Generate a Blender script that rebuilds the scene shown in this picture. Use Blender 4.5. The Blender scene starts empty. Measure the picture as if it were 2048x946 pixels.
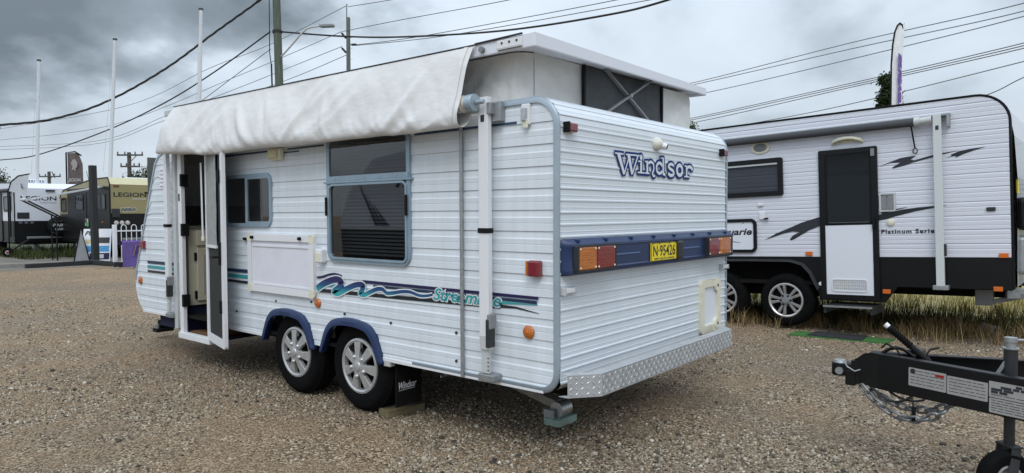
import bpy, math, random
import numpy as np
from mathutils import Vector, Matrix, noise
R = math.radians
rnd = random.Random(7)
SC = bpy.context.scene
COL = SC.collection

# ------------------------------------------------------------------ camera, sky, sun, exposure
cd = bpy.data.cameras.new('camera')
cam = bpy.data.objects.new('camera', cd)
COL.objects.link(cam)
SC.camera = cam
cd.sensor_width = 36.0
cd.lens = 36.0 * 1362.15 / 2048.0
cd.clip_start = 0.05
cd.clip_end = 4000
yw, pt, rl = R(50.3612), R(-1.8618), R(-0.2617)
fw = Vector((math.sin(yw) * math.cos(pt), math.cos(yw) * math.cos(pt), math.sin(pt)))
r0 = Vector((math.cos(yw), -math.sin(yw), 0))
u0 = r0.cross(fw)
cr = r0 * math.cos(rl) + u0 * math.sin(rl)
cu = u0 * math.cos(rl) - r0 * math.sin(rl)
cam.matrix_world = Matrix(((cr.x, cu.x, -fw.x, -3.0764), (cr.y, cu.y, -fw.y, -2.2137), (cr.z, cu.z, -fw.z, 1.4453), (0, 0, 0, 1)))

SUN_EL, SUN_AZ = R(50), R(236)      # azimuth clockwise from +Y: the veiled sun stands behind the camera's left shoulder
sd = bpy.data.lights.new('sun', 'SUN')
sd.energy = 1.15
sd.angle = R(28)
sd.color = (1.0, 0.975, 0.945)
sun = bpy.data.objects.new('sun', sd)
COL.objects.link(sun)
sdir = Vector((math.sin(SUN_AZ) * math.cos(SUN_EL), math.cos(SUN_AZ) * math.cos(SUN_EL), math.sin(SUN_EL)))
sun.rotation_euler = sdir.to_track_quat('Z', 'Y').to_euler()
sun.location = (-8, -8, 20)

W = bpy.data.worlds.new('World')
SC.world = W
W.use_nodes = True
wt = W.node_tree
wt.nodes.clear()


def wn(t, **k):
    n = wt.nodes.new(t)
    for a, b in k.items():
        setattr(n, a, b)
    return n


def wmath(op, a, b=None, c=None, clamp=False):
    n = wn('ShaderNodeMath', operation=op, use_clamp=clamp)
    for i, v in enumerate((a, b, c)):
        if v is None:
            continue
        if isinstance(v, (int, float)):
            n.inputs[i].default_value = v
        else:
            wt.links.new(v, n.inputs[i])
    return n.outputs[0]


tc = wn('ShaderNodeTexCoord')
sx = wn('ShaderNodeSeparateXYZ')
wt.links.new(tc.outputs['Generated'], sx.inputs[0])
zc = wmath('MAXIMUM', sx.outputs['Z'], 0.0)
den = wmath('ADD', zc, 0.45)
cx_ = wmath('DIVIDE', sx.outputs['X'], den)
cy_ = wmath('DIVIDE', sx.outputs['Y'], den)
cmb = wn('ShaderNodeCombineXYZ')
wt.links.new(cx_, cmb.inputs[0])
wt.links.new(cy_, cmb.inputs[1])
nz = wn('ShaderNodeTexNoise')
nz.inputs['Scale'].default_value = 1.7
nz.inputs['Detail'].default_value = 7
nz.inputs['Roughness'].default_value = 0.46
nz.inputs['Distortion'].default_value = 0.35
wt.links.new(cmb.outputs[0], nz.inputs['Vector'])
nz2 = wn('ShaderNodeTexNoise')
nz2.inputs['Scale'].default_value = 4.6
nz2.inputs['Detail'].default_value = 6
nz2.inputs['Roughness'].default_value = 0.48
wt.links.new(cmb.outputs[0], nz2.inputs['Vector'])
# the heavy grey cloud bank to the north west
dt = wn('ShaderNodeVectorMath', operation='DISTANCE')
vm = wn('ShaderNodeVectorMath', operation='MULTIPLY')
vm.inputs[1].default_value = (0.62, 0.62, 1.75)
wt.links.new(tc.outputs['Generated'], vm.inputs[0])
wt.links.new(vm.outputs[0], dt.inputs[0])
dt.inputs[1].default_value = (0.22 * 0.62, 0.93 * 0.62, 0.30 * 1.75)
bank = wn('ShaderNodeMapRange', interpolation_type='SMOOTHSTEP')
bank.inputs['From Min'].default_value = 0.36
bank.inputs['From Max'].default_value = 0.12
dw = wmath('ADD', dt.outputs['Value'], wmath('MULTIPLY', wmath('SUBTRACT', nz2.outputs['Fac'], 0.5), 0.42))
wt.links.new(dw, bank.inputs['Value'])
v1 = wmath('ADD', wmath('MULTIPLY', nz.outputs['Fac'], 0.75), wmath('MULTIPLY', nz2.outputs['Fac'], 0.25))
v2 = wmath('SUBTRACT', v1, wmath('MULTIPLY', bank.outputs[0], 0.24))
rp = wn('ShaderNodeValToRGB')
e = rp.color_ramp.elements
e[0].position, e[0].color = 0.22, (0.155, 0.19, 0.22, 1)
e[1].position, e[1].color = 0.64, (0.70, 0.78, 0.87, 1)
m_ = e.new(0.36)
m_.color = (0.34, 0.40, 0.46, 1)
m_ = e.new(0.46)
m_.color = (0.57, 0.65, 0.735, 1)
wt.links.new(v2, rp.inputs[0])
lum = wmath('MULTIPLY', wmath('ADD', wmath('MULTIPLY', zc, 1.42), 0.83), 10.0)
sc_ = wn('ShaderNodeVectorMath', operation='SCALE')
wt.links.new(rp.outputs[0], sc_.inputs[0])
wt.links.new(lum, sc_.inputs['Scale'])
sky = wn('ShaderNodeTexSky')
sky.sky_type = 'NISHITA'
sky.sun_disc = False
sky.sun_elevation = SUN_EL
sky.sun_rotation = SUN_AZ
mx = wn('ShaderNodeMix', data_type='RGBA')
mx.inputs['Factor'].default_value = 0.93
wt.links.new(sky.outputs[0], mx.inputs['A'])
wt.links.new(sc_.outputs[0], mx.inputs['B'])
bg = wn('ShaderNodeBackground')
bg.inputs['Strength'].default_value = 0.1
wo = wn('ShaderNodeOutputWorld')
wt.links.new(mx.outputs['Result'], bg.inputs['Color'])
wt.links.new(bg.outputs[0], wo.inputs[0])

SC.view_settings.view_transform = 'Standard'
SC.view_settings.look = 'None'
SC.view_settings.exposure = 0.13
SC.view_settings.gamma = 1.0
SC.view_settings.use_curve_mapping = False

# ------------------------------------------------------------------ materials


def mat(name, col, rough=0.5, metal=0.0, var=0.0, vs=6.0, bump=0.0, bs=80.0, stretch=(1, 1, 1), spec=0.5, dirt=None, coat=0.0, alpha=1.0, bd=0.01):
    m = bpy.data.materials.new(name)
    m.use_nodes = True
    nt = m.node_tree
    b = nt.nodes['Principled BSDF']
    b.inputs['Base Color'].default_value = (*col, 1)
    b.inputs['Roughness'].default_value = rough
    b.inputs['Metallic'].default_value = metal
    b.inputs['Specular IOR Level'].default_value = spec
    b.inputs['Coat Weight'].default_value = coat
    b.inputs['Alpha'].default_value = alpha
    if var or bump or dirt:
        t = nt.nodes.new('ShaderNodeTexCoord')
        mp = nt.nodes.new('ShaderNodeMapping')
        mp.inputs['Scale'].default_value = stretch
        nt.links.new(t.outputs['Object'], mp.inputs[0])
        if var:
            n = nt.nodes.new('ShaderNodeTexNoise')
            n.inputs['Scale'].default_value = vs
            n.inputs['Detail'].default_value = 6
            n.inputs['Roughness'].default_value = 0.62
            nt.links.new(mp.outputs[0], n.inputs['Vector'])
            rr = nt.nodes.new('ShaderNodeValToRGB')
            rr.color_ramp.elements[0].position = 0.3
            rr.color_ramp.elements[1].position = 0.72
            d2 = dirt if dirt else tuple(c * (1 - var) for c in col)
            lo = tuple(c * (1 - var) + d * var for c, d in zip(col, d2)) if dirt else d2
            rr.color_ramp.elements[0].color = (*lo, 1)
            rr.color_ramp.elements[1].color = (*tuple(min(1, c * (1 + (0 if dirt else var * 0.5))) for c in col), 1)
            nt.links.new(n.outputs['Fac'], rr.inputs[0])
            nt.links.new(rr.outputs[0], b.inputs['Base Color'])
        if bump:
            n2 = nt.nodes.new('ShaderNodeTexNoise')
            n2.inputs['Scale'].default_value = bs
            n2.inputs['Detail'].default_value = 4
            nt.links.new(mp.outputs[0], n2.inputs['Vector'])
            bp = nt.nodes.new('ShaderNodeBump')
            bp.inputs['Strength'].default_value = bump
            bp.inputs['Distance'].default_value = bd
            nt.links.new(n2.outputs['Fac'], bp.inputs['Height'])
            nt.links.new(bp.outputs[0], b.inputs['Normal'])
    return m


M = {}
M['clad'] = mat('white_cladding', (0.69, 0.75, 0.81), 0.45, var=0.30, vs=3.0, bump=0.12, bs=30, stretch=(1, 4.0, 0.45), dirt=(0.45, 0.45, 0.42))
M['clad_rear'] = mat('white_rear_cladding', (0.66, 0.72, 0.775), 0.42, var=0.18, vs=3.0, bump=0.10, bs=30, stretch=(4.0, 1, 0.45), dirt=(0.50, 0.50, 0.48))
M['clad2'] = mat('lilac_white_cladding', (0.63, 0.655, 0.725), 0.45, var=0.12, vs=2.0, bump=0.03, bs=60, stretch=(0.4, 4, 4), dirt=(0.6, 0.6, 0.62))
M['roof'] = mat('roof_white', (0.70, 0.73, 0.80), 0.42, var=0.08, vs=2.5, dirt=(0.62, 0.62, 0.6))
M['canvas'] = mat('canvas_fabric', (0.66, 0.67, 0.66), 0.9, var=0.35, vs=4, bump=0.9, bs=4.5, dirt=(0.52, 0.50, 0.46), spec=0.2, bd=0.04)
M['awning'] = mat('awning_vinyl', (0.71, 0.72, 0.725), 0.62, var=0.42, vs=2.8, bump=0.40, bs=15, stretch=(1, 0.7, 1.6), dirt=(0.47, 0.455, 0.42), spec=0.3)
M['trim'] = mat('blue_grey_trim', (0.33, 0.40, 0.46), 0.35, metal=0.25, var=0.15, vs=5)
M['frame_blue'] = mat('window_frame_blue_grey', (0.28, 0.375, 0.45), 0.35, metal=0.25, var=0.15, vs=6)
M['white'] = mat('white_paint', (0.72, 0.735, 0.76), 0.42, var=0.10, vs=5, dirt=(0.55, 0.54, 0.52))
M['offwhite'] = mat('aged_cream_plastic', (0.72, 0.70, 0.56), 0.5, var=0.15, vs=10)
M['yellowed'] = mat('yellowed_plastic', (0.62, 0.57, 0.33), 0.4, var=0.25, vs=14)
M['bluepl'] = mat('navy_blue_plastic', (0.012, 0.032, 0.10), 0.42, var=0.22, vs=8, bump=0.04, bs=160)
M['navy'] = mat('navy_decal', (0.012, 0.03, 0.075), 0.4)
M['navy2'] = mat('blue_decal', (0.007, 0.032, 0.16), 0.6, spec=0.2)
M['camwhite'] = mat('aged_white_plastic', (0.66, 0.65, 0.58), 0.45, var=0.2, vs=30)
M['grime'] = mat('grimy_white_panel', (0.36, 0.35, 0.33), 0.6, var=0.4, vs=5)
M['pin'] = mat('slate_blue_pinstripe', (0.02, 0.055, 0.12), 0.5)
M['purple'] = mat('purple_decal', (0.020, 0.016, 0.072), 0.5, spec=0.3)
M['teal'] = mat('teal_decal', (0.035, 0.30, 0.32), 0.4)
M['blackdecal'] = mat('black_decal', (0.012, 0.016, 0.02), 0.4)
M['greydecal'] = mat('charcoal_decal', (0.032, 0.035, 0.042), 0.45, spec=0.3)
M['black'] = mat('black_paint', (0.006, 0.0065, 0.0075), 0.38, var=0.25, vs=5, spec=0.3)
M['blackmat'] = mat('black_plastic', (0.0065, 0.007, 0.0075), 0.65, var=0.3, vs=20, spec=0.2)
M['under'] = mat('underbody_black', (0.009, 0.0085, 0.008), 0.9, var=0.3, vs=8, spec=0.15)
M['rubber'] = mat('tyre_rubber', (0.0045, 0.0045, 0.005), 0.9, var=0.45, vs=14, bump=0.15, bs=140, spec=0.12)
M['silver'] = mat('silver_wheel_paint', (0.50, 0.505, 0.51), 0.36, metal=0.5, var=0.15, vs=18)
M['alloy'] = mat('machined_alloy', (0.62, 0.62, 0.63), 0.28, metal=0.85)
M['alu'] = mat('aluminium', (0.50, 0.52, 0.53), 0.38, metal=0.8, var=0.2, vs=14)
M['tread'] = mat('checker_plate', (0.52, 0.54, 0.56), 0.38, metal=0.45, var=0.15, vs=9)
M['galv'] = mat('galvanised_steel', (0.36, 0.38, 0.39), 0.5, metal=0.7, var=0.25, vs=25)
M['rust'] = mat('grimy_steel', (0.30, 0.29, 0.25), 0.6, metal=0.5, var=0.4, vs=12)
M['amber'] = mat('amber_lens', (0.50, 0.14, 0.012), 0.25, var=0.3, vs=40, bump=0.5, bs=110, stretch=(0.4, 0.4, 2.2), coat=0.6)
M['redlens'] = mat('red_lens', (0.20, 0.012, 0.022), 0.2, var=0.25, vs=40, bump=0.3, bs=110, coat=0.6)
M['orange'] = mat('orange_reflector', (0.60, 0.13, 0.015), 0.35)
M['yellow'] = mat('plate_yellow', (0.80, 0.64, 0.03), 0.4, var=0.08, vs=20)
M['glass'] = mat('dark_window_glass', (0.020, 0.022, 0.026), 0.035, spec=0.55)
M['tint'] = mat('tinted_window_glass', (0.008, 0.010, 0.012), 0.06, spec=0.5)
M['mesh'] = mat('grey_insect_mesh', (0.062, 0.068, 0.075), 0.75, var=0.35, vs=5, bump=0.08, bs=250)
M['meshdark'] = mat('dark_insect_mesh', (0.014, 0.015, 0.017), 0.7, var=0.3, vs=9)
M['blind'] = mat('blind_slat', (0.10, 0.105, 0.11), 0.5)
M['cream'] = mat('cream_cupboard', (0.50, 0.47, 0.36), 0.45, var=0.08, vs=8)
M['creamp'] = mat('ribbed_cupboard_panel', (0.34, 0.33, 0.27), 0.6, var=0.25, vs=60, stretch=(1, 1, 0.06))
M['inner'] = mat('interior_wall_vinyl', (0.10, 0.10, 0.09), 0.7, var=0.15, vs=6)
M['bluecarpet'] = mat('navy_carpet', (0.012, 0.016, 0.05), 0.95, var=0.3, vs=60)
M['coir'] = mat('brown_door_mat', (0.16, 0.075, 0.03), 0.95, var=0.4, vs=70, bump=0.5, bs=200)
M['red'] = mat('red_paint', (0.30, 0.014, 0.018), 0.3)
M['gold'] = mat('gold_beige_paint', (0.30, 0.26, 0.125), 0.4, var=0.08, vs=3)
M['goldlight'] = mat('pale_gold_paint', (0.60, 0.56, 0.36), 0.4, var=0.08, vs=3)
M['wood'] = mat('weathered_timber', (0.17, 0.14, 0.075), 0.85, var=0.5, vs=9, bump=0.4, bs=40, stretch=(0.25, 3, 3))
M['darkwood'] = mat('dark_stained_timber', (0.018, 0.019, 0.021), 0.7, var=0.4, vs=7, bump=0.3, bs=50, stretch=(3, 3, 0.3))
M['polewood'] = mat('green_grey_pole_timber', (0.10, 0.125, 0.095), 0.85, var=0.45, vs=7, bump=0.4, bs=30, stretch=(4, 4, 0.15))
M['polegrey'] = mat('grey_pole_timber', (0.13, 0.145, 0.13), 0.85, var=0.35, vs=7, stretch=(4, 4, 0.15))
M['farpole'] = mat('far_pole_timber', (0.08, 0.08, 0.075), 0.9)
M['cable'] = mat('cable_black', (0.012, 0.012, 0.013), 0.6)
M['wire'] = mat('wire_grey', (0.16, 0.17, 0.18), 0.5, metal=0.4)
M['lightgrey'] = mat('light_grey_paint', (0.50, 0.52, 0.52), 0.45, var=0.1, vs=8)
M['midgrey'] = mat('mid_grey_paint', (0.22, 0.23, 0.24), 0.5, var=0.15, vs=8)
M['flagbrown'] = mat('brown_flag_cloth', (0.12, 0.095, 0.09), 0.9, var=0.25, vs=4)
M['flagwhite'] = mat('white_flag_cloth', (0.74, 0.76, 0.80), 0.9, var=0.1, vs=4)
M['flaggrey'] = mat('pale_grey_flag_cloth', (0.50, 0.53, 0.56), 0.9, var=0.1, vs=4)
M['violet'] = mat('violet_cloth', (0.115, 0.075, 0.27), 0.85, var=0.25, vs=7)
M['violetp'] = mat('violet_print', (0.14, 0.09, 0.30), 0.7)
M['copper'] = mat('copper_print', (0.30, 0.17, 0.14), 0.7)
M['greenmat'] = mat('green_artificial_turf', (0.045, 0.155, 0.03), 0.95, var=0.35, vs=40, bump=0.5, bs=260)
M['blackrubbermat'] = mat('black_rubber_mat', (0.022, 0.023, 0.026), 0.85, var=0.3, vs=40, bump=0.3, bs=150)
M['polewhite'] = mat('white_pole_enamel', (0.62, 0.65, 0.68), 0.45)
M['rock'] = mat('grey_rock', (0.21, 0.19, 0.16), 0.95, var=0.4, vs=14, bump=0.6, bs=35)
M['greenplastic'] = mat('green_grey_plastic', (0.20, 0.29, 0.26), 0.5, var=0.3, vs=14)
M['signblue'] = mat('sign_blue', (0.06, 0.32, 0.62), 0.5, var=0.35, vs=16)
M['green'] = mat('green_print', (0.04, 0.42, 0.10), 0.5)
M['leafdark'] = mat('dark_foliage', (0.028, 0.047, 0.022), 0.75, var=0.55, vs=2.2)
M['leaf'] = mat('olive_foliage', (0.05, 0.07, 0.03), 0.75, var=0.55, vs=1.5)
M['bark'] = mat('tree_bark', (0.08, 0.06, 0.045), 0.9, var=0.4, vs=8)
M['straw'] = mat('dry_straw_grass', (0.33, 0.245, 0.12), 0.9, var=0.5, vs=9)
M['weed'] = mat('dark_weed_grass', (0.085, 0.095, 0.032), 0.9, var=0.5, vs=9)
M['chain'] = mat('galvanised_chain', (0.24, 0.25, 0.26), 0.45, metal=0.75, var=0.2, vs=60)
M['plate'] = mat('foil_sticker', (0.34, 0.33, 0.32), 0.5, var=0.12, vs=30)
M['concrete'] = mat('pale_concrete', (0.25, 0.24, 0.22), 0.9, var=0.25, vs=6)
M['charred'] = mat('charcoal_paint', (0.022, 0.024, 0.027), 0.5, var=0.2, vs=10)


def pane_material(name, tint, floor):
    m = bpy.data.materials.new(name)
    m.use_nodes = True
    nt = m.node_tree
    nt.nodes.clear()
    o = nt.nodes.new('ShaderNodeOutputMaterial')
    t = nt.nodes.new('ShaderNodeBsdfTransparent')
    t.inputs[0].default_value = (*tint, 1)
    gl = nt.nodes.new('ShaderNodeBsdfGlossy')
    gl.inputs['Roughness'].default_value = 0.02
    fr = nt.nodes.new('ShaderNodeLayerWeight')
    fr.inputs['Blend'].default_value = 0.5
    pw = nt.nodes.new('ShaderNodeMath')
    pw.operation = 'POWER'
    pw.inputs[1].default_value = 4.0
    nt.links.new(fr.outputs['Facing'], pw.inputs[0])
    ad = nt.nodes.new('ShaderNodeMath')
    ad.operation = 'MULTIPLY_ADD'
    ad.inputs[1].default_value = 1.0 - floor
    ad.inputs[2].default_value = floor
    nt.links.new(pw.outputs[0], ad.inputs[0])
    mx_ = nt.nodes.new('ShaderNodeMixShader')
    nt.links.new(ad.outputs[0], mx_.inputs[0])
    nt.links.new(t.outputs[0], mx_.inputs[1])
    nt.links.new(gl.outputs[0], mx_.inputs[2])
    nt.links.new(mx_.outputs[0], o.inputs[0])
    return m


M['glass'] = pane_material('window_glass', (0.45, 0.46, 0.47), 0.12)
M['glass_far'] = pane_material('smoked_acrylic', (0.30, 0.31, 0.33), 0.03)


def gradient_decal():
    m = bpy.data.materials.new('purple_to_teal_decal')
    m.use_nodes = True
    nt = m.node_tree
    b = nt.nodes['Principled BSDF']
    b.inputs['Roughness'].default_value = 0.4
    t = nt.nodes.new('ShaderNodeTexCoord')
    s = nt.nodes.new('ShaderNodeSeparateXYZ')
    nt.links.new(t.outputs['Object'], s.inputs[0])
    mr = nt.nodes.new('ShaderNodeMapRange')
    mr.inputs['From Min'].default_value = 0.868
    mr.inputs['From Max'].default_value = 0.955
    nt.links.new(s.outputs['Z'], mr.inputs['Value'])
    rr = nt.nodes.new('ShaderNodeValToRGB')
    rr.color_ramp.elements[0].color = (0.03, 0.34, 0.36, 1)
    rr.color_ramp.elements[1].color = (0.018, 0.020, 0.10, 1)
    mid = rr.color_ramp.elements.new(0.5)
    mid.color = (0.014, 0.085, 0.21, 1)
    nt.links.new(mr.outputs[0], rr.inputs[0])
    nt.links.new(rr.outputs[0], b.inputs['Base Color'])
    return m


M['wave'] = gradient_decal()


def gravel_material():
    m = bpy.data.materials.new('gravel')
    m.use_nodes = True
    nt = m.node_tree
    L = nt.links
    b = nt.nodes['Principled BSDF']
    b.inputs['Roughness'].default_value = 0.9
    b.inputs['Specular IOR Level'].default_value = 0.25
    t = nt.nodes.new('ShaderNodeTexCoord')

    def vor(scale):
        v = nt.nodes.new('ShaderNodeTexVoronoi')
        v.inputs['Scale'].default_value = scale
        L.new(t.outputs['Object'], v.inputs['Vector'])
        return v

    def noi(scale, det=5, rough=0.6):
        n = nt.nodes.new('ShaderNodeTexNoise')
        n.inputs['Scale'].default_value = scale
        n.inputs['Detail'].default_value = det
        n.inputs['Roughness'].default_value = rough
        L.new(t.outputs['Object'], n.inputs['Vector'])
        return n

    def ramp(src, stops):
        r = nt.nodes.new('ShaderNodeValToRGB')
        el = r.color_ramp.elements
        while len(el) < len(stops):
            el.new(0.5)
        for q, (p, c) in zip(el, stops):
            q.position = p
            q.color = (*c, 1)
        L.new(src, r.inputs[0])
        return r.outputs[0]

    def mix(f, a, c, blend='MIX'):
        x = nt.nodes.new('ShaderNodeMix')
        x.data_type = 'RGBA'
        x.blend_type = blend
        for s, v in (('Factor', f), ('A', a), ('B', c)):
            if isinstance(v, (int, float)):
                x.inputs[s].default_value = v
            elif isinstance(v, tuple):
                x.inputs[s].default_value = (*v, 1)
            else:
                L.new(v, x.inputs[s])
        return x.outputs['Result']
    va = vor(72)
    vb = vor(120)
    sep = nt.nodes.new('ShaderNodeSeparateColor')
    L.new(va.outputs['Color'], sep.inputs[0])
    stones = ramp(sep.outputs[0], [(0.0, (0.03, 0.026, 0.024)), (0.25, (0.095, 0.075, 0.06)), (0.5, (0.19, 0.145, 0.11)), (0.72, (0.26, 0.215, 0.175)), (0.88, (0.36, 0.31, 0.25)), (1.0, (0.52, 0.47, 0.40))])
    sep2 = nt.nodes.new('ShaderNodeSeparateColor')
    L.new(vb.outputs['Color'], sep2.inputs[0])
    grit = ramp(sep2.outputs[0], [(0.0, (0.06, 0.046, 0.036)), (0.5, (0.185, 0.14, 0.103)), (1.0, (0.36, 0.30, 0.235))])
    n_mid = noi(2.4, 6, 0.65)
    n_big = noi(0.42, 4, 0.6)
    cover = ramp(n_mid.outputs['Fac'], [(0.40, (0, 0, 0)), (0.58, (1, 1, 1))])
    base = mix(cover, grit, stones)
    tone = ramp(n_big.outputs['Fac'], [(0.34, (1.55, 1.36, 1.08)), (0.5, (1.30, 1.20, 1.02)), (0.66, (1.08, 1.07, 1.0))])
    base2 = mix(1.0, base, tone, 'MULTIPLY')
    L.new(base2, b.inputs['Base Color'])
    h1 = nt.nodes.new('ShaderNodeMath')
    h1.operation = 'MULTIPLY'
    L.new(va.outputs['Distance'], h1.inputs[0])
    h1.inputs[1].default_value = -1.0
    bp = nt.nodes.new('ShaderNodeBump')
    bp.inputs['Strength'].default_value = 0.9
    bp.inputs['Distance'].default_value = 0.02
    L.new(h1.outputs[0], bp.inputs['Height'])
    bp2 = nt.nodes.new('ShaderNodeBump')
    bp2.inputs['Strength'].default_value = 0.5
    bp2.inputs['Distance'].default_value = 0.03
    L.new(n_mid.outputs['Fac'], bp2.inputs['Height'])
    L.new(bp.outputs[0], bp2.inputs['Normal'])
    L.new(bp2.outputs[0], b.inputs['Normal'])
    return m


def pebble_material():
    m = bpy.data.materials.new('pebble_stone')
    m.use_nodes = True
    nt = m.node_tree
    b = nt.nodes['Principled BSDF']
    b.inputs['Roughness'].default_value = 0.85
    b.inputs['Specular IOR Level'].default_value = 0.3
    a = nt.nodes.new('ShaderNodeAttribute')
    a.attribute_name = 'tint'
    r = nt.nodes.new('ShaderNodeValToRGB')
    stops = [(0.0, (0.026, 0.026, 0.023)), (0.13, (0.075, 0.068, 0.055)), (0.34, (0.195, 0.152, 0.102)), (0.58, (0.275, 0.228, 0.165)), (0.80, (0.34, 0.295, 0.23)), (0.94, (0.43, 0.385, 0.31)), (1.0, (0.60, 0.56, 0.49))]
    el = r.color_ramp.elements
    while len(el) < len(stops):
        el.new(0.5)
    for q, (p, c) in zip(el, stops):
        q.position = p
        q.color = (*c, 1)
    nt.links.new(a.outputs['Fac'], r.inputs[0])
    nt.links.new(r.outputs[0], b.inputs['Base Color'])
    return m


def tuft_material(name, cols):
    m = bpy.data.materials.new(name)
    m.use_nodes = True
    nt = m.node_tree
    b = nt.nodes['Principled BSDF']
    b.inputs['Roughness'].default_value = 0.9
    b.inputs['Specular IOR Level'].default_value = 0.15
    a = nt.nodes.new('ShaderNodeAttribute')
    a.attribute_name = 'tint'
    r = nt.nodes.new('ShaderNodeValToRGB')
    el = r.color_ramp.elements
    while len(el) < len(cols):
        el.new(0.5)
    for i, (q, c) in enumerate(zip(el, cols)):
        q.position = i / (len(cols) - 1)
        q.color = (*c, 1)
    nt.links.new(a.outputs['Fac'], r.inputs[0])
    nt.links.new(r.outputs[0], b.inputs['Base Color'])
    return m


# ------------------------------------------------------------------ mesh helpers
ORG = {}


class MB:
    def __init__(s):
        s.v = []
        s.f = []

    def add(s, vs, fs):
        o = len(s.v)
        s.v += [tuple(p) for p in vs]
        s.f += [tuple(i + o for i in f) for f in fs]
        return s

    def box(s, x0, x1, y0, y1, z0, z1):
        vs = [(x, y, z) for z in (z0, z1) for y in (y0, y1) for x in (x0, x1)]
        return s.add(vs, [(0, 2, 3, 1), (4, 5, 7, 6), (0, 1, 5, 4), (2, 6, 7, 3), (0, 4, 6, 2), (1, 3, 7, 5)])

    def obox(s, c, ax, ay, az):
        c, ax, ay, az = Vector(c), Vector(ax), Vector(ay), Vector(az)
        vs = [c + ax * i + ay * j + az * k for k in (-1, 1) for j in (-1, 1) for i in (-1, 1)]
        return s.add(vs, [(0, 2, 3, 1), (4, 5, 7, 6), (0, 1, 5, 4), (2, 6, 7, 3), (0, 4, 6, 2), (1, 3, 7, 5)])

    def bar(s, p, q, w, h, up=(0, 0, 1)):
        p, q = Vector(p), Vector(q)
        d = (q - p)
        l = d.length / 2
        d.normalize()
        up = Vector(up)
        sd_ = d.cross(up)
        if sd_.length < 1e-4:
            sd_ = d.cross(Vector((1, 0, 0)))
        sd_.normalize()
        up = sd_.cross(d)
        return s.obox((p + q) / 2, d * l, sd_ * w / 2, up * h / 2)

    def cyl(s, p, q, r, r2=None, n=14, caps=True):
        p, q = Vector(p), Vector(q)
        r2 = r if r2 is None else r2
        d = (q - p).normalized()
        a = d.orthogonal().normalized()
        b = d.cross(a)
        vs = []
        for (c, rr) in ((p, r), (q, r2)):
            for i in range(n):
                t = 2 * math.pi * i / n
                vs.append(c + (a * math.cos(t) + b * math.sin(t)) * rr)
        fs = [(i, (i + 1) % n, n + (i + 1) % n, n + i) for i in range(n)]
        if caps:
            fs += [tuple(range(n - 1, -1, -1)), tuple(range(n, 2 * n))]
        return s.add(vs, fs)

    def tube(s, path, r, n=8, closed=False, caps=True):
        path = [Vector(p) for p in path]
        m = len(path)
        vs = []
        prev = None
        for i, p in enumerate(path):
            if closed:
                t = path[(i + 1) % m] - path[i - 1]
            else:
                t = path[min(i + 1, m - 1)] - path[max(i - 1, 0)]
            t.normalize()
            if prev is None:
                a = t.orthogonal().normalized()
            else:
                a = (prev - t * prev.dot(t)).normalized()
            prev = a
            b = t.cross(a)
            rr = r[i] if isinstance(r, (list, tuple)) else r
            for k in range(n):
                th = 2 * math.pi * k / n
                vs.append(p + (a * math.cos(th) + b * math.sin(th)) * rr)
        fs = []
        for i in range(m if closed else m - 1):
            j = (i + 1) % m
            for k in range(n):
                fs.append((i * n + k, i * n + (k + 1) % n, j * n + (k + 1) % n, j * n + k))
        if not closed and caps:
            fs += [tuple(range(n - 1, -1, -1)), tuple((m - 1) * n + k for k in range(n))]
        return s.add(vs, fs)

    def lathe(s, prof, c, axis, n=32, closed=False):
        # prof: list of (radius, offset along axis)
        c, d = Vector(c), Vector(axis).normalized()
        a = d.orthogonal().normalized()
        b = d.cross(a)
        vs = []
        for (r, h) in prof:
            for i in range(n):
                t = 2 * math.pi * i / n
                vs.append(c + d * h + (a * math.cos(t) + b * math.sin(t)) * r)
        fs = []
        m = len(prof)
        for j in range(m if closed else m - 1):
            k = (j + 1) % m
            for i in range(n):
                fs.append((j * n + i, j * n + (i + 1) % n, k * n + (i + 1) % n, k * n + i))
        return s.add(vs, fs)

    def prism(s, pts, vec):
        vec = Vector(vec)
        pts = [Vector(p) for p in pts]
        n = len(pts)
        vs = pts + [p + vec for p in pts]
        fs = [tuple(range(n - 1, -1, -1)), tuple(range(n, 2 * n))] + [(i, (i + 1) % n, n + (i + 1) % n, n + i) for i in range(n)]
        return s.add(vs, fs)

    def grid(s, rows, closed=False):
        n = len(rows[0])
        vs = [p for r in rows for p in r]
        fs = []
        for j in range(len(rows) - 1):
            for i in range(n if closed else n - 1):
                k = (i + 1) % n
                fs.append((j * n + i, j * n + k, (j + 1) * n + k, (j + 1) * n + i))
        return s.add(vs, fs)

    def ribbon(s, pts, ws, P, d):
        # flat decal along 2-D centre line pts, half widths ws; P(a, b, d) maps to space
        rows = []
        n = len(pts)
        for i in range(n):
            a = Vector(pts[max(i - 1, 0)])
            b = Vector(pts[min(i + 1, n - 1)])
            t = (b - a)
            t.normalize()
            nn = Vector((-t.y, t.x))
            w = ws[i] if isinstance(ws, (list, tuple)) else ws
            c = Vector(pts[i])
            rows.append([P(*(c + nn * w), d), P(*(c - nn * w), d)])
        return s.grid(rows)

    def build(s, name, m, parent=None, bevel=0.0, smooth=None, seg=2, label=None, kind=None):
        me = bpy.data.meshes.new(name)
        o = bpy.data.objects.new(name, me)
        vs = s.v
        if parent is not None:
            top = parent
            while top.parent:
                top = top.parent
            g = ORG.get(top.name)
            if g is not None:
                vs = [(p[0] - g[0], p[1] - g[1], p[2] - g[2]) for p in vs]
            o.parent = parent
        me.from_pydata(vs, [], s.f)
        me.materials.append(m)
        if smooth is not None:
            me.polygons.foreach_set('use_smooth', [True] * len(me.polygons))
            me.set_sharp_from_angle(angle=R(smooth))
        me.update()
        COL.objects.link(o)
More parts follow.
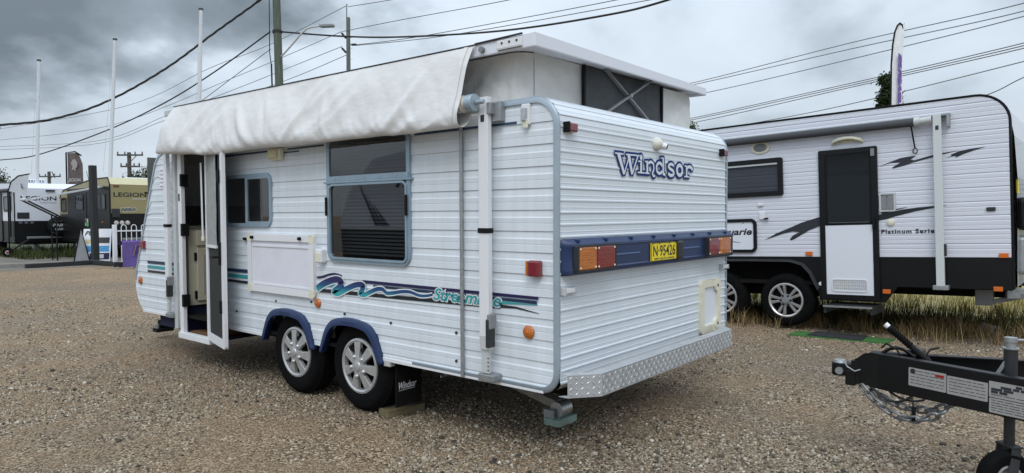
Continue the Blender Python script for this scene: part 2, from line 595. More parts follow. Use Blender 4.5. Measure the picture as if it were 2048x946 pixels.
        if bevel:
            b = o.modifiers.new('bevel', 'BEVEL')
            b.width = bevel
            b.segments = seg
            b.limit_method = 'ANGLE'
            b.angle_limit = R(40)
        if label:
            o['label'] = label
        if kind:
            o['kind'] = kind
        return o


def thing(name, label, cat, loc=(0, 0, 0), rot=(0, 0, 0), group=None, local=False):
    o = bpy.data.objects.new(name, None)
    o.empty_display_size = 0.2
    COL.objects.link(o)
    o.location = loc
    o.rotation_euler = rot
    o['label'] = label
    o['category'] = cat
    if group:
        o['group'] = group
    if not local:
        ORG[o.name] = tuple(loc)
    return o


def tag(o, label, cat, group=None):
    o['label'] = label
    o['category'] = cat
    if group:
        o['group'] = group
    return o


def text(name, body, o, xd, yd, w, h, m, parent, shear=0.0, bold=0.0, depth=0.001, spacing=1.0, label=None):
    """lettering fitted to a w x h rectangle with its lower left corner at o"""
    cu_ = bpy.data.curves.new(name, 'FONT')
    cu_.body = body
    cu_.shear = shear
    cu_.offset = bold
    cu_.space_character = spacing
    cu_.resolution_u = 3
    ob = bpy.data.objects.new(name, cu_)
    COL.objects.link(ob)
    dg = bpy.context.evaluated_depsgraph_get()
    me = bpy.data.meshes.new_from_object(ob.evaluated_get(dg))
    bpy.data.objects.remove(ob)
    vs = [v.co.copy() for v in me.vertices]
    fs = [tuple(p.vertices) for p in me.polygons]
    bpy.data.meshes.remove(me)
    x0, x1 = min(v.x for v in vs), max(v.x for v in vs)
    y0, y1 = min(v.y for v in vs), max(v.y for v in vs)
    xd, yd, o = Vector(xd), Vector(yd), Vector(o)
    nn = xd.cross(yd).normalized() * depth
    mb = MB()
    mb.add([o + xd * ((v.x - x0) / (x1 - x0) * w) + yd * ((v.y - y0) / (y1 - y0) * h) + nn for v in vs], fs)
    return mb.build(name, m, parent, label=label)


def rrect(w, h, r, n=5, cx=0.0, cy=0.0):
    pts = []
    for (sx_, sy_, a0) in ((1, 1, 0), (-1, 1, 90), (-1, -1, 180), (1, -1, 270)):
        for i in range(n + 1):
            a = R(a0 + 90 * i / n)
            pts.append((cx + sx_ * (w / 2 - r) + r * math.cos(a), cy + sy_ * (h / 2 - r) + r * math.sin(a)))
    return pts


def frame(mb, w, h, r, t, P, d0, d1, cx, cy, n=5, tb=None):
    """rounded rectangular frame of width t standing from depth d0 to d1; P(a, b, d)"""
    ou = rrect(w, h, r, n, cx, cy)
    inn = rrect(w - 2 * t, h - 2 * (tb or t), max(r - t, 0.004), n, cx, cy)
    rows = [[P(*p, d0) for p in ou], [P(*p, d1) for p in ou], [P(*p, d1) for p in inn], [P(*p, d0) for p in inn]]
    mb.grid(rows, closed=True)
    return mb


def panel(mb, w, h, r, P, d0, d1, cx, cy, n=5):
    pts = rrect(w, h, r, n, cx, cy)
    k = len(pts)
    mb.add([P(*p, d0) for p in pts] + [P(*p, d1) for p in pts], [tuple(range(k, 2 * k))] + [(i, (i + 1) % k, k + (i + 1) % k, k + i) for i in range(k)])
    return mb


def clad(name, m, parent, P, zs, prof, ss, lo, hi, holes=()):
    """rows of pressed cladding, each row an object of its own; clipped to lo(s)..hi(s)"""
    out = []
    ss = sorted(set(ss) | {v for h in holes for v in h[:2] if ss[0] < v < ss[-1]})
    LO = [lo(s) for s in ss]
    HI = [hi(s) for s in ss]
    for k in range(len(zs) - 1):
        zb, zt = zs[k], zs[k + 1]
        rows = [(zb + t * (zt - zb - 0.001), d) for t, d in prof]
        vs, fs = [], []
        nr = len(rows)
        for i, s in enumerate(ss):
            for z, d in rows:
                zz = min(max(z, LO[i]), max(HI[i], LO[i]))
                vs.append(P(s, zz, d + 0.0014 * noise.noise((s * 1.7, k * 3.7 + zz * 4, 6.1)) * (1 if d > 0 else 0)))
        for i in range(len(ss) - 1):
            for j in range(nr - 1):
                a, b, c, e_ = i * nr + j, (i + 1) * nr + j, (i + 1) * nr + j + 1, i * nr + j + 1
                za0 = min(max(rows[j][0], LO[i]), max(HI[i], LO[i]))
                za1 = min(max(rows[j + 1][0], LO[i]), max(HI[i], LO[i]))
                zb0 = min(max(rows[j][0], LO[i + 1]), max(HI[i + 1], LO[i + 1]))
                zb1 = min(max(rows[j + 1][0], LO[i + 1]), max(HI[i + 1], LO[i + 1]))
                flat_ = za1 - za0 < 1e-5 and zb1 - zb0 < 1e-5
                if flat_ and not (abs(rows[j + 1][0] - rows[j][0]) < 1e-6 and LO[i] < rows[j][0] < HI[i] and LO[i + 1] < rows[j][0] < HI[i + 1]):
                    continue
                sm = (ss[i] + ss[i + 1]) / 2
                cut = [h for h in holes if h[0] < sm < h[1] and h[2] < rows[j + 1][0] and h[3] > rows[j][0]]
                if cut:
                    z0_, d0_ = rows[j]
                    z1_, d1_ = rows[j + 1]
                    for q0, q1 in ((z0_, max(z0_, cut[0][2])), (min(z1_, cut[0][3]), z1_)):
                        if q1 - q0 > 1e-4:
                            da = d0_ + (d1_ - d0_) * (q0 - z0_) / (z1_ - z0_)
                            db = d0_ + (d1_ - d0_) * (q1 - z0_) / (z1_ - z0_)
                            k0 = len(vs)
                            vs += [P(ss[i], q0, da), P(ss[i + 1], q0, da), P(ss[i + 1], q1, db), P(ss[i], q1, db)]
                            fs.append((k0, k0 + 1, k0 + 2, k0 + 3))
                    continue
                fs.append((a, b, c, e_))
        if fs:
            key = [(round(q[0], 4), round(q[1], 4), round(q[2], 4)) for q in vs]
            par = {}

            def find(a):
                while par.setdefault(a, a) != a:
                    a = par[a]
                return a
            for f in fs:
                for q in f[1:]:
                    par[find(key[q])] = find(key[f[0]])
            comp = {}
            for f in fs:
                comp.setdefault(find(key[f[0]]), []).append(f)
            for fl_ in comp.values():
                used = sorted({q for f in fl_ for q in f})
                mp = {q: n for n, q in enumerate(used)}
                mb = MB()
                mb.add([vs[q] for q in used], [tuple(mp[q] for q in f) for f in fl_])
                out.append(mb.build(name, m, parent))
    return out


def smooth2(pts, k=4):
    o = []
    n = len(pts)
    for i in range(n - 1):
        p0, p1, p2, p3 = (Vector(pts[max(i - 1, 0)]), Vector(pts[i]), Vector(pts[i + 1]), Vector(pts[min(i + 2, n - 1)]))
        for j in range(k):
            t = j / k
            o.append(0.5 * ((2 * p1) + (p2 - p0) * t + (2 * p0 - 5 * p1 + 4 * p2 - p3) * t * t + (3 * p1 - p0 - 3 * p2 + p3) * t ** 3))
    o.append(Vector(pts[-1]))
    return [tuple(p) for p in o]


def interp(pts, x):
    if x <= pts[0][0]:
        return pts[0][1]
    for (a, b), (c, d) in zip(pts, pts[1:]):
        if x <= c:
            return b + (d - b) * (x - a) / (c - a) if c > a else d
    return pts[-1][1]


def np_mesh(name, m, V, F, tint=None, parent=None, kind=None):
    me = bpy.data.meshes.new(name)
    n = len(V)
    k = F.shape[1]
    me.vertices.add(n)
    me.vertices.foreach_set('co', V.astype(np.float32).ravel())
    me.loops.add(F.size)
    me.loops.foreach_set('vertex_index', F.astype(np.int32).ravel())
    me.polygons.add(len(F))
    me.polygons.foreach_set('loop_start', np.arange(0, F.size, k, dtype=np.int32))
    me.update(calc_edges=True)
    me.validate()
    if tint is not None:
        a = me.attributes.new('tint', 'FLOAT', 'POINT')
        a.data.foreach_set('value', tint.astype(np.float32))
    me.materials.append(m)
    o = bpy.data.objects.new(name, me)
    o.parent = parent
    COL.objects.link(o)
    if kind:
        o['kind'] = kind
    return o


def scale_wheel(parent, c, axis, r, wid, rim_r, style, spokes, metal, name='wheel'):
    """tyre, rim and its spokes; axis points outwards, c is the centre of the outer face"""
    c, ax = Vector(c), Vector(axis).normalized()
    sh = 0.035
    prof = [(rim_r - 0.004, -0.02), (rim_r + 0.010, 0.0), (rim_r + 0.03, 0.006), (r - 0.055, 0.006), (r - 0.030, -0.002), (r - 0.008, -sh)]
    k = 5
    for i in range(k):
        a = -sh - (wid - 2 * sh) * i / k
        b = -sh - (wid - 2 * sh) * (i + 0.78) / k
        g = -sh - (wid - 2 * sh) * (i + 1) / k
        prof += [(r, a), (r, b), (r - 0.009, b - 0.001), (r - 0.009, g + 0.001)]
    prof += [(r - 0.008, -wid + sh), (r - 0.03, -wid), (rim_r, -wid)]
    w = bpy.data.objects.new(name, None)
    COL.objects.link(w)
    w.parent = parent
    MB().lathe(prof, c, ax, 40).build('tyre', M['rubber'], w, smooth=50)
    a = ax.orthogonal().normalized()
    if abs(a.z) < 0.9:
        a = (Vector((0, 0, 1)) - ax * ax.z).normalized()
    b = ax.cross(a)
    MB().lathe([(0.0, -0.075), (rim_r - 0.02, -0.07), (rim_r - 0.012, -0.03)], c, ax, 32).build('wheel_well_disc', M['blackmat'], w, smooth=40)
    mb = MB()
    mb.lathe([(rim_r - 0.028, -0.03), (rim_r - 0.024, 0.002), (rim_r - 0.012, 0.010), (rim_r + 0.002, 0.006), (rim_r + 0.006, -0.012)], c, ax, 40)
    mb.build('rim', metal, w, smooth=40)

    def rad(t, rr, h):
        return c + a * (math.cos(t) * rr) + b * (math.sin(t) * rr) + ax * h
    if style == 'cap':
        for i in range(spokes):
            t = 2 * math.pi * i / spokes + 0.12
            r1, r2 = rim_r * 0.26, rim_r - 0.018
            w1, w2 = 0.29, 0.205
            d1, d2 = 0.020, 0.004
            mb = MB()
            top = [rad(t - w1 * 1.35, r1, d1), rad(t + w1 * 1.35, r1, d1), rad(t + w2, r2, d2), rad(t - w2, r2, d2)]
            bot = [p - ax * 0.03 for p in top]
            mb.add(top + bot, [(0, 1, 2, 3), (0, 4, 5, 1), (1, 5, 6, 2), (2, 6, 7, 3), (3, 7, 4, 0)])
            mb.build('spoke', metal, w, bevel=0.004)
        MB().lathe([(rim_r * 0.34, -0.012), (rim_r * 0.32, 0.016), (rim_r * 0.19, 0.021), (rim_r * 0.17, 0.028), (rim_r * 0.11, 0.033), (0.0, 0.034)], c, ax, 24).build('hub_cap', metal, w, smooth=35)
        for i in range(5):
            t = 2 * math.pi * (i + 0.4) / 5
            p = rad(t, rim_r * 0.37, 0.016)
            MB().lathe([(0.017, 0.0), (0.013, 0.010), (0.007, 0.016), (0.0, 0.017)], p, ax, 10).build('wheel_nut', metal, w, smooth=40)
    else:
        for i in range(spokes):
            for sgn in (-1, 1):
                t = 2 * math.pi * i / spokes + 0.30
                t1, t2 = t + sgn * 0.20, t + sgn * 0.21
                r1, r2 = rim_r * 0.30, rim_r - 0.02
                mb = MB()
                ww1, ww2 = 0.19, 0.100
                top = [rad(t1 - ww1, r1, 0.0), rad(t1 + ww1, r1, 0.0), rad(t2 + ww2, r2, 0.006), rad(t2 - ww2, r2, 0.006)]
                bot = [p - ax * 0.03 for p in top]
                mb.add(top + bot, [(0, 1, 2, 3), (0, 4, 5, 1), (1, 5, 6, 2), (2, 6, 7, 3), (3, 7, 4, 0)])
                mb.build('spoke', metal, w, bevel=0.003)
        MB().lathe([(rim_r * 0.36, -0.02), (rim_r * 0.34, 0.005), (rim_r * 0.20, 0.008), (rim_r * 0.18, 0.022), (0.0, 0.024)], c, ax, 20).build('hub_cap', M['midgrey'], w, smooth=35)
        for i in range(6):
            t = 2 * math.pi * (i + 0.5) / 6
            MB().lathe([(0.013, 0.0), (0.010, 0.012), (0.0, 0.014)], rad(t, rim_r * 0.29, 0.006), ax, 8).build('wheel_nut', M['blackmat'], w)
    return w


# ------------------------------------------------------------------ ground
mb = MB()
mb.add([(-700, -700, 0), (700, -700, 0), (700, 700, 0), (-700, 700, 0)], [(0, 1, 2, 3)])
g = mb.build('ground', gravel_material(), kind='structure')

fieldm = mat('dry_field_grass', (0.30, 0.255, 0.11), 0.95, var=0.45, vs=1.6, bump=0.6, bs=40, dirt=(0.19, 0.185, 0.065))
edge = [(5.95, 1.9), (6.05, 1.1), (6.12, 0.4), (6.08, -0.3), (6.25, -1.0), (6.5, -1.7), (6.9, -3.0), (7.6, -7), (9, -20), (60, -300), (500, -300), (500, 9), (120, 9), (30, 8), (9, 7.5), (6.6, 5)]
edge = [(x + 0.05 * math.sin(7 * y), y) for x, y in edge]
mb = MB()
mb.add([(x, y, 0.004) for x, y in edge], [tuple(range(len(edge)))])
mb.build('grass_field', fieldm, kind='structure')
roadm = mat('worn_grey_bitumen', (0.155, 0.138, 0.115), 0.9, var=0.3, vs=1.5, bump=0.4, bs=90)
mb = MB()
mb.add([(-30, 20.9, 0.004), (4.9, 19.6, 0.004), (12, 17.6, 0.004), (40, 40, 0.004), (-30, 60, 0.004)], [(0, 1, 2, 3, 4)])
mb.build('hardstand', roadm, kind='structure')
vergem = mat('green_verge', (0.05, 0.062, 0.024), 0.95, var=0.5, vs=2.0, bump=0.6, bs=40)
mb = MB()
mb.add([(4.0, 27.0, 0.008), (6.2, 24.6, 0.008), (12, 24.0, 0.008), (40, 44, 0.008), (3, 48, 0.008)], [(0, 1, 2, 3, 4)])
mb.build('grass_verge', vergem, kind='structure')

# loose pebbles on the near gravel
rs = np.random.RandomState(3)
C0 = np.array([-3.0764, -2.2137])
FWX, RX = np.array([math.sin(yw), math.cos(yw)]), np.array([math.cos(yw), -math.sin(yw)])
N = 165000
d = 2.6 + (rs.rand(N) ** 1.75) * 9.5
lat = (rs.rand(N) * 2 - 1) * (d * 0.86 + 0.4)
pos = C0 + np.outer(d, FWX) + np.outer(lat, RX)
dens = np.array([1.2 * noise.noise((p[0] * 0.65, p[1] * 0.65, 3.1)) + 0.6 * noise.noise((p[0] * 2.7, p[1] * 2.7, 7.7)) for p in pos])
keep = (dens * 1.3 + rs.rand(N) * 0.7 - 0.20) > 0.0
keep &= ~((pos[:, 0] > 6.0) & (pos[:, 1] < 4))
pos, d = pos[keep], d[keep]
N = len(pos)
ico = np.array([(0, 0, 1), (.9, 0, .4), (.28, .85, .4), (-.72, .53, .4), (-.72, -.53, .4), (.28, -.85, .4), (.72, .53, -.35), (-.28, .85, -.35), (-.9, 0, -.35), (-.28, -.85, -.35), (.72, -.53, -.35)])
icf = np.array([(0, 1, 2), (0, 2, 3), (0, 3, 4), (0, 4, 5), (0, 5, 1), (1, 6, 2), (2, 6, 7), (2, 7, 3), (3, 7, 8), (3, 8, 4), (4, 8, 9), (4, 9, 5), (5, 9, 10), (5, 10, 1), (1, 10, 6)])
sz = 0.0040 + 0.0058 * rs.rand(N) ** 1.9 + 0.010 * (rs.rand(N) > 0.985)
sc3 = np.stack([sz * (0.8 + .6 * rs.rand(N)), sz * (0.8 + .6 * rs.rand(N)), sz * (0.6 + .45 * rs.rand(N))], 1)
V = ico[None] * sc3[:, None, :] * (1 + 0.35 * (rs.rand(N, 11, 1) - 0.5))
th = rs.rand(N) * 6.283
c_, s_ = np.cos(th)[:, None], np.sin(th)[:, None]
V = np.stack([V[..., 0] * c_ - V[..., 1] * s_, V[..., 0] * s_ + V[..., 1] * c_, V[..., 2]], 2)
V += np.concatenate([pos, (sz * 0.30)[:, None]], 1)[:, None, :]
F = icf[None] + (np.arange(N) * 11)[:, None, None]
np_mesh('pebbles', pebble_material(), V.reshape(-1, 3), F.reshape(-1, 3), np.repeat(rs.rand(N), 11), kind='stuff')


def tufts(name, m, pts, hgt, lean, wid, per, seed):
    q = np.random.RandomState(seed)
    pts = np.repeat(np.array(pts), per, axis=0)
    n = len(pts)
    base = pts[:, :2] + q.normal(0, 0.035, (n, 2))
    h = pts[:, 2] * hgt * (0.35 + 0.9 * q.rand(n))
    az = q.rand(n) * 6.283
    ln = lean * (0.2 + q.rand(n))
    dx, dy = np.cos(az), np.sin(az)
    px, py = -dy * wid, dx * wid
    z0 = np.zeros(n)
    b0 = np.stack([base[:, 0] - px, base[:, 1] - py, z0], 1)
    b1 = np.stack([base[:, 0] + px, base[:, 1] + py, z0], 1)
    mx_ = base + np.stack([dx, dy], 1) * (h * ln * 0.35)[:, None]
    m0 = np.stack([mx_[:, 0] - px * .7, mx_[:, 1] - py * .7, h * .6], 1)
    m1 = np.stack([mx_[:, 0] + px * .7, mx_[:, 1] + py * .7, h * .6], 1)
    tp = base + np.stack([dx, dy], 1) * (h * ln)[:, None]
    t0 = np.stack([tp[:, 0], tp[:, 1], h], 1)
    V = np.stack([b0, b1, m1, m0, t0], 1).reshape(-1, 3)
    o = (np.arange(n) * 5)[:, None]
    F = np.concatenate([o + np.array([[0, 1, 2]]), o + np.array([[0, 2, 3]]), o + np.array([[3, 2, 4]])])
    return np_mesh(name, m, V, F, np.repeat(q.rand(n), 5), kind='stuff')


def edge_x(y):
    return interp([(-8, 7.9), (-3, 6.9), (-1.7, 6.5), (-1.0, 6.25), (-0.3, 6.08), (0.4, 6.12), (1.1, 6.0), (3, 5.9)], y)


pts = []
for i in range(2300):
    y = rnd.uniform(-4.6, 2.0)
    dx_ = abs(rnd.gauss(0, 0.34)) - (0.12 if rnd.random() < 0.8 else 0.40)
    cl = noise.noise((y * 2.1, dx_ * 3, 1.3))
    if cl < 0.02 and rnd.random() < 0.85:
        continue
    if -0.62 < y < 0.35 and dx_ < 0.0:
        continue
    pts.append((edge_x(y) - 0.14 + dx_, y, 0.55 + 0.6 * max(0, cl + .2) + rnd.random() * 0.35))
tufts('dry_grass', tuft_material('straw_blades', [(0.11, 0.07, 0.03), (0.25, 0.175, 0.085), (0.38, 0.29, 0.15), (0.20, 0.135, 0.06)]), pts, 0.21, 1.0, 0.0030, 7, 5)
pts = []
for i in range(2600):
    y = rnd.uniform(-7.0, 2.2)
    x = edge_x(y) + 0.10 + abs(rnd.gauss(0, 0.9))
    if noise.noise((x * 1.2, y * 1.2, 9.3)) < -0.02:
        continue
    pts.append((x, y, 0.6 + rnd.random() * 0.7))
tufts('weeds', tuft_material('shaded_weed_blades', [(0.018, 0.021, 0.009), (0.042, 0.046, 0.017), (0.10, 0.085, 0.035), (0.035, 0.04, 0.015)]), pts, 0.24, 0.8, 0.0042, 8, 6)  # blade colours darkened to paint in the shade under the caravan
pts = []
for i in range(3800):
    dd = 8.6 + 26 * rnd.random() ** 1.6
    y = rnd.uniform(-9, 2.5) * dd / 10
    pts.append((dd, y, 0.5 + rnd.random() * 0.8))
tufts('field_grass', tuft_material('field_blades', [(0.22, 0.19, 0.07), (0.38, 0.31, 0.13), (0.26, 0.25, 0.085), (0.42, 0.31, 0.15)]), pts, 0.20, 0.7, 0.006, 7, 8)
pts = [(rnd.uniform(4.0, 9.0), rnd.uniform(24.7, 31), 0.5 + rnd.random()) for i in range(900)]
tufts('verge_grass', tuft_material('verge_blades', [(0.03, 0.04, 0.014), (0.055, 0.072, 0.024), (0.09, 0.09, 0.035)]), pts, 0.26, 0.6, 0.008, 8, 9)

# ------------------------------------------------------------------ the pop-top caravan in the middle
CV = thing('caravan', 'large white pop-top caravan with blue wheel arches, raised roof and open screen door', 'caravan', (0, 0, 0))
WID = 2.35


def PS(y, z, d):
    return (-d, y, z)


def PR(x, z, d):
    return (x, -d, z)


FRONT = [(4.90, 2.10), (5.022, 2.058), (5.103, 1.981), (5.205, 1.759), (5.375, 1.393), (5.441, 1.246), (5.505, 1.094), (5.609, 0.883), (5.639, 0.758)]
ARC = [(-0.345, 0.40), (-0.30, 0.50), (-0.245, 0.585), (-0.17, 0.625), (0.0, 0.640), (0.16, 0.622), (0.235, 0.57), (0.285, 0.49), (0.33, 0.40)]
ARCO = [(-0.385, 0.405), (-0.345, 0.52), (-0.285, 0.622), (-0.19, 0.672), (0.0, 0.690), (0.175, 0.668), (0.27, 0.605), (0.325, 0.51), (0.365, 0.405)]
AC = (2.700, 1.876)


def side_hi(y):
    if y < 0.16:
        return 2.10 - 0.16 + math.sqrt(max(0, 0.16 ** 2 - (0.16 - y) ** 2))
    if y > 4.9:
        return interp(FRONT, y)
    return 2.10


def side_lo(y, arch=True):
    if y < 0.12:
        return 0.44 + 0.12 - math.sqrt(max(0, 0.12 ** 2 - (0.12 - y) ** 2))
    if y > 5.454:
        return interp([(5.454, 0.442), (5.52, 0.49), (5.578, 0.554), (5.625, 0.66), (5.639, 0.758)], y)
    if arch:
        for c in AC:
            if ARC[0][0] <= y - c <= ARC[-1][0]:
                return max(0.44, interp(ARC, y - c))
    return 0.44


DOOR0, DOOR1, DTOP = 3.955, 4.475, 2.035
SIDE_PROF = [(0.0, 0.0), (0.004, 0.0060), (0.345, 0.0052), (0.352, 0.0034), (0.368, 0.0034), (0.395, 0.0048), (0.625, 0.0058), (0.69, 0.0018), (0.97, 0.0), (1.0, 0.0)]
ZS = [0.44, 0.483, 0.606, 0.729, 0.852, 0.975, 1.101, 1.227, 1.349, 1.470, 1.594, 1.717, 1.841, 1.965, 2.10]


def sgrid(a, b, step=0.13):
    n = max(2, int((b - a) / step))
    s = [a + (b - a) * i / n for i in range(n + 1)]
    for q in (0.0, 0.01, 0.03, 0.06, 0.09, 0.12, 0.16):
        if a <= q <= b:
            s.append(q)
    for c in AC:
        for dx, _ in ARC:
            for o in (-0.0005, 0, 0.0005) if dx in (ARC[0][0], ARC[-1][0]) else (0,):
                if a <= c + dx + o <= b:
                    s.append(c + dx + o)
    for q, _ in FRONT + [(5.454, 0), (5.52, 0), (5.578, 0), (5.625, 0)]:
        if a <= q <= b:
            s.append(q)
    return sorted(set(round(v, 5) for v in s))


clad('side_cladding_row', M['clad'], CV, PS, ZS, SIDE_PROF, sgrid(0.0, DOOR0), side_lo, side_hi, [(1.222, 2.098, 1.122, 2.010), (2.914, 3.643, 1.371, 1.778)])
clad('side_cladding_row', M['clad'], CV, PS, ZS, SIDE_PROF, sgrid(DOOR1, 5.639), side_lo, side_hi)
clad('side_cladding_row', M['clad'], CV, PS, ZS, SIDE_PROF, [DOOR0, 4.2, DOOR1], lambda y: DTOP, side_hi)

# rear cladding: pressed ribs, two ribs a sheet; the top rolls over into the roof deck


def rear_pt(x, s, d):
    # s runs up the rear, above z=1.955 it rolls over a 0.15 radius
    if s < 1.955:
        return (x, 0.0 - d, s)
    a = (s - 1.955) / 0.15
    if a < math.pi / 2:
        return (x, 0.15 - (0.15 + d) * math.cos(a), 1.955 + (0.15 + d) * math.sin(a))
    return (x, 0.15 + (s - 1.955 - 0.15 * math.pi / 2), 2.105 + d)


REAR_PROF = []
for k in range(2):
    b = k * 0.5
    dep = 0.0052 if k == 0 else 0.0042
    REAR_PROF += [(b + 0.0, 0.0), (b + 0.012, dep * 0.85), (b + 0.05, dep), (b + 0.085, dep * 0.9), (b + 0.115, 0.0), (b + 0.23, 0.0), (b + 0.24, 0.0010), (b + 0.27, 0.0012), (b + 0.285, 0.0), (b + 0.49, 0.0)]
REAR_PROF.append((1.0, 0.0))
zr = [0.485 + 0.1375 * i for i in range(14)]
for k in range(len(zr) - 1):
    rows = []
    for t, dd in REAR_PROF:
        s = zr[k] + t * 0.1368
        rows.append([rear_pt(x, s, dd) for x in (0.012, 0.6, 1.2, 1.75, WID - 0.012)])
    MB().grid(rows).build('rear_cladding_sheet', M['clad_rear'], CV)
# curved apron below the rear sheets
rows = []
for a in range(0, 95, 15):
    rows.append([(x, 0.10 - 0.10 * math.cos(R(a)), 0.485 - 0.10 * math.sin(R(a)) * 0.45) for x in (0.012, 1.2, WID - 0.012)])
MB().grid(rows).build('rear_apron', M['grime'], CV, smooth=60)
# far side, front, floor, roof deck
out = [(0.0, 0.56), (0.0, 1.94), (0.05, 2.06), (0.16, 2.10)] + FRONT + [(5.578, 0.554), (5.454, 0.442), (0.12, 0.44)]
MB().prism([(WID, y, z) for y, z in out], (-0.02, 0, 0)).build('far_wall', M['clad'], CV)
fr = [(4.90, 2.10)] + FRONT[1:] + [(5.578, 0.554), (5.454, 0.442)]
MB().grid([[(0.004, y, z), (WID - 0.02, y, z)] for y, z in fr]).build('front_wall', M['clad'], CV)
MB().box(0.02, WID - 0.02, 0.03, 5.45, 0.445, 0.47).build('floor_pan', M['under'], CV)
MB().box(0.004, WID - 0.004, 0.152, 4.92, 2.085, 2.098).build('roof_deck', M['roof'], CV)
mb = MB()
for x in (0.42, 1.90):
    mb.box(x - 0.03, x + 0.03, 0.12, 6.1, 0.31, 0.445)
for y in (0.35, 1.35, 3.15, 4.4, 5.3):
    mb.box(0.45, 1.87, y - 0.03, y + 0.03, 0.34, 0.44)
mb.build('chassis', M['under'], CV)
mb = MB()
mb.box(0.30, 2.05, 1.45, 3.15, 0.31, 0.444)
mb.cyl((0.2, 1.807, 0.34), (2.15, 1.807, 0.34), 0.035)
mb.cyl((0.2, 2.625, 0.34), (2.15, 2.625, 0.34), 0.035)
mb.box(0.26, 0.30, 1.5, 3.1, 0.40, 0.84)
mb.build('axle_group', M['under'], CV)
mb = MB()
mb.box(0.035, 0.30, 1.50, 3.08, 0.695, 0.72)
mb.box(0.012, 0.022, 2.245, 2.34, 0.435, 0.72)
mb.build('wheel_box', M['under'], CV)
# edge trims: rear corner bead, bottom skirt, front bead
path = []
for a in range(0, 91, 10):
    path.append((0.12 - 0.12 * math.sin(R(a)), 0.435 + 0.12 - 0.12 * math.cos(R(a))))
path = [(1.2, 0.435), (0.5, 0.435)] + path
top = []
for a in range(0, 91, 10):
    top.append((0.16 - 0.163 * math.cos(R(a)), 1.94 + 0.163 * math.sin(R(a))))
path = path + [(0.0, 0.8), (0.0, 1.3)] + top + [(0.6, 2.103), (1.5, 2.103), (2.6, 2.103), (3.8, 2.103), (4.9, 2.103)] + FRONT[1:]


def bead(x0, x1, proud, pth, name, m, label=None):
    rows = []
    for i, (y, z) in enumerate(pth):
        a, b = pth[max(i - 1, 0)], pth[min(i + 1, len(pth) - 1)]
        t = Vector((b[0] - a[0], b[1] - a[1])).normalized()
        nn = Vector((-t.y, t.x))      # outward of the outline
        o = Vector((y, z))
        q = []
        for (x, k) in ((x0, -0.030), (x1, -0.026), (x1 + (x0 - x1) * 0.12, 0.004), ((x0 + x1) / 2, proud), (x0, 0.004), (x0, -0.030)):
            w = o + nn * k
            q.append((x, w.x, w.y))
        rows.append(q)
    return MB().grid(rows).build(name, m, CV, smooth=60, label=label)


bead(0.012, -0.014, 0.010, path, 'corner_bead', M['trim'])
bead(WID - 0.012, WID + 0.010, 0.010, path[2:26], 'corner_bead', M['trim'])
for ya, yb in ((0.10, AC[1] - 0.37), (AC[0] + 0.37, 3.92), (4.54, 5.45)):
    MB().box(-0.012, 0.004, ya, yb, 0.425, 0.452).build('bottom_skirt_rail', M['white'], CV, bevel=0.003)
mb = MB()
MB().box(0.006, 0.020, 0.03, 0.045, 0.56, 1.95)

# wheels and flares
for c in (2.625, 1.807):
    scale_wheel(CV, (0.022, c, 0.342), (-1, 0, 0), 0.338, 0.205, 0.200, 'cap', 7, M['silver'])
for c in AC:
    rows = []
    for (a, b), (e_, f_) in zip(smooth2(ARC, 4), smooth2(ARCO, 4)):
        rows.append([(0.02, c + e_, f_), (-0.024, c + e_ * 0.99, f_ - 0.002), (-0.033, c + (a * .35 + e_ * .65) * 0.995, b * .35 + f_ * .65 - 0.002), (-0.034, c + a, b), (0.02, c + a, b)])
    fl = MB().grid(rows).build('wheel_arch_flare', M['bluepl'], CV, smooth=50)
    b = fl.modifiers.new('solid', 'SOLIDIFY')
    b.thickness = 0.004
    MB().box(-0.038, -0.028, c - 0.09, c + 0.07, 0.646, 0.672).build('flare_badge', M['bluepl'], fl, bevel=0.004)

# windows on the near side


def blinds(parent, y0, y1, z0, z1, x):
    mb = MB()
    n = int((z1 - z0) / 0.026)
    for i in range(n):
        z = z0 + (i + 0.5) * (z1 - z0) / n
        mb.add([(x, y0, z - 0.008), (x, y1, z - 0.008), (x + 0.010, y1, z + 0.008), (x + 0.010, y0, z + 0.008)], [(0, 1, 2, 3)])
    o = mb.build('blind_slats', M['blind'], parent, kind='stuff')
    return o


def glass_pane(y0, y1, z0, z1, r, x, parent, name='pane', m='glass'):
    mb = MB()
    panel(mb, y1 - y0, z1 - z0, r, PS, -x - 0.004, -x, (y0 + y1) / 2, (z0 + z1) / 2)
    return mb.build(name, M[m], parent)


wl, wr, wb, wt_, wm = 2.122, 1.198, 1.098, 2.035, 1.690
mb = MB()
frame(mb, wl - wr, wt_ - wb, 0.085, 0.034, PS, 0.0, 0.022, (wl + wr) / 2, (wt_ + wb) / 2)
win = mb.build('window', M['frame_blue'], CV, smooth=40, label='tall two-part window with blue grey frame')
glass_pane(wr + 0.030, wl - 0.030, wb + 0.030, wm - 0.02, 0.06, -0.013, win)
glass_pane(wr + 0.030, wl - 0.030, wm + 0.04, wt_ - 0.030, 0.06, -0.013, win)
mb = MB()
mb.box(-0.030, 0.0, wr + 0.006, wl - 0.006, wm + 0.004, wm + 0.042)
mb.box(-0.034, -0.002, wr - 0.02, wl + 0.02, wm - 0.012, wm + 0.004)
mb.build('window_mid_rail', M['frame_blue'], win, bevel=0.003)
mb = MB()
frame(mb, wl - wr - 0.05, wm - wb - 0.035, 0.05, 0.016, PS, 0.012, 0.030, (wl + wr) / 2, (wm + wb) / 2 + 0.004)
mb.build('window_sash', M['frame_blue'], win, smooth=40)
for y in (wl - 0.012, wr + 0.022):
    MB().bar((-0.036, y, 1.44), (-0.036, y, 1.58), 0.016, 0.014, (1, 0, 0)).build('stay_bracket', M['blackmat'], win, bevel=0.003)
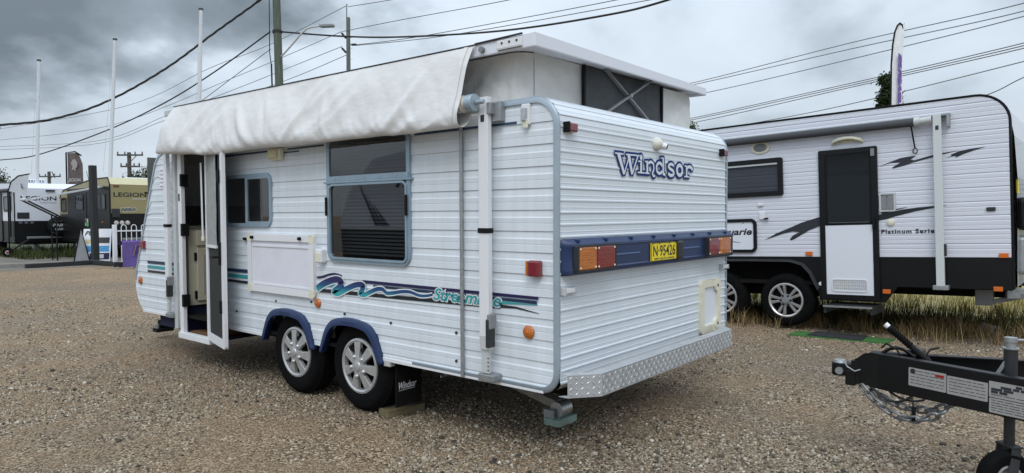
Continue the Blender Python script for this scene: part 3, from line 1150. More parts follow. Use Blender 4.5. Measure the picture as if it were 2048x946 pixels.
for i in range(5):
    y = wr + 0.12 + i * 0.17
    MB().lathe([(0.006, 0), (0.004, 0.004), (0, 0.005)], (-0.030, y, wm + 0.023), (-1, 0, 0), 8).build('rivet', M['alu'], win)
bl_ = blinds(win, wr + 0.06, wl - 0.06, wb + 0.05, wt_ - 0.05, 0.06)
w2l, w2r, w2b, w2t = 3.665, 2.892, 1.349, 1.800
mb = MB()
frame(mb, w2l - w2r, w2t - w2b, 0.085, 0.031, PS, 0.0, 0.020, (w2l + w2r) / 2, (w2t + w2b) / 2)
win2 = mb.build('window', M['frame_blue'], CV, smooth=40, label='small sliding kitchen window with blue grey frame')
glass_pane(w2r + 0.028, w2l - 0.028, w2b + 0.028, w2t - 0.028, 0.06, -0.010, win2)
mb = MB()
ym = 3.285
mb.box(-0.022, -0.004, ym - 0.014, ym + 0.014, w2b + 0.03, w2t - 0.03)
mb.box(-0.018, -0.004, w2r + 0.036, ym - 0.014, w2b + 0.03, w2b + 0.046)
mb.box(-0.018, -0.004, w2r + 0.036, ym - 0.014, w2t - 0.046, w2t - 0.03)
mb.build('slider_frame', M['frame_blue'], win2, bevel=0.002)

# blue pinstripe along the top
for (y0, y1, z0, z1) in ((0.29, 1.16, 1.968, 1.983), (2.17, 2.66, 1.968, 1.981), (2.50, 2.80, 1.945, 1.955), (2.90, 3.92, 1.968, 1.983)):
    MB().box(-0.0085, -0.0055, y0, y1, z0, z1).build('pinstripe', M['pin'], CV)

# stripes, ribbon and lettering along the flank
DX = 0.0094
mb = MB()
bands_l = [('navy', 0.948, 0.978), ('teal', 0.898, 0.930), ('blackdecal', 0.855, 0.878)]
bands_r = [('purple', 0.956, 0.975), ('navy', 0.932, 0.951)]
for mname, z0, z1 in bands_l:
    MB().box(-DX, -0.0062, 3.26, 3.92, z0, z1).build('stripe', M[mname], CV)
    MB().box(-DX, -0.0062, 4.54, 5.32, z0, z1).build('stripe', M[mname], CV)
for mname, (za, zb_), (zc_, zd), y0, y1 in (('purple', (0.958, 0.980), (0.958, 0.976), 0.135, 1.72), ('navy', (0.936, 0.952), (0.932, 0.951), 0.145, 1.60), ('blackdecal', (0.856, 0.884), (0.884, 0.908), 0.42, 2.26)):
    mb = MB()
    n = 8
    rows = []
    for i in range(n + 1):
        f = i / n
        y = y0 + (y1 - y0) * f
        lo_, hi_ = zc_ + (za - zc_) * f, zd + (zb_ - zd) * f
        rows.append([(-DX, y, lo_), (-DX, y, hi_)])
    mb.grid(rows)
    if mname == 'blackdecal':
        mb.ribbon([(0.42, 0.899), (0.30, 0.900), (0.13, 0.880)], [0.010, 0.006, 0.0015], PS, DX)
    mb.build('stripe', M[mname], CV)
mb = MB()
mb.ribbon([(2.26, 0.913), (1.9, 0.914), (1.5, 0.915), (1.0, 0.917)], [0.010, 0.008, 0.006, 0.003], PS, DX - 0.0004)
mb.ribbon([(0.42, 0.921), (0.30, 0.924), (0.14, 0.928)], [0.009, 0.005, 0.0025], PS, DX)
mb.build('stripe', M['teal'], CV)
wave = [(2.279, 0.879), (2.208, 0.917), (2.13, 0.945), (2.045, 0.965), (1.985, 0.961), (1.962, 0.937), (2.024, 0.896), (2.070, 0.872), (2.01, 0.865), (1.921, 0.899), (1.819, 0.934), (1.744, 0.946), (1.705, 0.935), (1.728, 0.907), (1.755, 0.882), (1.708, 0.873), (1.638, 0.898), (1.557, 0.925), (1.498, 0.927), (1.453, 0.904), (1.376, 0.912), (1.3, 0.925), (1.214, 0.928), (1.131, 0.912), (1.06, 0.914), (1.0, 0.926)]


wv = smooth2(wave)
ws = [0.0265 - 0.0185 * (i / len(wv)) ** 1.2 for i in range(len(wv))]
MB().ribbon(wv, [w + 0.008 for w in ws], PS, DX + 0.0004).build('ribbon_outline', M['white'], CV)
MB().ribbon(wv, ws, PS, DX + 0.0010).build('ribbon_decal', M['wave'], CV)
MB().ribbon(smooth2([(2.279, 0.967), (2.207, 0.977), (2.129, 0.996), (2.045, 1.006), (1.965, 0.994)]), 0.008, PS, DX).build('ribbon_decal', M['purple'], CV)
text('lettering', 'Streamline', (-DX - 0.0004, 1.000, 0.886), (0, -1, 0), (0, 0, 1), 0.597, 0.092, M['white'], CV, shear=0.3, bold=0.075)
text('lettering', 'Streamline', (-DX - 0.0010, 0.992, 0.892), (0, -1, 0), (0, 0, 1), 0.58, 0.080, M['teal'], CV, shear=0.3, bold=0.022)

# tunnel boot / picnic table
mb = MB()
ty0, ty1, tz0, tz1 = 2.288, 3.252, 0.806, 1.290
panel(mb, ty1 - ty0 - 0.06, tz1 - tz0 - 0.06, 0.01, PS, 0.0, 0.020, (ty0 + ty1) / 2, (tz0 + tz1) / 2)
tb = mb.build('picnic_table', mat('table_white_laminate', (0.70, 0.71, 0.78), 0.4, var=0.08, vs=4), CV, label='fold-down white picnic table panel')
mb = MB()
frame(mb, ty1 - ty0, tz1 - tz0, 0.05, 0.055, PS, 0.0, 0.034, (ty0 + ty1) / 2, (tz0 + tz1) / 2)
mb.build('table_frame', M['white'], tb, smooth=40)
mb = MB()
frame(mb, ty1 - ty0 - 0.12, tz1 - tz0 - 0.15, 0.012, 0.014, PS, 0.012, 0.027, (ty0 + ty1) / 2, (tz0 + tz1) / 2 - 0.015)
mb.build('table_inner_bead', M['white'], tb)
for y, z in ((ty0 + .03, tz0 + .03), (ty1 - .03, tz0 + .03), (ty0 + .03, tz1 - .03), (ty1 - .03, tz1 - .03)):
    mb = MB()
    panel(mb, 0.066, 0.070, 0.022, PS, 0.02, 0.0365, y, z)
    mb.build('corner_cap', M['offwhite'], tb)
for y in (ty0 + 0.17, ty1 - 0.09):
    MB().lathe([(0.014, 0), (0.014, 0.02), (0.008, 0.026), (0, 0.027)], (-0.033, y, tz1 - 0.028), (-1, 0, 0), 12).build('catch', M['blackmat'], tb, smooth=40)
MB().obox((-0.02, 3.31, 1.245), (0.012, 0, 0), (0, 0.028, 0), (0, 0, 0.012)).build('door_catch', M['blackmat'], CV, bevel=0.006)
# water filler / power inlet
pi = MB().box(-0.055, 0.0, 2.155, 2.235, 1.085, 1.190).build('power_inlet', M['white'], CV, bevel=0.012)
MB().box(-0.060, -0.050, 2.165, 2.225, 1.090, 1.165).build('inlet_flap', M['offwhite'], pi, bevel=0.008)
# annexe light
al = MB().box(-0.05, 0.0, 2.705, 2.875, 1.892, 1.992).build('annexe_light', M['offwhite'], CV, bevel=0.02, seg=3)
MB().box(-0.066, -0.045, 2.735, 2.865, 1.905, 1.985).build('lens', M['yellowed'], al, bevel=0.014)
# markers
for (y, z, r) in ((0.205, 0.766, 0.040), (2.269, 0.769, 0.036), (5.50, 0.759, 0.042)):
    k = MB().lathe([(r, 0.006), (r, 0.014), (r * 0.8, 0.022), (r * 0.3, 0.026), (0, 0.026)], (0, y, z), (-1, 0, 0), 22).build('side_marker', M['amber'], CV, smooth=35)
    MB().lathe([(0.012, 0.026), (0.010, 0.030), (0, 0.031)], (0, y, z), (-1, 0, 0), 10).build('screw', M['orange'], k)
rl_ = MB().box(-0.050, 0.0, 0.105, 0.185, 1.090, 1.184).build('side_lamp', M['redlens'], CV, bevel=0.012)
MB().box(-0.049, -0.004, 0.184, 0.200, 1.094, 1.180).build('amber_half', M['amber'], rl_, bevel=0.006)
MB().box(-0.03, 0.0, 5.36, 5.455, 1.095, 1.185).build('side_lamp', M['redlens'], CV, bevel=0.008)
for i in range(5):
    MB().box(-0.014, 0.0, 4.80, 4.98, 1.745 + i * 0.040, 1.768 + i * 0.040).build('vent_louvre', M['white'], CV, bevel=0.004)
for (y, z) in ((2.36, 0.772), (1.94, 0.716), (1.42, 0.70), (0.79, 0.70), (2.86, 0.74), (3.5, 0.60), (0.79, 0.52)):
    MB().lathe([(0.010, 0.004), (0.009, 0.012), (0, 0.014)], (0, y, z), (-1, 0, 0), 8).build('press_stud', M['charred'], CV)
# roof latch
lt = MB().box(-0.024, 0.0, 0.185, 0.245, 1.955, 2.075).build('roof_latch', M['white'], CV, bevel=0.006)
MB().box(-0.044, -0.022, 0.200, 0.232, 1.975, 2.050).build('latch_lever', M['alu'], lt, bevel=0.004)
MB().box(-0.034, -0.022, 0.192, 0.226, 1.935, 1.985).build('latch_hook', M['offwhite'], lt, bevel=0.004)
# sail-track / annexe rail pole
MB().cyl((-0.022, 0.722, 0.432), (-0.022, 0.722, 1.985), 0.0125).build('annexe_rail', M['galv'], CV, smooth=50)

# awning posts
for (y, w, ztop, zbot) in ((0.482, 0.074, 2.135, 0.50), (4.69, 0.070, 2.06, 0.49)):
    po = MB().box(-0.088, -0.050, y - w / 2, y + w / 2, zbot + 0.14, ztop).build('awning_post', M['white'], CV, bevel=0.004, label='white aluminium awning arm folded against the side')
    MB().box(-0.080, -0.056, y - w / 2 + 0.008, y + w / 2 - 0.010, zbot, zbot + 0.14).build('inner_arm', M['lightgrey'], po, bevel=0.003)
    MB().box(-0.094, -0.044, y - w / 2 - 0.005, y + w / 2 + 0.005, 1.335, 1.365).build('strap', M['blackmat'], po, bevel=0.003)
    MB().box(-0.112, -0.050, y - w / 2 - 0.022, y - w / 2 + 0.006, zbot + 0.16, zbot + 0.33).build('arm_latch', M['charred'], po, bevel=0.008)
    MB().box(-0.108, -0.046, y - w / 2 - 0.030, y - w / 2 - 0.002, zbot + 0.27, zbot + 0.36).build('arm_lever', M['midgrey'], po, bevel=0.008)
    MB().box(-0.0905, -0.0850, y - w / 2 + 0.004, y + w / 2 - 0.006, zbot + 0.145, zbot + 0.225).build('arm_plate', M['lightgrey'], po)
    for i in range(4):
        MB().cyl((-0.081, y - w / 2 + 0.012, zbot + 0.02 + i * 0.024), (-0.079, y - w / 2 + 0.012, zbot + 0.02 + i * 0.024), 0.005, n=8).build('peg_hole', M['blackmat'], po)
    mb = MB().box(-0.085, 0.0, y - 0.07, y + 0.055, zbot - 0.050, zbot - 0.004)
    mb.build('foot_bracket', M['galv'], po, bevel=0.008)
    if y < 1:
        mb = MB().box(-0.05, 0.0, y - 0.105, y - 0.028, 1.990, 2.105)
        mb.box(-0.09, -0.04, y - 0.06, y - 0.03, 2.03, 2.10)
        mb.build('wall_bracket', M['galv'], po, bevel=0.004)
        MB().box(-0.090, -0.086, y - 0.012, y + 0.016, 1.99, 2.03).build('slot', M['charred'], po)
# awning roller and fabric
ro = MB().cyl((-0.125, 0.545, 2.100), (-0.125, 4.66, 2.085), 0.043, n=20).build('awning_roller', M['offwhite'], CV, smooth=50)
mb = MB().cyl((-0.125, 0.505, 2.100), (-0.125, 0.560, 2.100), 0.052, n=20)
mb.cyl((-0.125, 0.500, 2.100), (-0.125, 0.440, 2.100), 0.014)
mb.build('roller_cap', M['trim'], ro, bevel=0.004, smooth=50)
for y in (0.60, 0.625, 0.65):
    MB().lathe([(0.043, -0.008), (0.051 - (y - 0.6) * 0.05, -0.008), (0.051, 0.008), (0.043, 0.008)], (-0.125, y, 2.100), (0, 1, 0), 20).build('fabric_edge_wrap', M['awning'], ro, smooth=50)


def roof_z(y):
    return 2.447 + (y - 0.5) * 0.0108


NU, NV = 300, 56
prof_b = [(-0.078, 0.0), (-0.100, -0.055), (-0.128, -0.130), (-0.155, -0.215), (-0.178, -0.300), (-0.198, -0.375), (-0.207, -0.430), (-0.198, -0.472), (-0.170, -0.490), (-0.132, -0.482), (-0.098, -0.455), (-0.078, -0.420), (-0.073, -0.385), (-0.078, -0.350)]
pb = smooth2(prof_b, 4)
rows = []
for j in range(NV):
    v = j / (NV - 1)
    q = v * (len(pb) - 1)
    i0 = min(int(q), len(pb) - 2)
    base = Vector(pb[i0]).lerp(Vector(pb[i0 + 1]), q - i0)
    tng = (Vector(pb[i0 + 1]) - Vector(pb[i0])).normalized()
    nrm = Vector((tng.y, -tng.x))
    row = []
    for i in range(NU):
        uu = i / (NU - 1)
        yb = 0.558 + uu * (4.47 - 0.558)
        sp = min(1, v / 0.55)
        y = yb + sp * (0.055 * (1 - uu) * 0.9 + 0.16 * uu ** 6 * 1.0) * (1 if uu > .5 else 0.6)
        sag = 1.0 + 0.03 * noise.noise((y * 0.9, 0.3, 2.0)) - 0.10 * max(0, uu - 0.78) / 0.22 * 0.9 + 0.03 * math.exp(-((uu - 0.72) / 0.1) ** 2)
        env = math.sin(min(1, v / 0.62) * math.pi * 0.93) ** 0.8 if v < 0.62 else 0.22
        # slack diagonal folds hanging from the rail
        f = 0.0
        f += 0.022 * noise.noise((y * 0.95 + v * 0.9, v * 1.3, 5.0))
        f += 0.011 * noise.noise((y * 2.6 + v * 3.0, v * 1.2, 8.0))
        f += 0.012 * (1 - abs(noise.noise((y * 3.4 - v * 4.0, v * 1.4, 1.5))) * 4) * max(0, noise.noise((y * 1.1, v * 2, 6.5)) + 0.1)
        f += 0.0045 * noise.noise((y * 9.0 + v * 8.5, v * 1.6, 21.5))
        low = max(0.0, min(1.0, (v - 0.22) * 5))
        f += 0.0030 * low * noise.noise((y * 19.0 + v * 9.0, v * 2.0, 4.5))
        f += 0.0014 * noise.noise((y * 46.0, v * 6, 4.5))
        for (yc, sl, wd, am) in ((4.05, 0.45, 0.05, 0.016), (3.10, -0.9, 0.06, 0.018), (2.20, 0.75, 0.045, 0.013), (1.02, 0.85, 0.05, 0.015), (1.95, -0.25, 0.03, 0.006), (2.75, -0.5, 0.035, -0.008)):
            t = (y - yc - sl * (v - 0.25)) / (wd * (0.7 + 1.2 * v))
            f += am * math.exp(-t * t) * math.exp(-((v - 0.34) / 0.20) ** 2)
        o = base + nrm * (f * env * 1.6)
        row.append((o.x, y, roof_z(yb) + o.y * sag))
    rows.append(row)
aw = MB().grid(rows).build('awning_fabric', M['awning'], CV, smooth=180, label='dirty white awning vinyl hanging slack from the roof rail')
aw.modifiers.new('solid', 'SOLIDIFY').thickness = 0.002
hem = MB()
for i0, i1 in ((3, 6),):
    hem.grid([[(r[i0][0] - 0.0035, r[i0][1], r[i0][2]) for r in rows[:40]], [(r[i1][0] - 0.0035, r[i1][1], r[i1][2]) for r in rows[:40]]])
hem.build('stitched_hem', M['awning'], aw, smooth=180)
MB().cyl((-0.080, 0.545, roof_z(0.545) + 0.002), (-0.080, 4.48, roof_z(4.48) + 0.002), 0.0045).build('awning_rail', M['charred'], CV)
MB().cyl((-0.066, 0.20, 2.462), (-0.066, 0.56, 2.4585), 0.006).build('sail_track', M['charred'], CV)

# raised roof: a shallow lid with a lip, corners at their measured heights
ROOFC = {'rl': (-0.060, 0.112, 2.377, 2.455), 'rr': (2.412, 0.200, 2.436, 2.494), 'fl': (-0.060, 4.66, 2.410, 2.497), 'fr': (2.412, 4.75, 2.470, 2.538)}


def lerp4(fx, fy, k):
    a, b, c, d_ = (ROOFC[q][k] for q in ('rl', 'rr', 'fl', 'fr'))
    return (a * (1 - fx) + b * fx) * (1 - fy) + (c * (1 - fx) + d_ * fx) * fy


rows_t, ring = [], []
nx, ny = 12, 18
for j in range(ny + 1):
    row = []
    for i in range(nx + 1):
        fx, fy = i / nx, j / ny
        cr_ = 0.045 * (1 - (2 * fx - 1) ** 2) * min(1, fy * 5, (1 - fy) * 5)
        row.append((lerp4(fx, fy, 0), lerp4(fx, fy, 1), lerp4(fx, fy, 3) + cr_))
    rows_t.append(row)
mb = MB()
mb.grid(rows_t)
per = [(0, j / 12) for j in range(12)] + [(i / 8, 1) for i in range(8)] + [(1, 1 - j / 12) for j in range(12)] + [(1 - i / 8, 0) for i in range(8)]
r_top = [(lerp4(a, b, 0), lerp4(a, b, 1), lerp4(a, b, 3)) for a, b in per]
r_bot = [(lerp4(a, b, 0), lerp4(a, b, 1), lerp4(a, b, 2)) for a, b in per]
ins = []
for (a, b) in per:
    a2, b2 = 0.006 + a * 0.988, 0.004 + b * 0.992
    ins.append((lerp4(a2, b2, 0), lerp4(a2, b2, 1), lerp4(a2, b2, 2)))
ins2 = [(p[0], p[1], p[2] + 0.030) for p in ins]
mb.grid([r_top, r_bot, ins, ins2], closed=True)
k = len(ins2)
mb.add(ins2, [tuple(range(k))])
pr_ = mb.build('pop_top_roof', M['roof'], CV, bevel=0.010, seg=2)
# rear lower lip that dips to the canvas
bk = MB().box(-0.072, -0.058, 0.20, 0.385, 2.392, 2.447).build('hinge_plate', M['white'], pr_, bevel=0.004)
for i in range(3):
    MB().lathe([(0.008, 0), (0.006, 0.004), (0, 0.005)], (-0.072, 0.235 + i * 0.055, 2.428), (-1, 0, 0), 8).build('bolt', M['charred'], bk)
MB().box(-0.076, -0.058, 0.205, 0.38, 2.392, 2.402).build('plate_lip', M['lightgrey'], bk)
MB().cyl((-0.085, 0.50, 2.415), (-0.060, 0.50, 2.415), 0.018, n=10).build('rail_end', M['midgrey'], pr_)
MB().box(-0.075, -0.03, 4.55, 4.70, 2.42, 2.475).build('roof_corner_cap', M['lightgrey'], pr_, bevel=0.006)

# pop-up canvas walls
CVX0, CVX1, CVY0, CVY1 = 0.07, 2.275, 0.30, 4.6


def canvas_wall(fn, n, name, label=None):
    rows = []
    for j in range(15):
        v = j / 14
        row = []
        for i in range(n + 1):
            row.append(fn(i / n, v))
        rows.append(row)
    o = MB().grid(rows).build(name, M['canvas'], CV, smooth=180, label=label)
    return o


def wr(a, b, s):
    w = 0.0
    w += 0.022 * noise.noise((a * 1.1, b * 1.2, s))
    w += 0.020 * (0.3 - abs(noise.noise((a * 1.6 + b * 1.9, b * 1.2, s + 3))))
    w += 0.010 * (0.3 - abs(noise.noise((a * 2.9 - b * 2.6, b * 1.9, s + 13))))
    w += 0.004 * noise.noise((a * 7, b * 2.6, s + 9))
    return w * 1.9


def rear_cv(u, v):
    x = CVX0 + 0.10 + (CVX1 - CVX0 - 0.10) * u
    z = 2.085 + v * 0.33 + 0.02 * u
    e_ = math.sin(math.pi * min(max(v, 0.0), 1)) ** 0.6
    q = 0.2 if 0.67 < x < 1.77 else 1.0
    q *= min(1, (x - CVX0 - 0.10) * 9)
    return (x, CVY0 + (wr(x * 3, v, 2.2) * q - 0.004) * e_, z)


def side_cv(u, v):
    y = CVY0 + 0.12 + u * (CVY1 - CVY0 - 0.12)
    z = 2.085 + v * 0.32
    e_ = math.sin(math.pi * min(max(v, 0.0), 1)) ** 0.6
    return (CVX0 + wr(y * 3, v, 7.7) * 1.2 * e_ * min(1, (y - CVY0 - 0.12) * 9), y, z)


def corner_cv(u, v):
    a = u * math.pi / 2
    z = 2.085 + v * 0.32
    e_ = math.sin(math.pi * v) ** 0.6
    k = 1 + wr(u * 2.0, v, 4.4) * 7 * e_ * math.sin(math.pi * u)
    return (CVX0 + 0.10 - 0.10 * math.cos(a) * k, CVY0 + 0.12 - 0.12 * math.sin(a) * k, z)


canvas_wall(rear_cv, 70, 'canvas_wall', 'rear canvas wall of the raised roof')
canvas_wall(side_cv, 110, 'canvas_wall', 'near side canvas wall of the raised roof')
canvas_wall(corner_cv, 16, 'canvas_corner')
mb = MB()
mb.grid([[(CVX1, CVY0, 2.085), (CVX1, CVY1, 2.085)], [(CVX1, CVY0, 2.44), (CVX1, CVY1, 2.47)]])
mb.grid([[(CVX0, CVY1, 2.085), (CVX1, CVY1, 2.085)], [(CVX0, CVY1, 2.44), (CVX1, CVY1, 2.47)]])
mb.build('canvas_wall', M['canvas'], CV)
# zipped mesh window with the crossed lift struts behind it
rows = []
for j in range(9):
    v = j / 8
    rows.append([(0.680 + 1.075 * i / 40, CVY0 - 0.016 + 0.010 * noise.noise((i * 0.28, v * 2.2, 3.3)) + 0.006 * noise.noise((i * 0.8 + v * 3, v * 2.0, 1.3)), 2.128 + v * 0.285 + 0.015 * i / 40) for i in range(41)])
cw = MB().grid(rows).build('mesh_window', M['mesh'], CV, smooth=180)
mb = MB()
mb.box(0.668, 0.688, CVY0 - 0.030, CVY0 - 0.010, 2.115, 2.42)
mb.box(1.748, 1.770, CVY0 - 0.030, CVY0 - 0.010, 2.125, 2.43)
mb.obox((1.219, CVY0 - 0.022, 2.125), (0.55, 0, 0.006), (0, 0.008, 0), (0, 0, 0.012))
mb.build('window_binding', M['blackmat'], cw)
MB().bar((0.915, CVY0 - 0.036, 2.43), (1.560, CVY0 - 0.036, 2.118), 0.012, 0.024, (0, 1, 0)).build('lift_strut', M['midgrey'], cw)
MB().bar((0.880, CVY0 - 0.050, 2.120), (1.560, CVY0 - 0.050, 2.45), 0.012, 0.024, (0, 1, 0)).build('lift_strut', M['midgrey'], cw)
MB().cyl((1.225, CVY0 - 0.066, 2.287), (1.225, CVY0 - 0.03, 2.287), 0.014, n=10).build('strut_pivot', M['galv'], cw)

# rear: lamp panel, plates, lamps, camera, lettering
TPX0, TPX1 = 0.016, 2.37
pf = [(0.0, 1.305), (-0.018, 1.303), (-0.040, 1.291), (-0.066, 1.275), (-0.068, 1.262), (-0.062, 1.257), (-0.062, 1.138), (-0.068, 1.130), (-0.062, 1.108), (-0.030, 1.098), (0.0, 1.096)]
rows = []
for (x, kx) in ((TPX0, 0.0), (TPX0 + 0.012, 0.45), (TPX0 + 0.030, 1.0), (0.9, 1.0), (1.5, 1.0), (TPX1 - 0.03, 1.0), (TPX1 - 0.012, 0.5), (TPX1, 0.0)):
    rows.append([(x, y * kx, 1.2 + (z - 1.2) * (0.97 + 0.03 * kx)) for y, z in pf])
tp = MB().grid(rows).build('lamp_panel', M['bluepl'], CV, smooth=35, label='moulded navy blue tail lamp panel across the rear')
for i in range(8):
    x = 0.12 + i * 0.30
    MB().box(x - 0.010, x + 0.010, -0.060, -0.030, 1.286, 1.3015).build('panel_clip', M['bluepl'], tp, bevel=0.003)
for (x0, x1, m) in ((0.062, 0.246, 'amber'), (0.250, 0.452, 'redlens'), (1.800, 1.998, 'redlens'), (2.002, 2.215, 'amber')):
    ln = MB().box(x0, x1, -0.098, -0.062, 1.128, 1.262).build('tail_lamp', M[m], tp, bevel=0.008)
    for x in (x0 + 0.014, x1 - 0.014):
        for z in (1.142, 1.248):
            MB().lathe([(0.007, 0), (0.005, 0.003), (0, 0.004)], (x, -0.098, z), (0, -1, 0), 8).build('screw', M['offwhite'], ln)
for xc, ww in ((0.257, 0.408), (2.008, 0.430)):
    mb = MB()
    frame(mb, ww, 0.150, 0.01, 0.010, PR, 0.06, 0.0985, xc, 1.195)
    mb.build('lamp_surround', M['charred'], tp)
for (x0, x1) in ((0.49, 0.80), (1.39, 1.70)):
    MB().box(x0, x1, -0.067, -0.063, 1.196, 1.204).build('moulded_line', mat('paler_line_blue', (0.09, 0.15, 0.32), 0.4), tp)  # moulded line in a paler blue than the panel
MB().box(1.30, 1.375, -0.100, -0.062, 1.128, 1.258).build('plate_lamp', M['charred'], tp, bevel=0.016)
npz0, npz1 = 1.130, 1.252
npl = MB().box(0.936, 1.304, -0.074, -0.064, npz0, npz1).build('number_plate', M['yellow'], tp, bevel=0.006)
text('plate_number', 'N\u00b795426', (0.962, -0.0742, 1.162), (1, 0, 0), (0, 0, 1), 0.316, 0.074, M['blackdecal'], npl, bold=0.012)
text('plate_state', 'NEW SOUTH WALES', (0.978, -0.0742, 1.138), (1, 0, 0), (0, 0, 1), 0.285, 0.015, M['blackdecal'], npl, bold=0.01)
mb = MB()
frame(mb, 0.368, 0.122, 0.008, 0.004, PR, 0.0745, 0.0752, 1.120, 1.191)
mb.build('plate_border', M['blackdecal'], npl)
for x in (0.955, 1.05, 1.19, 1.285):
    MB().lathe([(0.005, 0), (0.004, 0.003), (0, 0.004)], (x, -0.074, 1.246), (0, -1, 0), 8).build('screw', M['charred'], npl)
for x in (0.095, 2.248):
    MB().box(x - 0.048, x + 0.048, -0.040, 0.0, 1.905, 1.958).build('clearance_lamp', M['redlens'], CV, bevel=0.010)
    MB().box(x - 0.052, x - 0.034, -0.044, 0.0, 1.902, 1.961).build('lamp_base', M['blackmat'], CV, bevel=0.006)
cb = MB().lathe([(0.046, 0.0), (0.046, 0.012), (0.041, 0.024), (0.034, 0.038), (0.024, 0.048), (0.0, 0.052)], (1.130, 0, 1.918), (0, -1, 0), 24).build('reversing_camera', M['camwhite'], CV, smooth=40)
mb = MB().cyl((1.148, -0.030, 1.908), (1.166, -0.066, 1.898), 0.023, 0.021, n=16)
mb.build('camera_barrel', M['white'], cb, smooth=50)
MB().cyl((1.1655, -0.065, 1.8983), (1.169, -0.072, 1.8965), 0.014, n=14).build('camera_lens', M['black'], cb)
for x in (0.075, 2.275):
    hb = MB().box(x - 0.055, x + 0.060, -0.030, -0.006, 1.000, 1.028).build('grab_bracket', M['white'], CV, bevel=0.004)
    MB().box(x - 0.062, x - 0.044, -0.034, 0.0, 0.99, 1.035).build('bracket_end', M['lightgrey'], hb, bevel=0.003)
    MB().box(x + 0.045, x + 0.062, -0.034, 0.0, 0.995, 1.03).build('bracket_end', M['lightgrey'], hb, bevel=0.003)
# access hatch
hx, hz_ = 2.007, 0.725
mb = MB()
panel(mb, 0.36, 0.405, 0.02, PR, 0.0, 0.010, hx, hz_)
ht = mb.build('access_hatch', M['roof'], CV)
mb = MB()
frame(mb, 0.365, 0.412, 0.035, 0.062, PR, 0.0, 0.026, hx, hz_, tb=0.058)
mb.build('hatch_frame', M['offwhite'], ht, smooth=40)
for z in (0.875, 0.575):
    lk = MB()
    panel(lk, 0.085, 0.085, 0.036, PR, 0.01, 0.031, 2.118, z)
    k = lk.build('hatch_lock', M['offwhite'], ht, smooth=40)
    MB().lathe([(0.012, 0), (0.010, 0.003), (0, 0.0035)], (2.122, -0.031, z), (0, -1, 0), 10).build('keyhole', M['charred'], k)


# script lettering on the rear, built from strokes
def strokes(P, segs, grow, d, name, m):
    mb = MB()
    n = [0]

    def disc(c, r):
        k = 10
        mb.add([P(c[0] + r * math.cos(6.2832 * i / k), c[1] + r * math.sin(6.2832 * i / k), d + n[0] * 0.00001) for i in range(k)], [tuple(range(k))])
        n[0] += 1
    for pts, wa, wb_ in segs:
        for i in range(len(pts) - 1):
            a, b = Vector(pts[i]), Vector(pts[i + 1])
            t = (b - a).normalized()
            nn = Vector((-t.y, t.x))
            f0, f1 = i / (len(pts) - 1), (i + 1) / (len(pts) - 1)
            w0, w1 = wa + (wb_ - wa) * f0 + grow, wa + (wb_ - wa) * f1 + grow
            a2, b2 = a - t * grow * 0.6, b + t * grow * 0.6
            mb.add([P(*(a2 + nn * w0), d + n[0] * 0.00001), P(*(b2 + nn * w1), d + n[0] * 0.00001), P(*(b2 - nn * w1), d + n[0] * 0.00001), P(*(a2 - nn * w0), d + n[0] * 0.00001)], [(0, 1, 2, 3)])
            n[0] += 1
            if 0 < i:
                disc(a, w0)
    return mb.build(name, m, CV)


def arc(cx, cy, rx, ry, a0, a1, n=12):
    return [(cx + rx * math.cos(R(a0 + (a1 - a0) * i / n)), cy + ry * math.sin(R(a0 + (a1 - a0) * i / n))) for i in range(n + 1)]


B_, X_, T_ = 1.715, 1.797, 1.822
SEG = [
    ([(0.590, T_), (0.690, T_)], 0.006, 0.006), ([(0.630, T_), (0.700, 1.697)], 0.022, 0.015), ([(0.700, 1.697), (0.765, T_ - 0.005)], 0.008, 0.006),
    ([(0.722, T_), (0.850, T_ + 0.002)], 0.006, 0.006), ([(0.755, T_), (0.800, 1.700)], 0.021, 0.015), ([(0.800, 1.700), (0.872, T_ - 0.004)], 0.008, 0.008), ([(0.850, T_), (0.895, T_ + 0.003)], 0.006, 0.006),
    (arc(0.918, 1.815, 0.008, 0.008, 0, 360, 6), 0.013, 0.013), ([(0.918, X_ - 0.008), (0.915, B_)], 0.0145, 0.0145), ([(0.880, X_ - 0.010), (0.925, X_ - 0.007)], 0.006, 0.007), ([(0.872, B_), (0.955, B_)], 0.006, 0.006),
    ([(1.000, X_ - 0.004), (1.000, B_)], 0.0145, 0.0145), ([(0.968, X_ - 0.006), (1.008, X_ - 0.004)], 0.006, 0.006), ([(0.962, B_), (1.030, B_)], 0.006, 0.006), (arc(1.050, 1.765, 0.040, 0.028, 150, 0, 8) + [(1.088, 1.74), (1.070, 1.715), (1.086, 1.698), (1.108, 1.704)], 0.012, 0.009),
    (arc(1.172, 1.757, 0.044, 0.036, 25, 335, 14), 0.013, 0.012), ([(1.226, T_ + 0.006), (1.228, B_ + 0.006), (1.258, B_)], 0.0145, 0.012), ([(1.190, T_ + 0.005), (1.238, T_ + 0.007)], 0.006, 0.006),
    (arc(1.348, 1.775, 0.042, 0.019, 20, 190, 10) + [(1.330, 1.760), (1.368, 1.750)] + arc(1.345, 1.733, 0.042, 0.019, 30, -170, 10), 0.012, 0.014),
    (arc(1.478, 1.757, 0.044, 0.036, 0, 360, 18), 0.016, 0.016),
    ([(1.590, X_ - 0.004), (1.592, B_)], 0.0145, 0.0145), ([(1.556, X_ - 0.006), (1.596, X_ - 0.003)], 0.006, 0.006), ([(1.552, B_), (1.635, B_)], 0.006, 0.006), (arc(1.640, 1.764, 0.046, 0.026, 160, 10, 8), 0.011, 0.018),
]
strokes(PR, [(a_, b_ * 0.86, c_ * 0.86) for a_, b_, c_ in SEG], 0.0140, 0.0075, 'lettering_outline', M['navy2'])
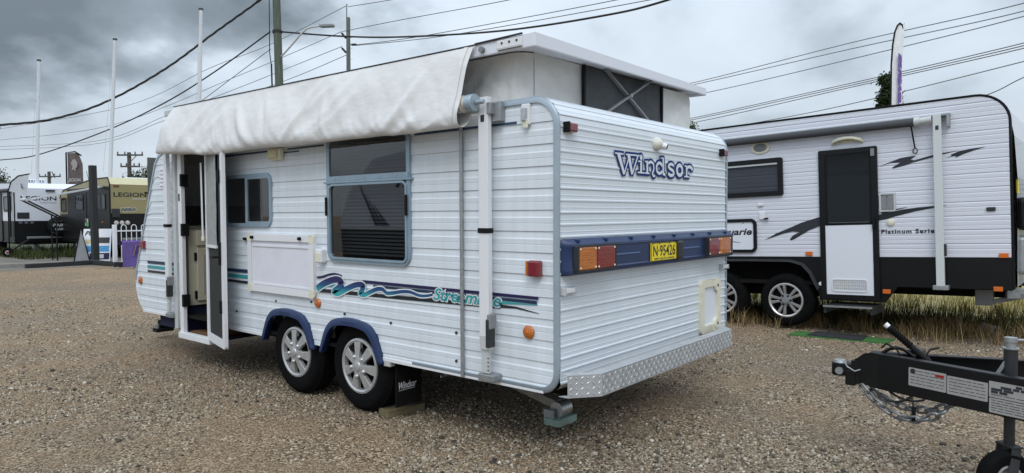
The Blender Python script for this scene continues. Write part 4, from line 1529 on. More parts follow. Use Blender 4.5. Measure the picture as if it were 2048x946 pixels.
strokes(PR, [(a_, b_ * 0.80, c_ * 0.80) for a_, b_, c_ in SEG], 0.0, 0.0090, 'lettering', M['clad_rear'])

# checker plate bumper: wrapped ends, raised tread lozenges
BY = -0.235
bz0, bz1 = 0.452, 0.572
pl = [(-0.085, -0.100), (0.060, BY), (0.9, BY - 0.004), (1.83, BY), (1.975, BY), (2.03, -0.200), (2.06, -0.12)]
pl = [(-0.078, -0.115), (0.075, BY), (1.90, BY), (2.035, -0.115)]
rows = [[(x, y, bz0) for x, y in pl], [(x, y, bz1) for x, y in pl]]
mb = MB()
mb.grid(rows)
mb.grid([[(x, y, bz1 + 0.0005) for x, y in pl], [(x + (0.028 if x < 0 else (-0.028 if x > 2 else 0)), y + 0.075, bz1 + 0.0005) for x, y in pl]])
mb.grid([[(x, y, bz0 + 0.0005) for x, y in pl], [(x, y + 0.06, bz0 + 0.0005) for x, y in pl]])
bu = mb.build('bumper', M['tread'], CV, label='aluminium checker plate step bumper with angled ends')
bu.modifiers.new('solid', 'SOLIDIFY').thickness = 0.003
mb = MB()
for seg in range(3):
    a, b = Vector((*pl[seg], 0)), Vector((*pl[seg + 1], 0))
    t = (b - a)
    L_ = t.length
    t.normalize()
    nn = Vector((t.y, -t.x, 0))
    nxn = int(L_ / 0.030)
    for i in range(nxn):
        for j in range(4):
            c = a + t * ((i + 0.5) * L_ / nxn) + nn * 0.0015
            c.z = bz0 + 0.016 + j * 0.0295
            sgn = 1 if (i + j) % 2 else -1
            dr = (t * 0.7 + Vector((0, 0, 1)) * 0.72 * sgn) * 0.0150
            sdv = (t * -0.72 * sgn + Vector((0, 0, 1)) * 0.7) * 0.0042
            hh = nn * 0.0036
            mb.add([c - dr, c + sdv, c + dr, c - sdv, c + hh], [(0, 1, 4), (1, 2, 4), (2, 3, 4), (3, 0, 4)])
mb.build('tread_pattern', M['tread'], bu, kind='stuff')
for x in (0.5, 1.7):
    MB().box(x - 0.03, x + 0.03, BY + 0.01, 0.25, 0.46, 0.50).build('bumper_stay', M['under'], bu)

# corner jacks
for (x, y0, dirs, m1, m2, ln) in ((0.46, 0.83, -1, 'rust', 'greenplastic', 0.50), (0.50, 5.62, 1, 'under', 'blackmat', 0.50), (2.02, 1.25, -1, 'rust', 'greenplastic', 0.40)):
    zf = 0.165 if dirs < 0 else 0.13
    y1 = y0 + dirs * ln
    jk = MB().bar((x, y0, 0.335), (x, y1, zf + 0.06), 0.085, 0.055).build('corner_jack', M[m1], CV, bevel=0.006, label='lowered corner steady leg')
    MB().cyl((x - 0.055, y1 + dirs * 0.02, zf + 0.035), (x + 0.055, y1 + dirs * 0.02, zf + 0.035), 0.05, n=18).build('jack_pivot', M['alu'] if dirs < 0 else M['under'], jk, smooth=40)
    mb = MB().box(x - 0.11, x + 0.09, y1 - 0.06 + dirs * .02, y1 + 0.06 + dirs * .02, zf - 0.055, zf - 0.010)
    mb.build('jack_foot', M[m2], jk, bevel=0.006)
    mb = MB().box(x - 0.095, x - 0.075, y1 - 0.02, y1 + 0.05, zf - 0.02, zf + 0.04)
    mb.box(x + 0.055, x + 0.075, y1 - 0.02, y1 + 0.05, zf - 0.02, zf + 0.04)
    mb.build('foot_lug', M['galv'], jk)
# mud flap, pipes and small underbody fittings
mf = MB().box(0.03, 0.27, 1.415, 1.423, 0.10, 0.44).build('mud_flap', M['under'], CV)
text('lettering', 'Windsor', (0.055, 1.4148, 0.222), (1, 0, 0), (0, 0, 1), 0.165, 0.050, M['flagwhite'], mf, shear=0.3, bold=0.015)
MB().box(0.055, 0.205, 1.4142, 1.4150, 0.212, 0.2155).build('underline', M['lightgrey'], mf)
MB().box(-0.01, 0.10, 1.43, 1.50, 0.39, 0.43).build('step_light', M['lightgrey'], CV, bevel=0.005)
mb = MB().cyl((0.15, 1.05, 0.44), (0.15, 1.05, 0.36), 0.010)
mb.cyl((0.11, 1.05, 0.36), (0.19, 1.05, 0.36), 0.008)
mb.build('drain_valve', M['galv'], CV)
for y in (0.86, 0.72):
    MB().tube([(0.25, y + 0.10, 0.44), (0.25, y + 0.06, 0.37), (0.25, y, 0.35), (0.25, y - 0.06, 0.37), (0.25, y - 0.10, 0.44)], 0.006).build('pipe', M['rust'], CV)

# door opening, open screen door, interior
mb = MB()
x0, x1 = -0.034, 0.004
mb.box(x0, x1, DOOR1 - 0.010, DOOR1 + 0.062, 0.285, 2.08)
mb.box(x0, x1, DOOR0 - 0.035, DOOR0 + 0.010, 0.30, 2.08)
mb.box(x0, x1, DOOR0 + 0.010, DOOR1 - 0.010, 2.035, 2.08)
mb.box(x0 - 0.02, x1, DOOR0 - 0.035, DOOR1 + 0.062, 0.255, 0.312)
df = mb.build('door_frame', M['white'], CV, bevel=0.004)
MB().box(x0 - 0.010, 0.0, 4.575, 4.635, 0.335, 2.09).build('door_edge_seal', M['lightgrey'], df, bevel=0.006)
for z in (0.62, 1.31, 1.79):
    MB().box(-0.040, 0.03, DOOR1 - 0.028, DOOR1 + 0.010, z - 0.06, z + 0.06).build('hinge', M['blackmat'], df, bevel=0.006)
MB().box(-0.040, -0.030, DOOR1 + 0.022, DOOR1 + 0.038, 1.59, 1.66).build('strike', M['blackmat'], df)
for z in (0.5, 0.75, 1.05, 1.2, 1.5, 1.9):
    MB().lathe([(0.005, 0), (0, 0.003)], (-0.034, DOOR1 + 0.04, z), (-1, 0, 0), 6).build('rivet', M['midgrey'], df)
# leaf
HG = Vector((-0.030, 3.965, 0))
OUT = Vector((-0.182, 3.352, 0))
ex = (OUT - HG).normalized()
LW = (OUT - HG).length
en = Vector((ex.y, -ex.x, 0))      # points out, away from the wall
if en.x > 0:
    en = -en


def PD(a, b, d_):
    p = HG + ex * a + en * d_
    return (p.x, p.y, b)


lf = MB()
frame(lf, LW, 1.775, 0.03, 0.075, PD, -0.014, 0.014, LW / 2, 0.300 + 1.775 / 2)
lf.grid([[PD(0.0, 0.30, -0.015), PD(LW, 0.30, -0.015)], [PD(0.0, 2.07, -0.015), PD(LW, 2.07, -0.015)]])
sdoor = lf.build('screen_door', M['white'], CV, smooth=30, label='open white framed screen door folded back towards the wall')
mb = MB()
panel(mb, LW - 0.14, 0.80, 0.005, PD, -0.004, 0.003, LW / 2 - 0.02, 0.77)
mb.build('kick_panel', M['meshdark'], sdoor)
mb = MB()
panel(mb, LW - 0.14, 0.83, 0.005, PD, -0.004, 0.003, LW / 2 - 0.02, 1.59)
mb.build('insect_screen', M['meshdark'], sdoor)
mb = MB()
rows = []
for j in range(24):
    v = j / 23
    rows.append([PD(0.075 + 0.36 * i / 12, 1.175 + 0.83 * v, 0.018 + 0.006 * math.sin(i * 2.1) + 0.004 * noise.noise((i * 0.4, v * 4, 2))) for i in range(13)])
mb.grid(rows)
mb.build('door_curtain', mat('pale_net_curtain', (0.33, 0.34, 0.34), 0.9, var=0.3, vs=60, stretch=(2, 2, 0.3)), sdoor, smooth=180)
MB().obox(PD(0.25, 1.172, 0.018), ex * 0.185, en * 0.010, Vector((0, 0, 0.012))).build('curtain_hem', M['white'], sdoor)
for (z, h) in ((1.12, 0.10), (0.66, 0.055), (1.78, 0.055)):
    c = PD(LW - 0.085, z, 0.014)
    MB().obox(c, ex * 0.016, en * 0.020, Vector((0, 0, h))).build('lock_case' if h > 0.08 else 'hinge_plate', M['blackmat'], sdoor, bevel=0.004)
c0 = PD(LW - 0.10, 1.09, 0.03)
mb = MB().cyl(c0, PD(LW - 0.10, 1.09, 0.07), 0.010)
mb.bar(PD(LW - 0.10, 1.09, 0.07), PD(LW - 0.22, 1.085, 0.07), 0.018, 0.020)
mb.build('door_handle', M['blackmat'], sdoor, bevel=0.003)
MB().bar(PD(0.03, 1.245, 0.045), PD(0.0, 1.93, 0.045), 0.012, 0.012).build('blind_wand', M['white'], sdoor)
MB().bar(PD(0.03, 1.215, 0.045), PD(0.03, 1.255, 0.045), 0.022, 0.022).build('wand_end', M['offwhite'], sdoor, bevel=0.005)
MB().obox(PD(LW * .80, 2.055, 0.02), ex * 0.05, en * 0.02, Vector((0, 0, 0.016))).build('door_closer', M['lightgrey'], sdoor, bevel=0.004)
# interior
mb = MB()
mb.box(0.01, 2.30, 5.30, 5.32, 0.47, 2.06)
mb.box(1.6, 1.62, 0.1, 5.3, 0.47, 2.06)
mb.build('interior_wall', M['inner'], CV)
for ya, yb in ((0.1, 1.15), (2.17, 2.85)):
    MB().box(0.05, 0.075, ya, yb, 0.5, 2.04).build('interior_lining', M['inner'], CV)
mb = MB().box(0.055, 1.2, 4.52, 5.2, 0.56, 1.322)
cbn = mb.build('cupboard', M['cream'], CV, label='cream cupboard seen through the open door')
MB().box(0.06, 1.2, 4.56, 5.2, 0.30, 0.555).build('cupboard_plinth', M['bluecarpet'], cbn)
mb = MB().box(0.13, 0.62, 4.500, 4.519, 0.60, 1.12)
mb.build('cupboard_door', M['cream'], cbn, bevel=0.004)
MB().box(0.19, 0.56, 4.494, 4.4995, 0.67, 1.06).build('door_panel', M['creamp'], cbn)
MB().box(0.13, 0.62, 4.500, 4.519, 1.15, 1.30).build('drawer_front', M['cream'], cbn, bevel=0.004)
MB().box(0.20, 0.50, 4.495, 4.4995, 1.185, 1.265).build('drawer_panel', M['cream'], cbn, bevel=0.003)
for z in (0.66, 1.04):
    MB().box(0.105, 0.128, 4.500, 4.519, z - 0.04, z + 0.04).build('cupboard_hinge', M['blackmat'], cbn, bevel=0.003)
MB().bar((0.26, 4.485, 1.228), (0.42, 4.485, 1.228), 0.012, 0.012).build('drawer_handle', M['offwhite'], cbn)
MB().box(0.052, 1.2, 4.50, 5.2, 1.322, 1.345).build('bench_top', M['inner'], cbn)
fe = MB().lathe([(0.0, 0.0), (0.034, 0.0), (0.038, 0.01), (0.038, 0.24), (0.030, 0.275), (0.012, 0.29), (0.012, 0.31)], (0.26, 4.47, 1.555), (0, 0, 1), 18).build('fire_extinguisher', M['red'], CV, smooth=40)
MB().lathe([(0.0388, 0.165), (0.0388, 0.20)], (0.26, 4.47, 1.555), (0, 0, 1), 18).build('extinguisher_label', M['white'], fe)
MB().lathe([(0.0388, 0.085), (0.0388, 0.10)], (0.26, 4.47, 1.555), (0, 0, 1), 18).build('extinguisher_label', M['lightgrey'], fe)
mb = MB().box(0.245, 0.275, 4.44, 4.51, 1.862, 1.885)
mb.box(0.26, 0.30, 4.46, 4.48, 1.84, 1.865)
mb.build('extinguisher_valve', M['blackmat'], fe)
MB().box(0.0, 0.9, DOOR0 - 0.1, 4.56, 0.285, 0.300).build('step_well', M['bluecarpet'], CV)
MB().box(0.92, 0.94, 3.8, 4.55, 0.29, 0.6).build('step_well_back', M['bluecarpet'], CV)
MB().box(0.03, 0.75, DOOR0 + 0.02, DOOR1 - 0.01, 0.301, 0.318).build('door_mat', M['coir'], CV)
# A-frame at the front
mb = MB()
mb.bar((0.42, 5.4, 0.37), (1.175, 6.9, 0.40), 0.05, 0.10)
mb.bar((1.90, 5.4, 0.37), (1.175, 6.9, 0.40), 0.05, 0.10)
mb.build('draw_bar', M['under'], CV)

# timber chock behind the rear wheel
ch = MB().obox((0.205, 1.555, 0.028), (0.155, -0.03, 0), (0.012, 0.062, 0), (0, 0, 0.028)).build('timber_chock', M['wood'], None, bevel=0.006)
tag(ch, 'weathered timber block wedged on the gravel behind the rear caravan wheel', 'wood block')

# ------------------------------------------------------------------ the white and black caravan on the right
WYAW, WPIT = R(-92.046), 0.0335
WC = thing('caravan', 'white caravan with black skirt and swooshes, partly hidden behind the pop-top at the right', 'caravan', (5.624, 0.544, 0), (0, -WPIT, WYAW), local=True)


def PW(u, w, d):       # near side, d outwards
    return (u, -d, w)


WW_ = 2.40
UE, UB = 2.305, -3.1


def w_hi(u):
    t = 2.605
    r = 0.30
    if u > UE - r:
        return t - r + math.sqrt(max(0, r * r - (u - UE + r) ** 2)) - 0.0
    return t + 0.0


def w_skirt(u):
    return 0.905


WARC = [(-1.235, 0.46), (-1.14, 0.74), (-1.02, 0.835), (-0.5, 0.845), (0.06, 0.84), (0.20, 0.80), (0.29, 0.70), (0.345, 0.58), (0.40, 0.46)]


def w_lo(u):
    if WARC[0][0] <= u <= WARC[-1][0]:
        return max(0.46, interp(WARC, u))
    return 0.46


us = sorted(set([UB + (2.0 - UB) * i / 18 for i in range(19)] + [2.005 + 0.3 * math.sin(R(a)) for a in range(0, 91, 9)]))
W_PROF = [(0.0, 0.0), (0.01, 0.0055), (0.24, 0.0050), (0.27, 0.0026), (0.31, 0.0050), (0.55, 0.0056), (0.60, 0.0022), (0.66, 0.0050), (0.88, 0.0055), (0.95, 0.0), (1.0, 0.0)]
wzs = [0.905 + 0.1478 * i for i in range(13)]
clad('side_cladding_row', M['clad2'], WC, PW, wzs, W_PROF, us, w_skirt, w_hi)
mb = MB()
su = sorted(set([UB, -2.2, -1.6, 0.6, 1.0, UE] + [a for a, _ in WARC] + [WARC[0][0] - .001, WARC[-1][0] + .001]))
bot = lambda u: 0.385 if 0.40 < u < 1.12 else (w_lo(u) if u <= 0.4 else max(0.385, min(0.57, 0.385 + (u - 1.12) * 1.5)))
su = sorted(set(su + [0.4015, 1.119, 1.18, 1.245]))
rows = [[PW(u, max(bot(u), 0.0), 0.006) for u in su], [PW(u, 0.903, 0.006) for u in su]]
mb.grid(rows)
sk = mb.build('skirt', M['black'], WC)
sk.modifiers.new('solid', 'SOLIDIFY').thickness = 0.02
rows = []
ARW = [(a, b) for a, b in WARC if b > 0.5]
for a, b in [(-1.235, 0.50)] + ARW + [(0.385, 0.50)]:
    cxx = -0.42
    s_ = 1.0
    rows.append([PW(a + (a - cxx) * 0.035, b + 0.028, 0.006), PW(a + (a - cxx) * 0.025, b + 0.024, 0.03), PW(a, b, 0.034), PW(a, b, -0.05)])
MB().grid(rows).build('wheel_arch_trim', M['charred'], WC, smooth=50)
body = [(UB, 0.46)] + [(u, w_hi(u) - 0.004) for u in us] + [(UE, 0.58), (1.2, 0.56), (1.15, 0.46)]
hollow = MB()
hollow.grid([[(UB, 0.004, 0.905), (UB, WW_, 0.905)], [(UB, 0.004, 2.6), (UB, WW_, 2.6)]])
hollow.build('rear_wall', M['clad2'], WC)
top_u = [(u, w_hi(u)) for u in us]
MB().grid([[(u, 0.0, z) for u, z in top_u], [(u, WW_, z) for u, z in top_u]]).build('roof', M['clad2'], WC, smooth=40)
MB().prism([(u, WW_, z) for u, z in body], (0, -0.02, 0)).build('far_wall', M['clad2'], WC)
MB().box(UB, UE - 0.02, 0.02, WW_ - 0.02, 0.56, 0.60).build('floor_pan', M['under'], WC)
mb = MB().box(UB, 2.2, 0.5, 0.56, 0.44, 0.56)
mb.box(UB, 2.2, 1.84, 1.90, 0.44, 0.56)
mb.box(-1.25, 0.42, 0.26, 0.29, 0.40, 0.86)
mb.build('chassis', M['under'], WC)
# trim bead along roof and nose
rows = []
tr = [(UB, 2.605), (-1, 2.605), (0.5, 2.605), (1.6, 2.605)] + top_u[-11:] + [(UE, 1.6), (UE, 0.9), (UE, 0.58)]
for i, (u, z) in enumerate(tr):
    a, b = tr[max(i - 1, 0)], tr[min(i + 1, len(tr) - 1)]
    t = Vector((b[0] - a[0], b[1] - a[1])).normalized()
    nn = Vector((-t.y, t.x))
    q = []
    for (dd, kk) in ((0.007, -0.016), (0.012, -0.006), (0.012, 0.008), (-0.012, 0.010), (-0.02, 0.0)):
        q.append(PW(u + nn.x * kk, z + nn.y * kk, dd))
    rows.append(q)
MB().grid(rows).build('edge_trim', M['black'], WC, smooth=50)
# nose: white cap above, tinted window, stone guard, black boot with white lamp housing
nose = [('nose_cap', 'clad2', [(2.29, 2.42), (2.33, 2.15)]), ('nose_window', 'tint', [(2.33, 2.15), (2.35, 1.72), (2.34, 1.50)]), ('nose_panel', 'black', [(2.34, 1.50), (2.34, 1.20)]), ('stone_guard', 'tread', [(2.34, 1.20), (2.33, 0.60)])]
for nm, mm, pr in nose:
    MB().grid([[(u, 0.03, z) for u, z in pr], [(u, WW_ - 0.03, z) for u, z in pr]]).build(nm, M[mm], WC)
MB().box(2.32, 2.48, 0.10, WW_ - 0.1, 1.18, 1.52).build('front_window_hood', M['black'], WC, bevel=0.05, seg=3)
MB().box(2.32, 2.43, 0.12, 0.55, 0.72, 1.12).build('front_boot', M['alu'], WC, bevel=0.04, seg=3)
MB().box(2.335, 2.350, 0.05, 0.14, 1.56, 1.70).build('gas_sticker', M['yellow'], WC)
MB().box(2.46, 2.50, 0.16, 0.26, 1.28, 1.42).build('front_marker', M['orange'], WC, bevel=0.008)
# wheels
for u in (0.0, -0.842):
    scale_wheel(WC, (u, -0.015, 0.362), (0, -1, 0), 0.330, 0.22, 0.212, 'alloy', 5, M['alloy'])
# door
mb = MB()
du0, du1, dz0, dz1 = 0.432, 1.070, 0.405, 2.172
frame(mb, du1 - du0, dz1 - dz0, 0.015, 0.062, PW, 0.0, 0.034, (du0 + du1) / 2, (dz0 + dz1) / 2, tb=0.055)
wd = mb.build('door', M['black'], WC, label='black framed entry door with dark screen above white panel')
mb = MB()
panel(mb, 0.470, 0.80, 0.006, PW, 0.0, 0.024, 0.751, 1.715)
mb.build('door_screen', M['tint'], wd)
mb = MB()
frame(mb, 0.515, 0.865, 0.01, 0.028, PW, 0.01, 0.030, 0.751, 1.71)
mb.build('screen_frame', M['blackmat'], wd)
mb = MB()
panel(mb, 0.515, 0.845, 0.006, PW, 0.0, 0.028, 0.751, 0.872)
dp = mb.build('door_panel', M['roof'], wd)
mb = MB()
frame(mb, 0.395, 0.150, 0.035, 0.012, PW, 0.02, 0.036, 0.747, 0.570)
mb.build('vent_frame', M['white'], dp, smooth=40)
for i in range(16):
    MB().box(0.572 + i * 0.0232, 0.583 + i * 0.0232, -0.033, -0.026, 0.515, 0.628).build('vent_bar', M['lightgrey'], dp)
for i in range(3):
    MB().box(0.565, 0.93, -0.032, -0.0275, 0.535 + i * 0.035, 0.540 + i * 0.035).build('vent_bar', M['lightgrey'], dp)
MB().box(1.010, 1.038, -0.062, -0.030, 1.23, 1.36).build('door_lock', M['blackmat'], wd, bevel=0.006)
MB().box(1.005, 1.045, -0.046, -0.030, 2.06, 2.145).build('door_corner', M['midgrey'], wd, bevel=0.004)
# window
mb = MB()
frame(mb, 1.02, 0.475, 0.03, 0.060, PW, 0.0, 0.034, -0.505, 1.905)
w3 = mb.build('window', M['black'], WC, smooth=35, label='black framed awning window with drawn curtain')
mb = MB()
panel(mb, 0.93, 0.385, 0.01, PW, 0.0, 0.022, -0.505, 1.905)
mb.build('pane', M['glass_far'], w3)
MB().box(-0.95, -0.06, -0.030, -0.020, 2.060, 2.088).build('window_rail', M['lightgrey'], w3)
mb = MB()
mb.grid([[PW(-0.95 + i * 0.018, z, -0.05 + 0.012 * math.sin(i * 1.9)) for i in range(50)] for z in (1.74, 2.06)])
mb.build('curtain', mat('grey_curtain', (0.07, 0.07, 0.075), 0.9), w3, smooth=180)
# hatch with lettering
mb = MB()
frame(mb, 0.80, 0.435, 0.075, 0.040, PW, 0.0, 0.030, -0.745, 1.172)
h3 = mb.build('tunnel_hatch', M['black'], WC, smooth=35)
mb = MB()
panel(mb, 0.73, 0.365, 0.04, PW, 0.0, 0.018, -0.745, 1.172)
mb.build('hatch_panel', M['roof'], h3)
text('lettering', 'Macquarie', (-1.06, -0.0182, 1.155), (1, 0, 0), (0, 0, 1), 0.655, 0.115, M['blackdecal'], h3, shear=0.25, bold=0.03)
MB().ribbon([(-1.0, 1.125), (-0.8, 1.115), (-0.56, 1.085)], [0.002, 0.008, 0.002], PW, 0.0195).build('underline_swoosh', M['blackdecal'], h3)
MB().lathe([(0.008, 0), (0, 0.004)], PW(-0.52, 1.335, 0.018), (0, -1, 0), 8).build('stud', M['charred'], h3)
# swooshes


def poly_decal(pts, mname, d=0.0085):
    mb = MB()
    mb.add([PW(a, b, d) for a, b in pts], [tuple(range(len(pts)))])
    return mb.build('swoosh', M[mname], WC)


poly_decal([(-0.253, 1.112), (-0.10, 1.195), (0.069, 1.262), (0.22, 1.325), (0.43, 1.385), (0.43, 1.275), (0.30, 1.225), (0.205, 1.170), (0.13, 1.125), (0.085, 1.105), (0.065, 1.118), (0.109, 1.171), (0.19, 1.205), (0.10, 1.215), (0.0, 1.195), (-0.12, 1.155)], 'greydecal')
poly_decal([(1.065, 1.320), (1.065, 1.385), (1.15, 1.402), (1.284, 1.432), (1.45, 1.452), (1.623, 1.463), (1.74, 1.465), (1.60, 1.440), (1.431, 1.410), (1.25, 1.365), (1.15, 1.335)], 'blackdecal')
MB().ribbon([(1.10, 1.40), (1.25, 1.440), (1.36, 1.462)], [0.012, 0.006, 0.001], PW, 0.0088).build('swoosh', M['blackdecal'], WC)
poly_decal([(1.077, 1.934), (1.18, 1.970), (1.296, 2.010), (1.38, 2.022), (1.454, 2.024), (1.40, 1.985), (1.44, 1.975), (1.62, 2.018), (1.864, 2.045), (1.70, 2.012), (1.55, 1.978), (1.42, 1.950), (1.34, 1.925), (1.229, 1.902), (1.215, 1.912), (1.30, 1.962), (1.20, 1.965)], 'greydecal')
poly_decal([(1.726, 1.968), (1.79, 1.990), (1.78, 2.005), (1.86, 2.035), (1.96, 2.050), (2.093, 2.058), (1.99, 2.030), (1.89, 1.998), (1.82, 1.965), (1.835, 1.985), (1.80, 1.985)], 'blackdecal')
text('lettering', 'Platinum Series', PW(1.092, 1.168, 0.0088), (1, 0, 0), (0, 0, 1), 0.555, 0.050, M['blackdecal'], WC, bold=0.03, spacing=1.2)
# fittings
mb = MB().lathe([(0.088, 0.0), (0.088, 0.012), (0.070, 0.020), (0.060, 0.012)], (0, 0, 0), (0, -1, 0), 28)
mb.v = [(a * 1.42 - 0.274 + 0.0, b - 0.004, c * 0.92 + 2.285) for a, b, c in mb.v]
spk = mb.build('outdoor_speaker', M['offwhite'], WC, smooth=40)
mb = MB().lathe([(0.060, 0.012), (0.05, 0.014), (0.045, 0.008), (0.028, 0.008), (0.024, 0.018), (0, 0.018)], (0, 0, 0), (0, -1, 0), 24)
mb.v = [(a * 1.35 - 0.274, b - 0.004, c * 0.92 + 2.285) for a, b, c in mb.v]
mb.build('speaker_grille', M['midgrey'], spk, smooth=40)
mb = MB()
mb.tube([PW(0.595, 2.235, 0.0), PW(0.61, 2.262, 0.045), PW(0.68, 2.285, 0.055), PW(0.756, 2.293, 0.058), PW(0.83, 2.285, 0.055), PW(0.90, 2.262, 0.045), PW(0.915, 2.235, 0.0)], 0.022, 8)
mb.build('entry_handle_light', M['offwhite'], WC, smooth=60)
MB().box(0.66, 0.86, -0.02, -0.006, 2.245, 2.266).build('light_lens', M['yellowed'], WC, bevel=0.004)
bx = MB()
frame(bx, 0.165, 0.21, 0.01, 0.018, PW, 0.0, 0.032, 1.165, 1.525)
bo = bx.build('power_outlet_box', M['lightgrey'], WC)
for u in (1.125, 1.20):
    MB().box(u - 0.03, u + 0.03, -0.028, -0.006, 1.44, 1.60).build('outlet_cover', M['midgrey'], bo, bevel=0.004)
MB().lathe([(0.040, 0.0), (0.040, 0.014), (0.026, 0.020), (0, 0.021)], PW(1.190, 1.298, 0.006), (0, -1, 0), 18).build('filler_cap', M['offwhite'], WC, smooth=40)
MB().box(2.085, 2.165, -0.022, -0.006, 1.388, 1.428).build('catch_light', M['charred'], WC, bevel=0.006)
MB().box(-0.32, -0.25, -0.03, -0.006, 1.545, 1.585).build('tap_cover', M['white'], WC, bevel=0.008)
MB().box(-0.305, -0.225, -0.03, -0.006, 1.375, 1.475).build('inlet_box', M['white'], WC, bevel=0.008)
MB().box(-0.235, -0.19, -0.045, -0.02, 1.375, 1.395).build('inlet_tab', M['blackmat'], WC)
for (u, z) in ((0.294, 0.943), (2.225, 0.925), (1.134, 0.512), (2.172, 0.578)):
    MB().box(u - 0.040, u + 0.040, -0.024, -0.006, z - 0.024, z + 0.024).build('marker_reflector', M['orange'], WC, bevel=0.004)
mb = MB().lathe([(0.026, 0), (0.024, 0.02), (0, 0.022)], PW(0.425, 0.58, 0.006), (0, -1, 0), 14)
mb.build('step_lamp', M['white'], WC, smooth=40)
# rolled awning and its post
rw = MB().cyl(PW(-2.6, 2.385, 0.075), PW(1.50, 2.385, 0.075), 0.046, n=18).build('awning_roll', mat('grey_awning_cover', (0.07, 0.074, 0.082), 0.75, var=0.2, vs=4, stretch=(0.3, 3, 3), spec=0.2), WC, smooth=50)
mb = MB().cyl(PW(1.50, 2.385, 0.075), PW(1.625, 2.392, 0.075), 0.040, n=16)
mb.cyl(PW(1.46, 2.385, 0.075), PW(1.51, 2.385, 0.075), 0.052, n=18)
mb.build('roll_end', M['lightgrey'], rw, smooth=50)
mb = MB().bar(PW(1.43, 2.34, 0.09), PW(1.452, 2.10, 0.03), 0.008, 0.018)
mb.tube([PW(1.452 + 0.022 * math.cos(a), 2.075 + 0.03 * math.sin(a), 0.03) for a in [i * math.pi / 6 for i in range(12)]], 0.005, 6, closed=True)
mb.build('pull_strap', M['blackmat'], rw)
MB().box(-2.7, 1.75, -0.03, 0.0, 2.425, 2.450).build('awning_rail', M['alu'], WC, bevel=0.004)
aw2 = MB().box(1.635, 1.712, -0.10, -0.055, 0.60, 2.44).build('awning_post', mat('pale_grey_arm', (0.56, 0.60, 0.60), 0.4), WC, bevel=0.004)
MB().box(1.600, 1.745, -0.10, -0.0, 0.555, 0.605).build('post_foot', M['galv'], aw2, bevel=0.006)
mb = MB().box(1.625, 1.790, -0.09, -0.0, 2.42, 2.445)
mb.box(1.760, 1.785, -0.09, -0.0, 2.30, 2.42)
mb.build('post_bracket', M['galv'], aw2, bevel=0.004)
MB().box(1.660, 1.690, -0.103, -0.098, 2.275, 2.320).build('slot', M['charred'], aw2)
MB().box(1.712, 1.735, -0.095, -0.055, 0.92, 1.05).build('arm_latch', M['charred'], aw2, bevel=0.006)
# step, jack, drawbar, roof hatches
mb = MB().box(0.49, 1.02, -0.17, 0.25, 0.318, 0.345)
mb.box(0.49, 0.52, -0.15, 0.3, 0.25, 0.32)
mb.box(0.99, 1.02, -0.15, 0.3, 0.25, 0.32)
stp = mb.build('fold_out_step', M['charred'], WC)
MB().box(0.49, 1.02, -0.176, -0.168, 0.322, 0.343).build('step_edge', M['alu'], stp)
MB().box(1.92, 2.08, 0.35, 0.50, 0.36, 0.56).build('jack_bracket', M['midgrey'], WC, bevel=0.01)
mb = MB().bar((2.0, 0.42, 0.38), (2.45, 0.42, 0.50), 0.06, 0.05)
mb.build('corner_jack', M['midgrey'], WC, bevel=0.006)
mb = MB().bar((2.2, 0.35, 0.50), (3.7, 1.2, 0.48), 0.05, 0.11)
mb.bar((2.2, 2.05, 0.50), (3.7, 1.2, 0.48), 0.05, 0.11)
mb.build('draw_bar', M['galv'], WC, bevel=0.006)
mb = MB().cyl((-0.05, 0.28, 0.0), (-0.05, 0.28, 0.10), 0.07)
for (u0, u1, n0, n1, h, m) in ((-0.75, 0.05, 0.7, 1.2, 0.075, 'offwhite'), (1.02, 1.72, 0.8, 1.5, 0.09, 'offwhite'), (0.1, 0.85, 0.25, 0.85, 0.045, 'roof')):
    MB().box(u0, u1, n0, n1, 2.60, 2.60 + h).build('roof_hatch', M[m], WC, bevel=0.03, seg=3)

# ------------------------------------------------------------------ green mat, rubber mat, rock
gm = MB().prism([(5.171, 0.376, 0), (5.40, 0.445, 0), (5.738, 0.262, 0), (5.608, -0.655, 0), (5.275, -0.607, 0)], (0, 0, 0.012))
gm = MB().prism([(5.165, 0.390, 0), (5.50, 0.385, 0), (5.62, -0.655, 0), (5.270, -0.625, 0)], (0, 0, 0.012)).build('turf_mat', M['greenmat'])
tag(gm, 'green artificial turf mat lying on gravel before the black framed door', 'mat')
bm_ = MB().prism([(5.235, 0.195, 0.012), (5.56, 0.175, 0.012), (5.60, -0.375, 0.012), (5.255, -0.385, 0.012)], (0, 0, 0.012)).build('rubber_mat', M['blackrubbermat'], None)
tag(bm_, 'black rubber doormat laid over the middle of the green turf mat', 'doormat')


def boulder(c, s, seed, name, m):
    vs, fs = [], []
    n, k = 14, 9
    for j in range(k):
        ph = math.pi * 0.5 * (j / (k - 1)) * 1.0
        for i in range(n):
            th = 2 * math.pi * i / n
            p = Vector((math.cos(th) * math.cos(ph), math.sin(th) * math.cos(ph), math.sin(ph)))
            f = 1 + 0.28 * noise.noise(p * 1.6 + Vector((seed, 0, 0))) + 0.10 * noise.noise(p * 5 + Vector((seed, 3, 0)))
            vs.append((c[0] + p.x * s[0] * f, c[1] + p.y * s[1] * f, c[2] + min(p.z, 0.82) * s[2] * f))
    for j in range(k - 1):
        for i in range(n):
            fs.append((j * n + i, j * n + (i + 1) % n, (j + 1) * n + (i + 1) % n, (j + 1) * n + i))
    return MB().add(vs, fs).build(name, m, None, smooth=32)


tag(boulder((6.60, -1.46, -0.01), (0.10, 0.14, 0.16), 4.2, 'rock', M['rock']), 'grey flat-topped rock at the edge of the dry grass, right of the turf mat', 'rock')

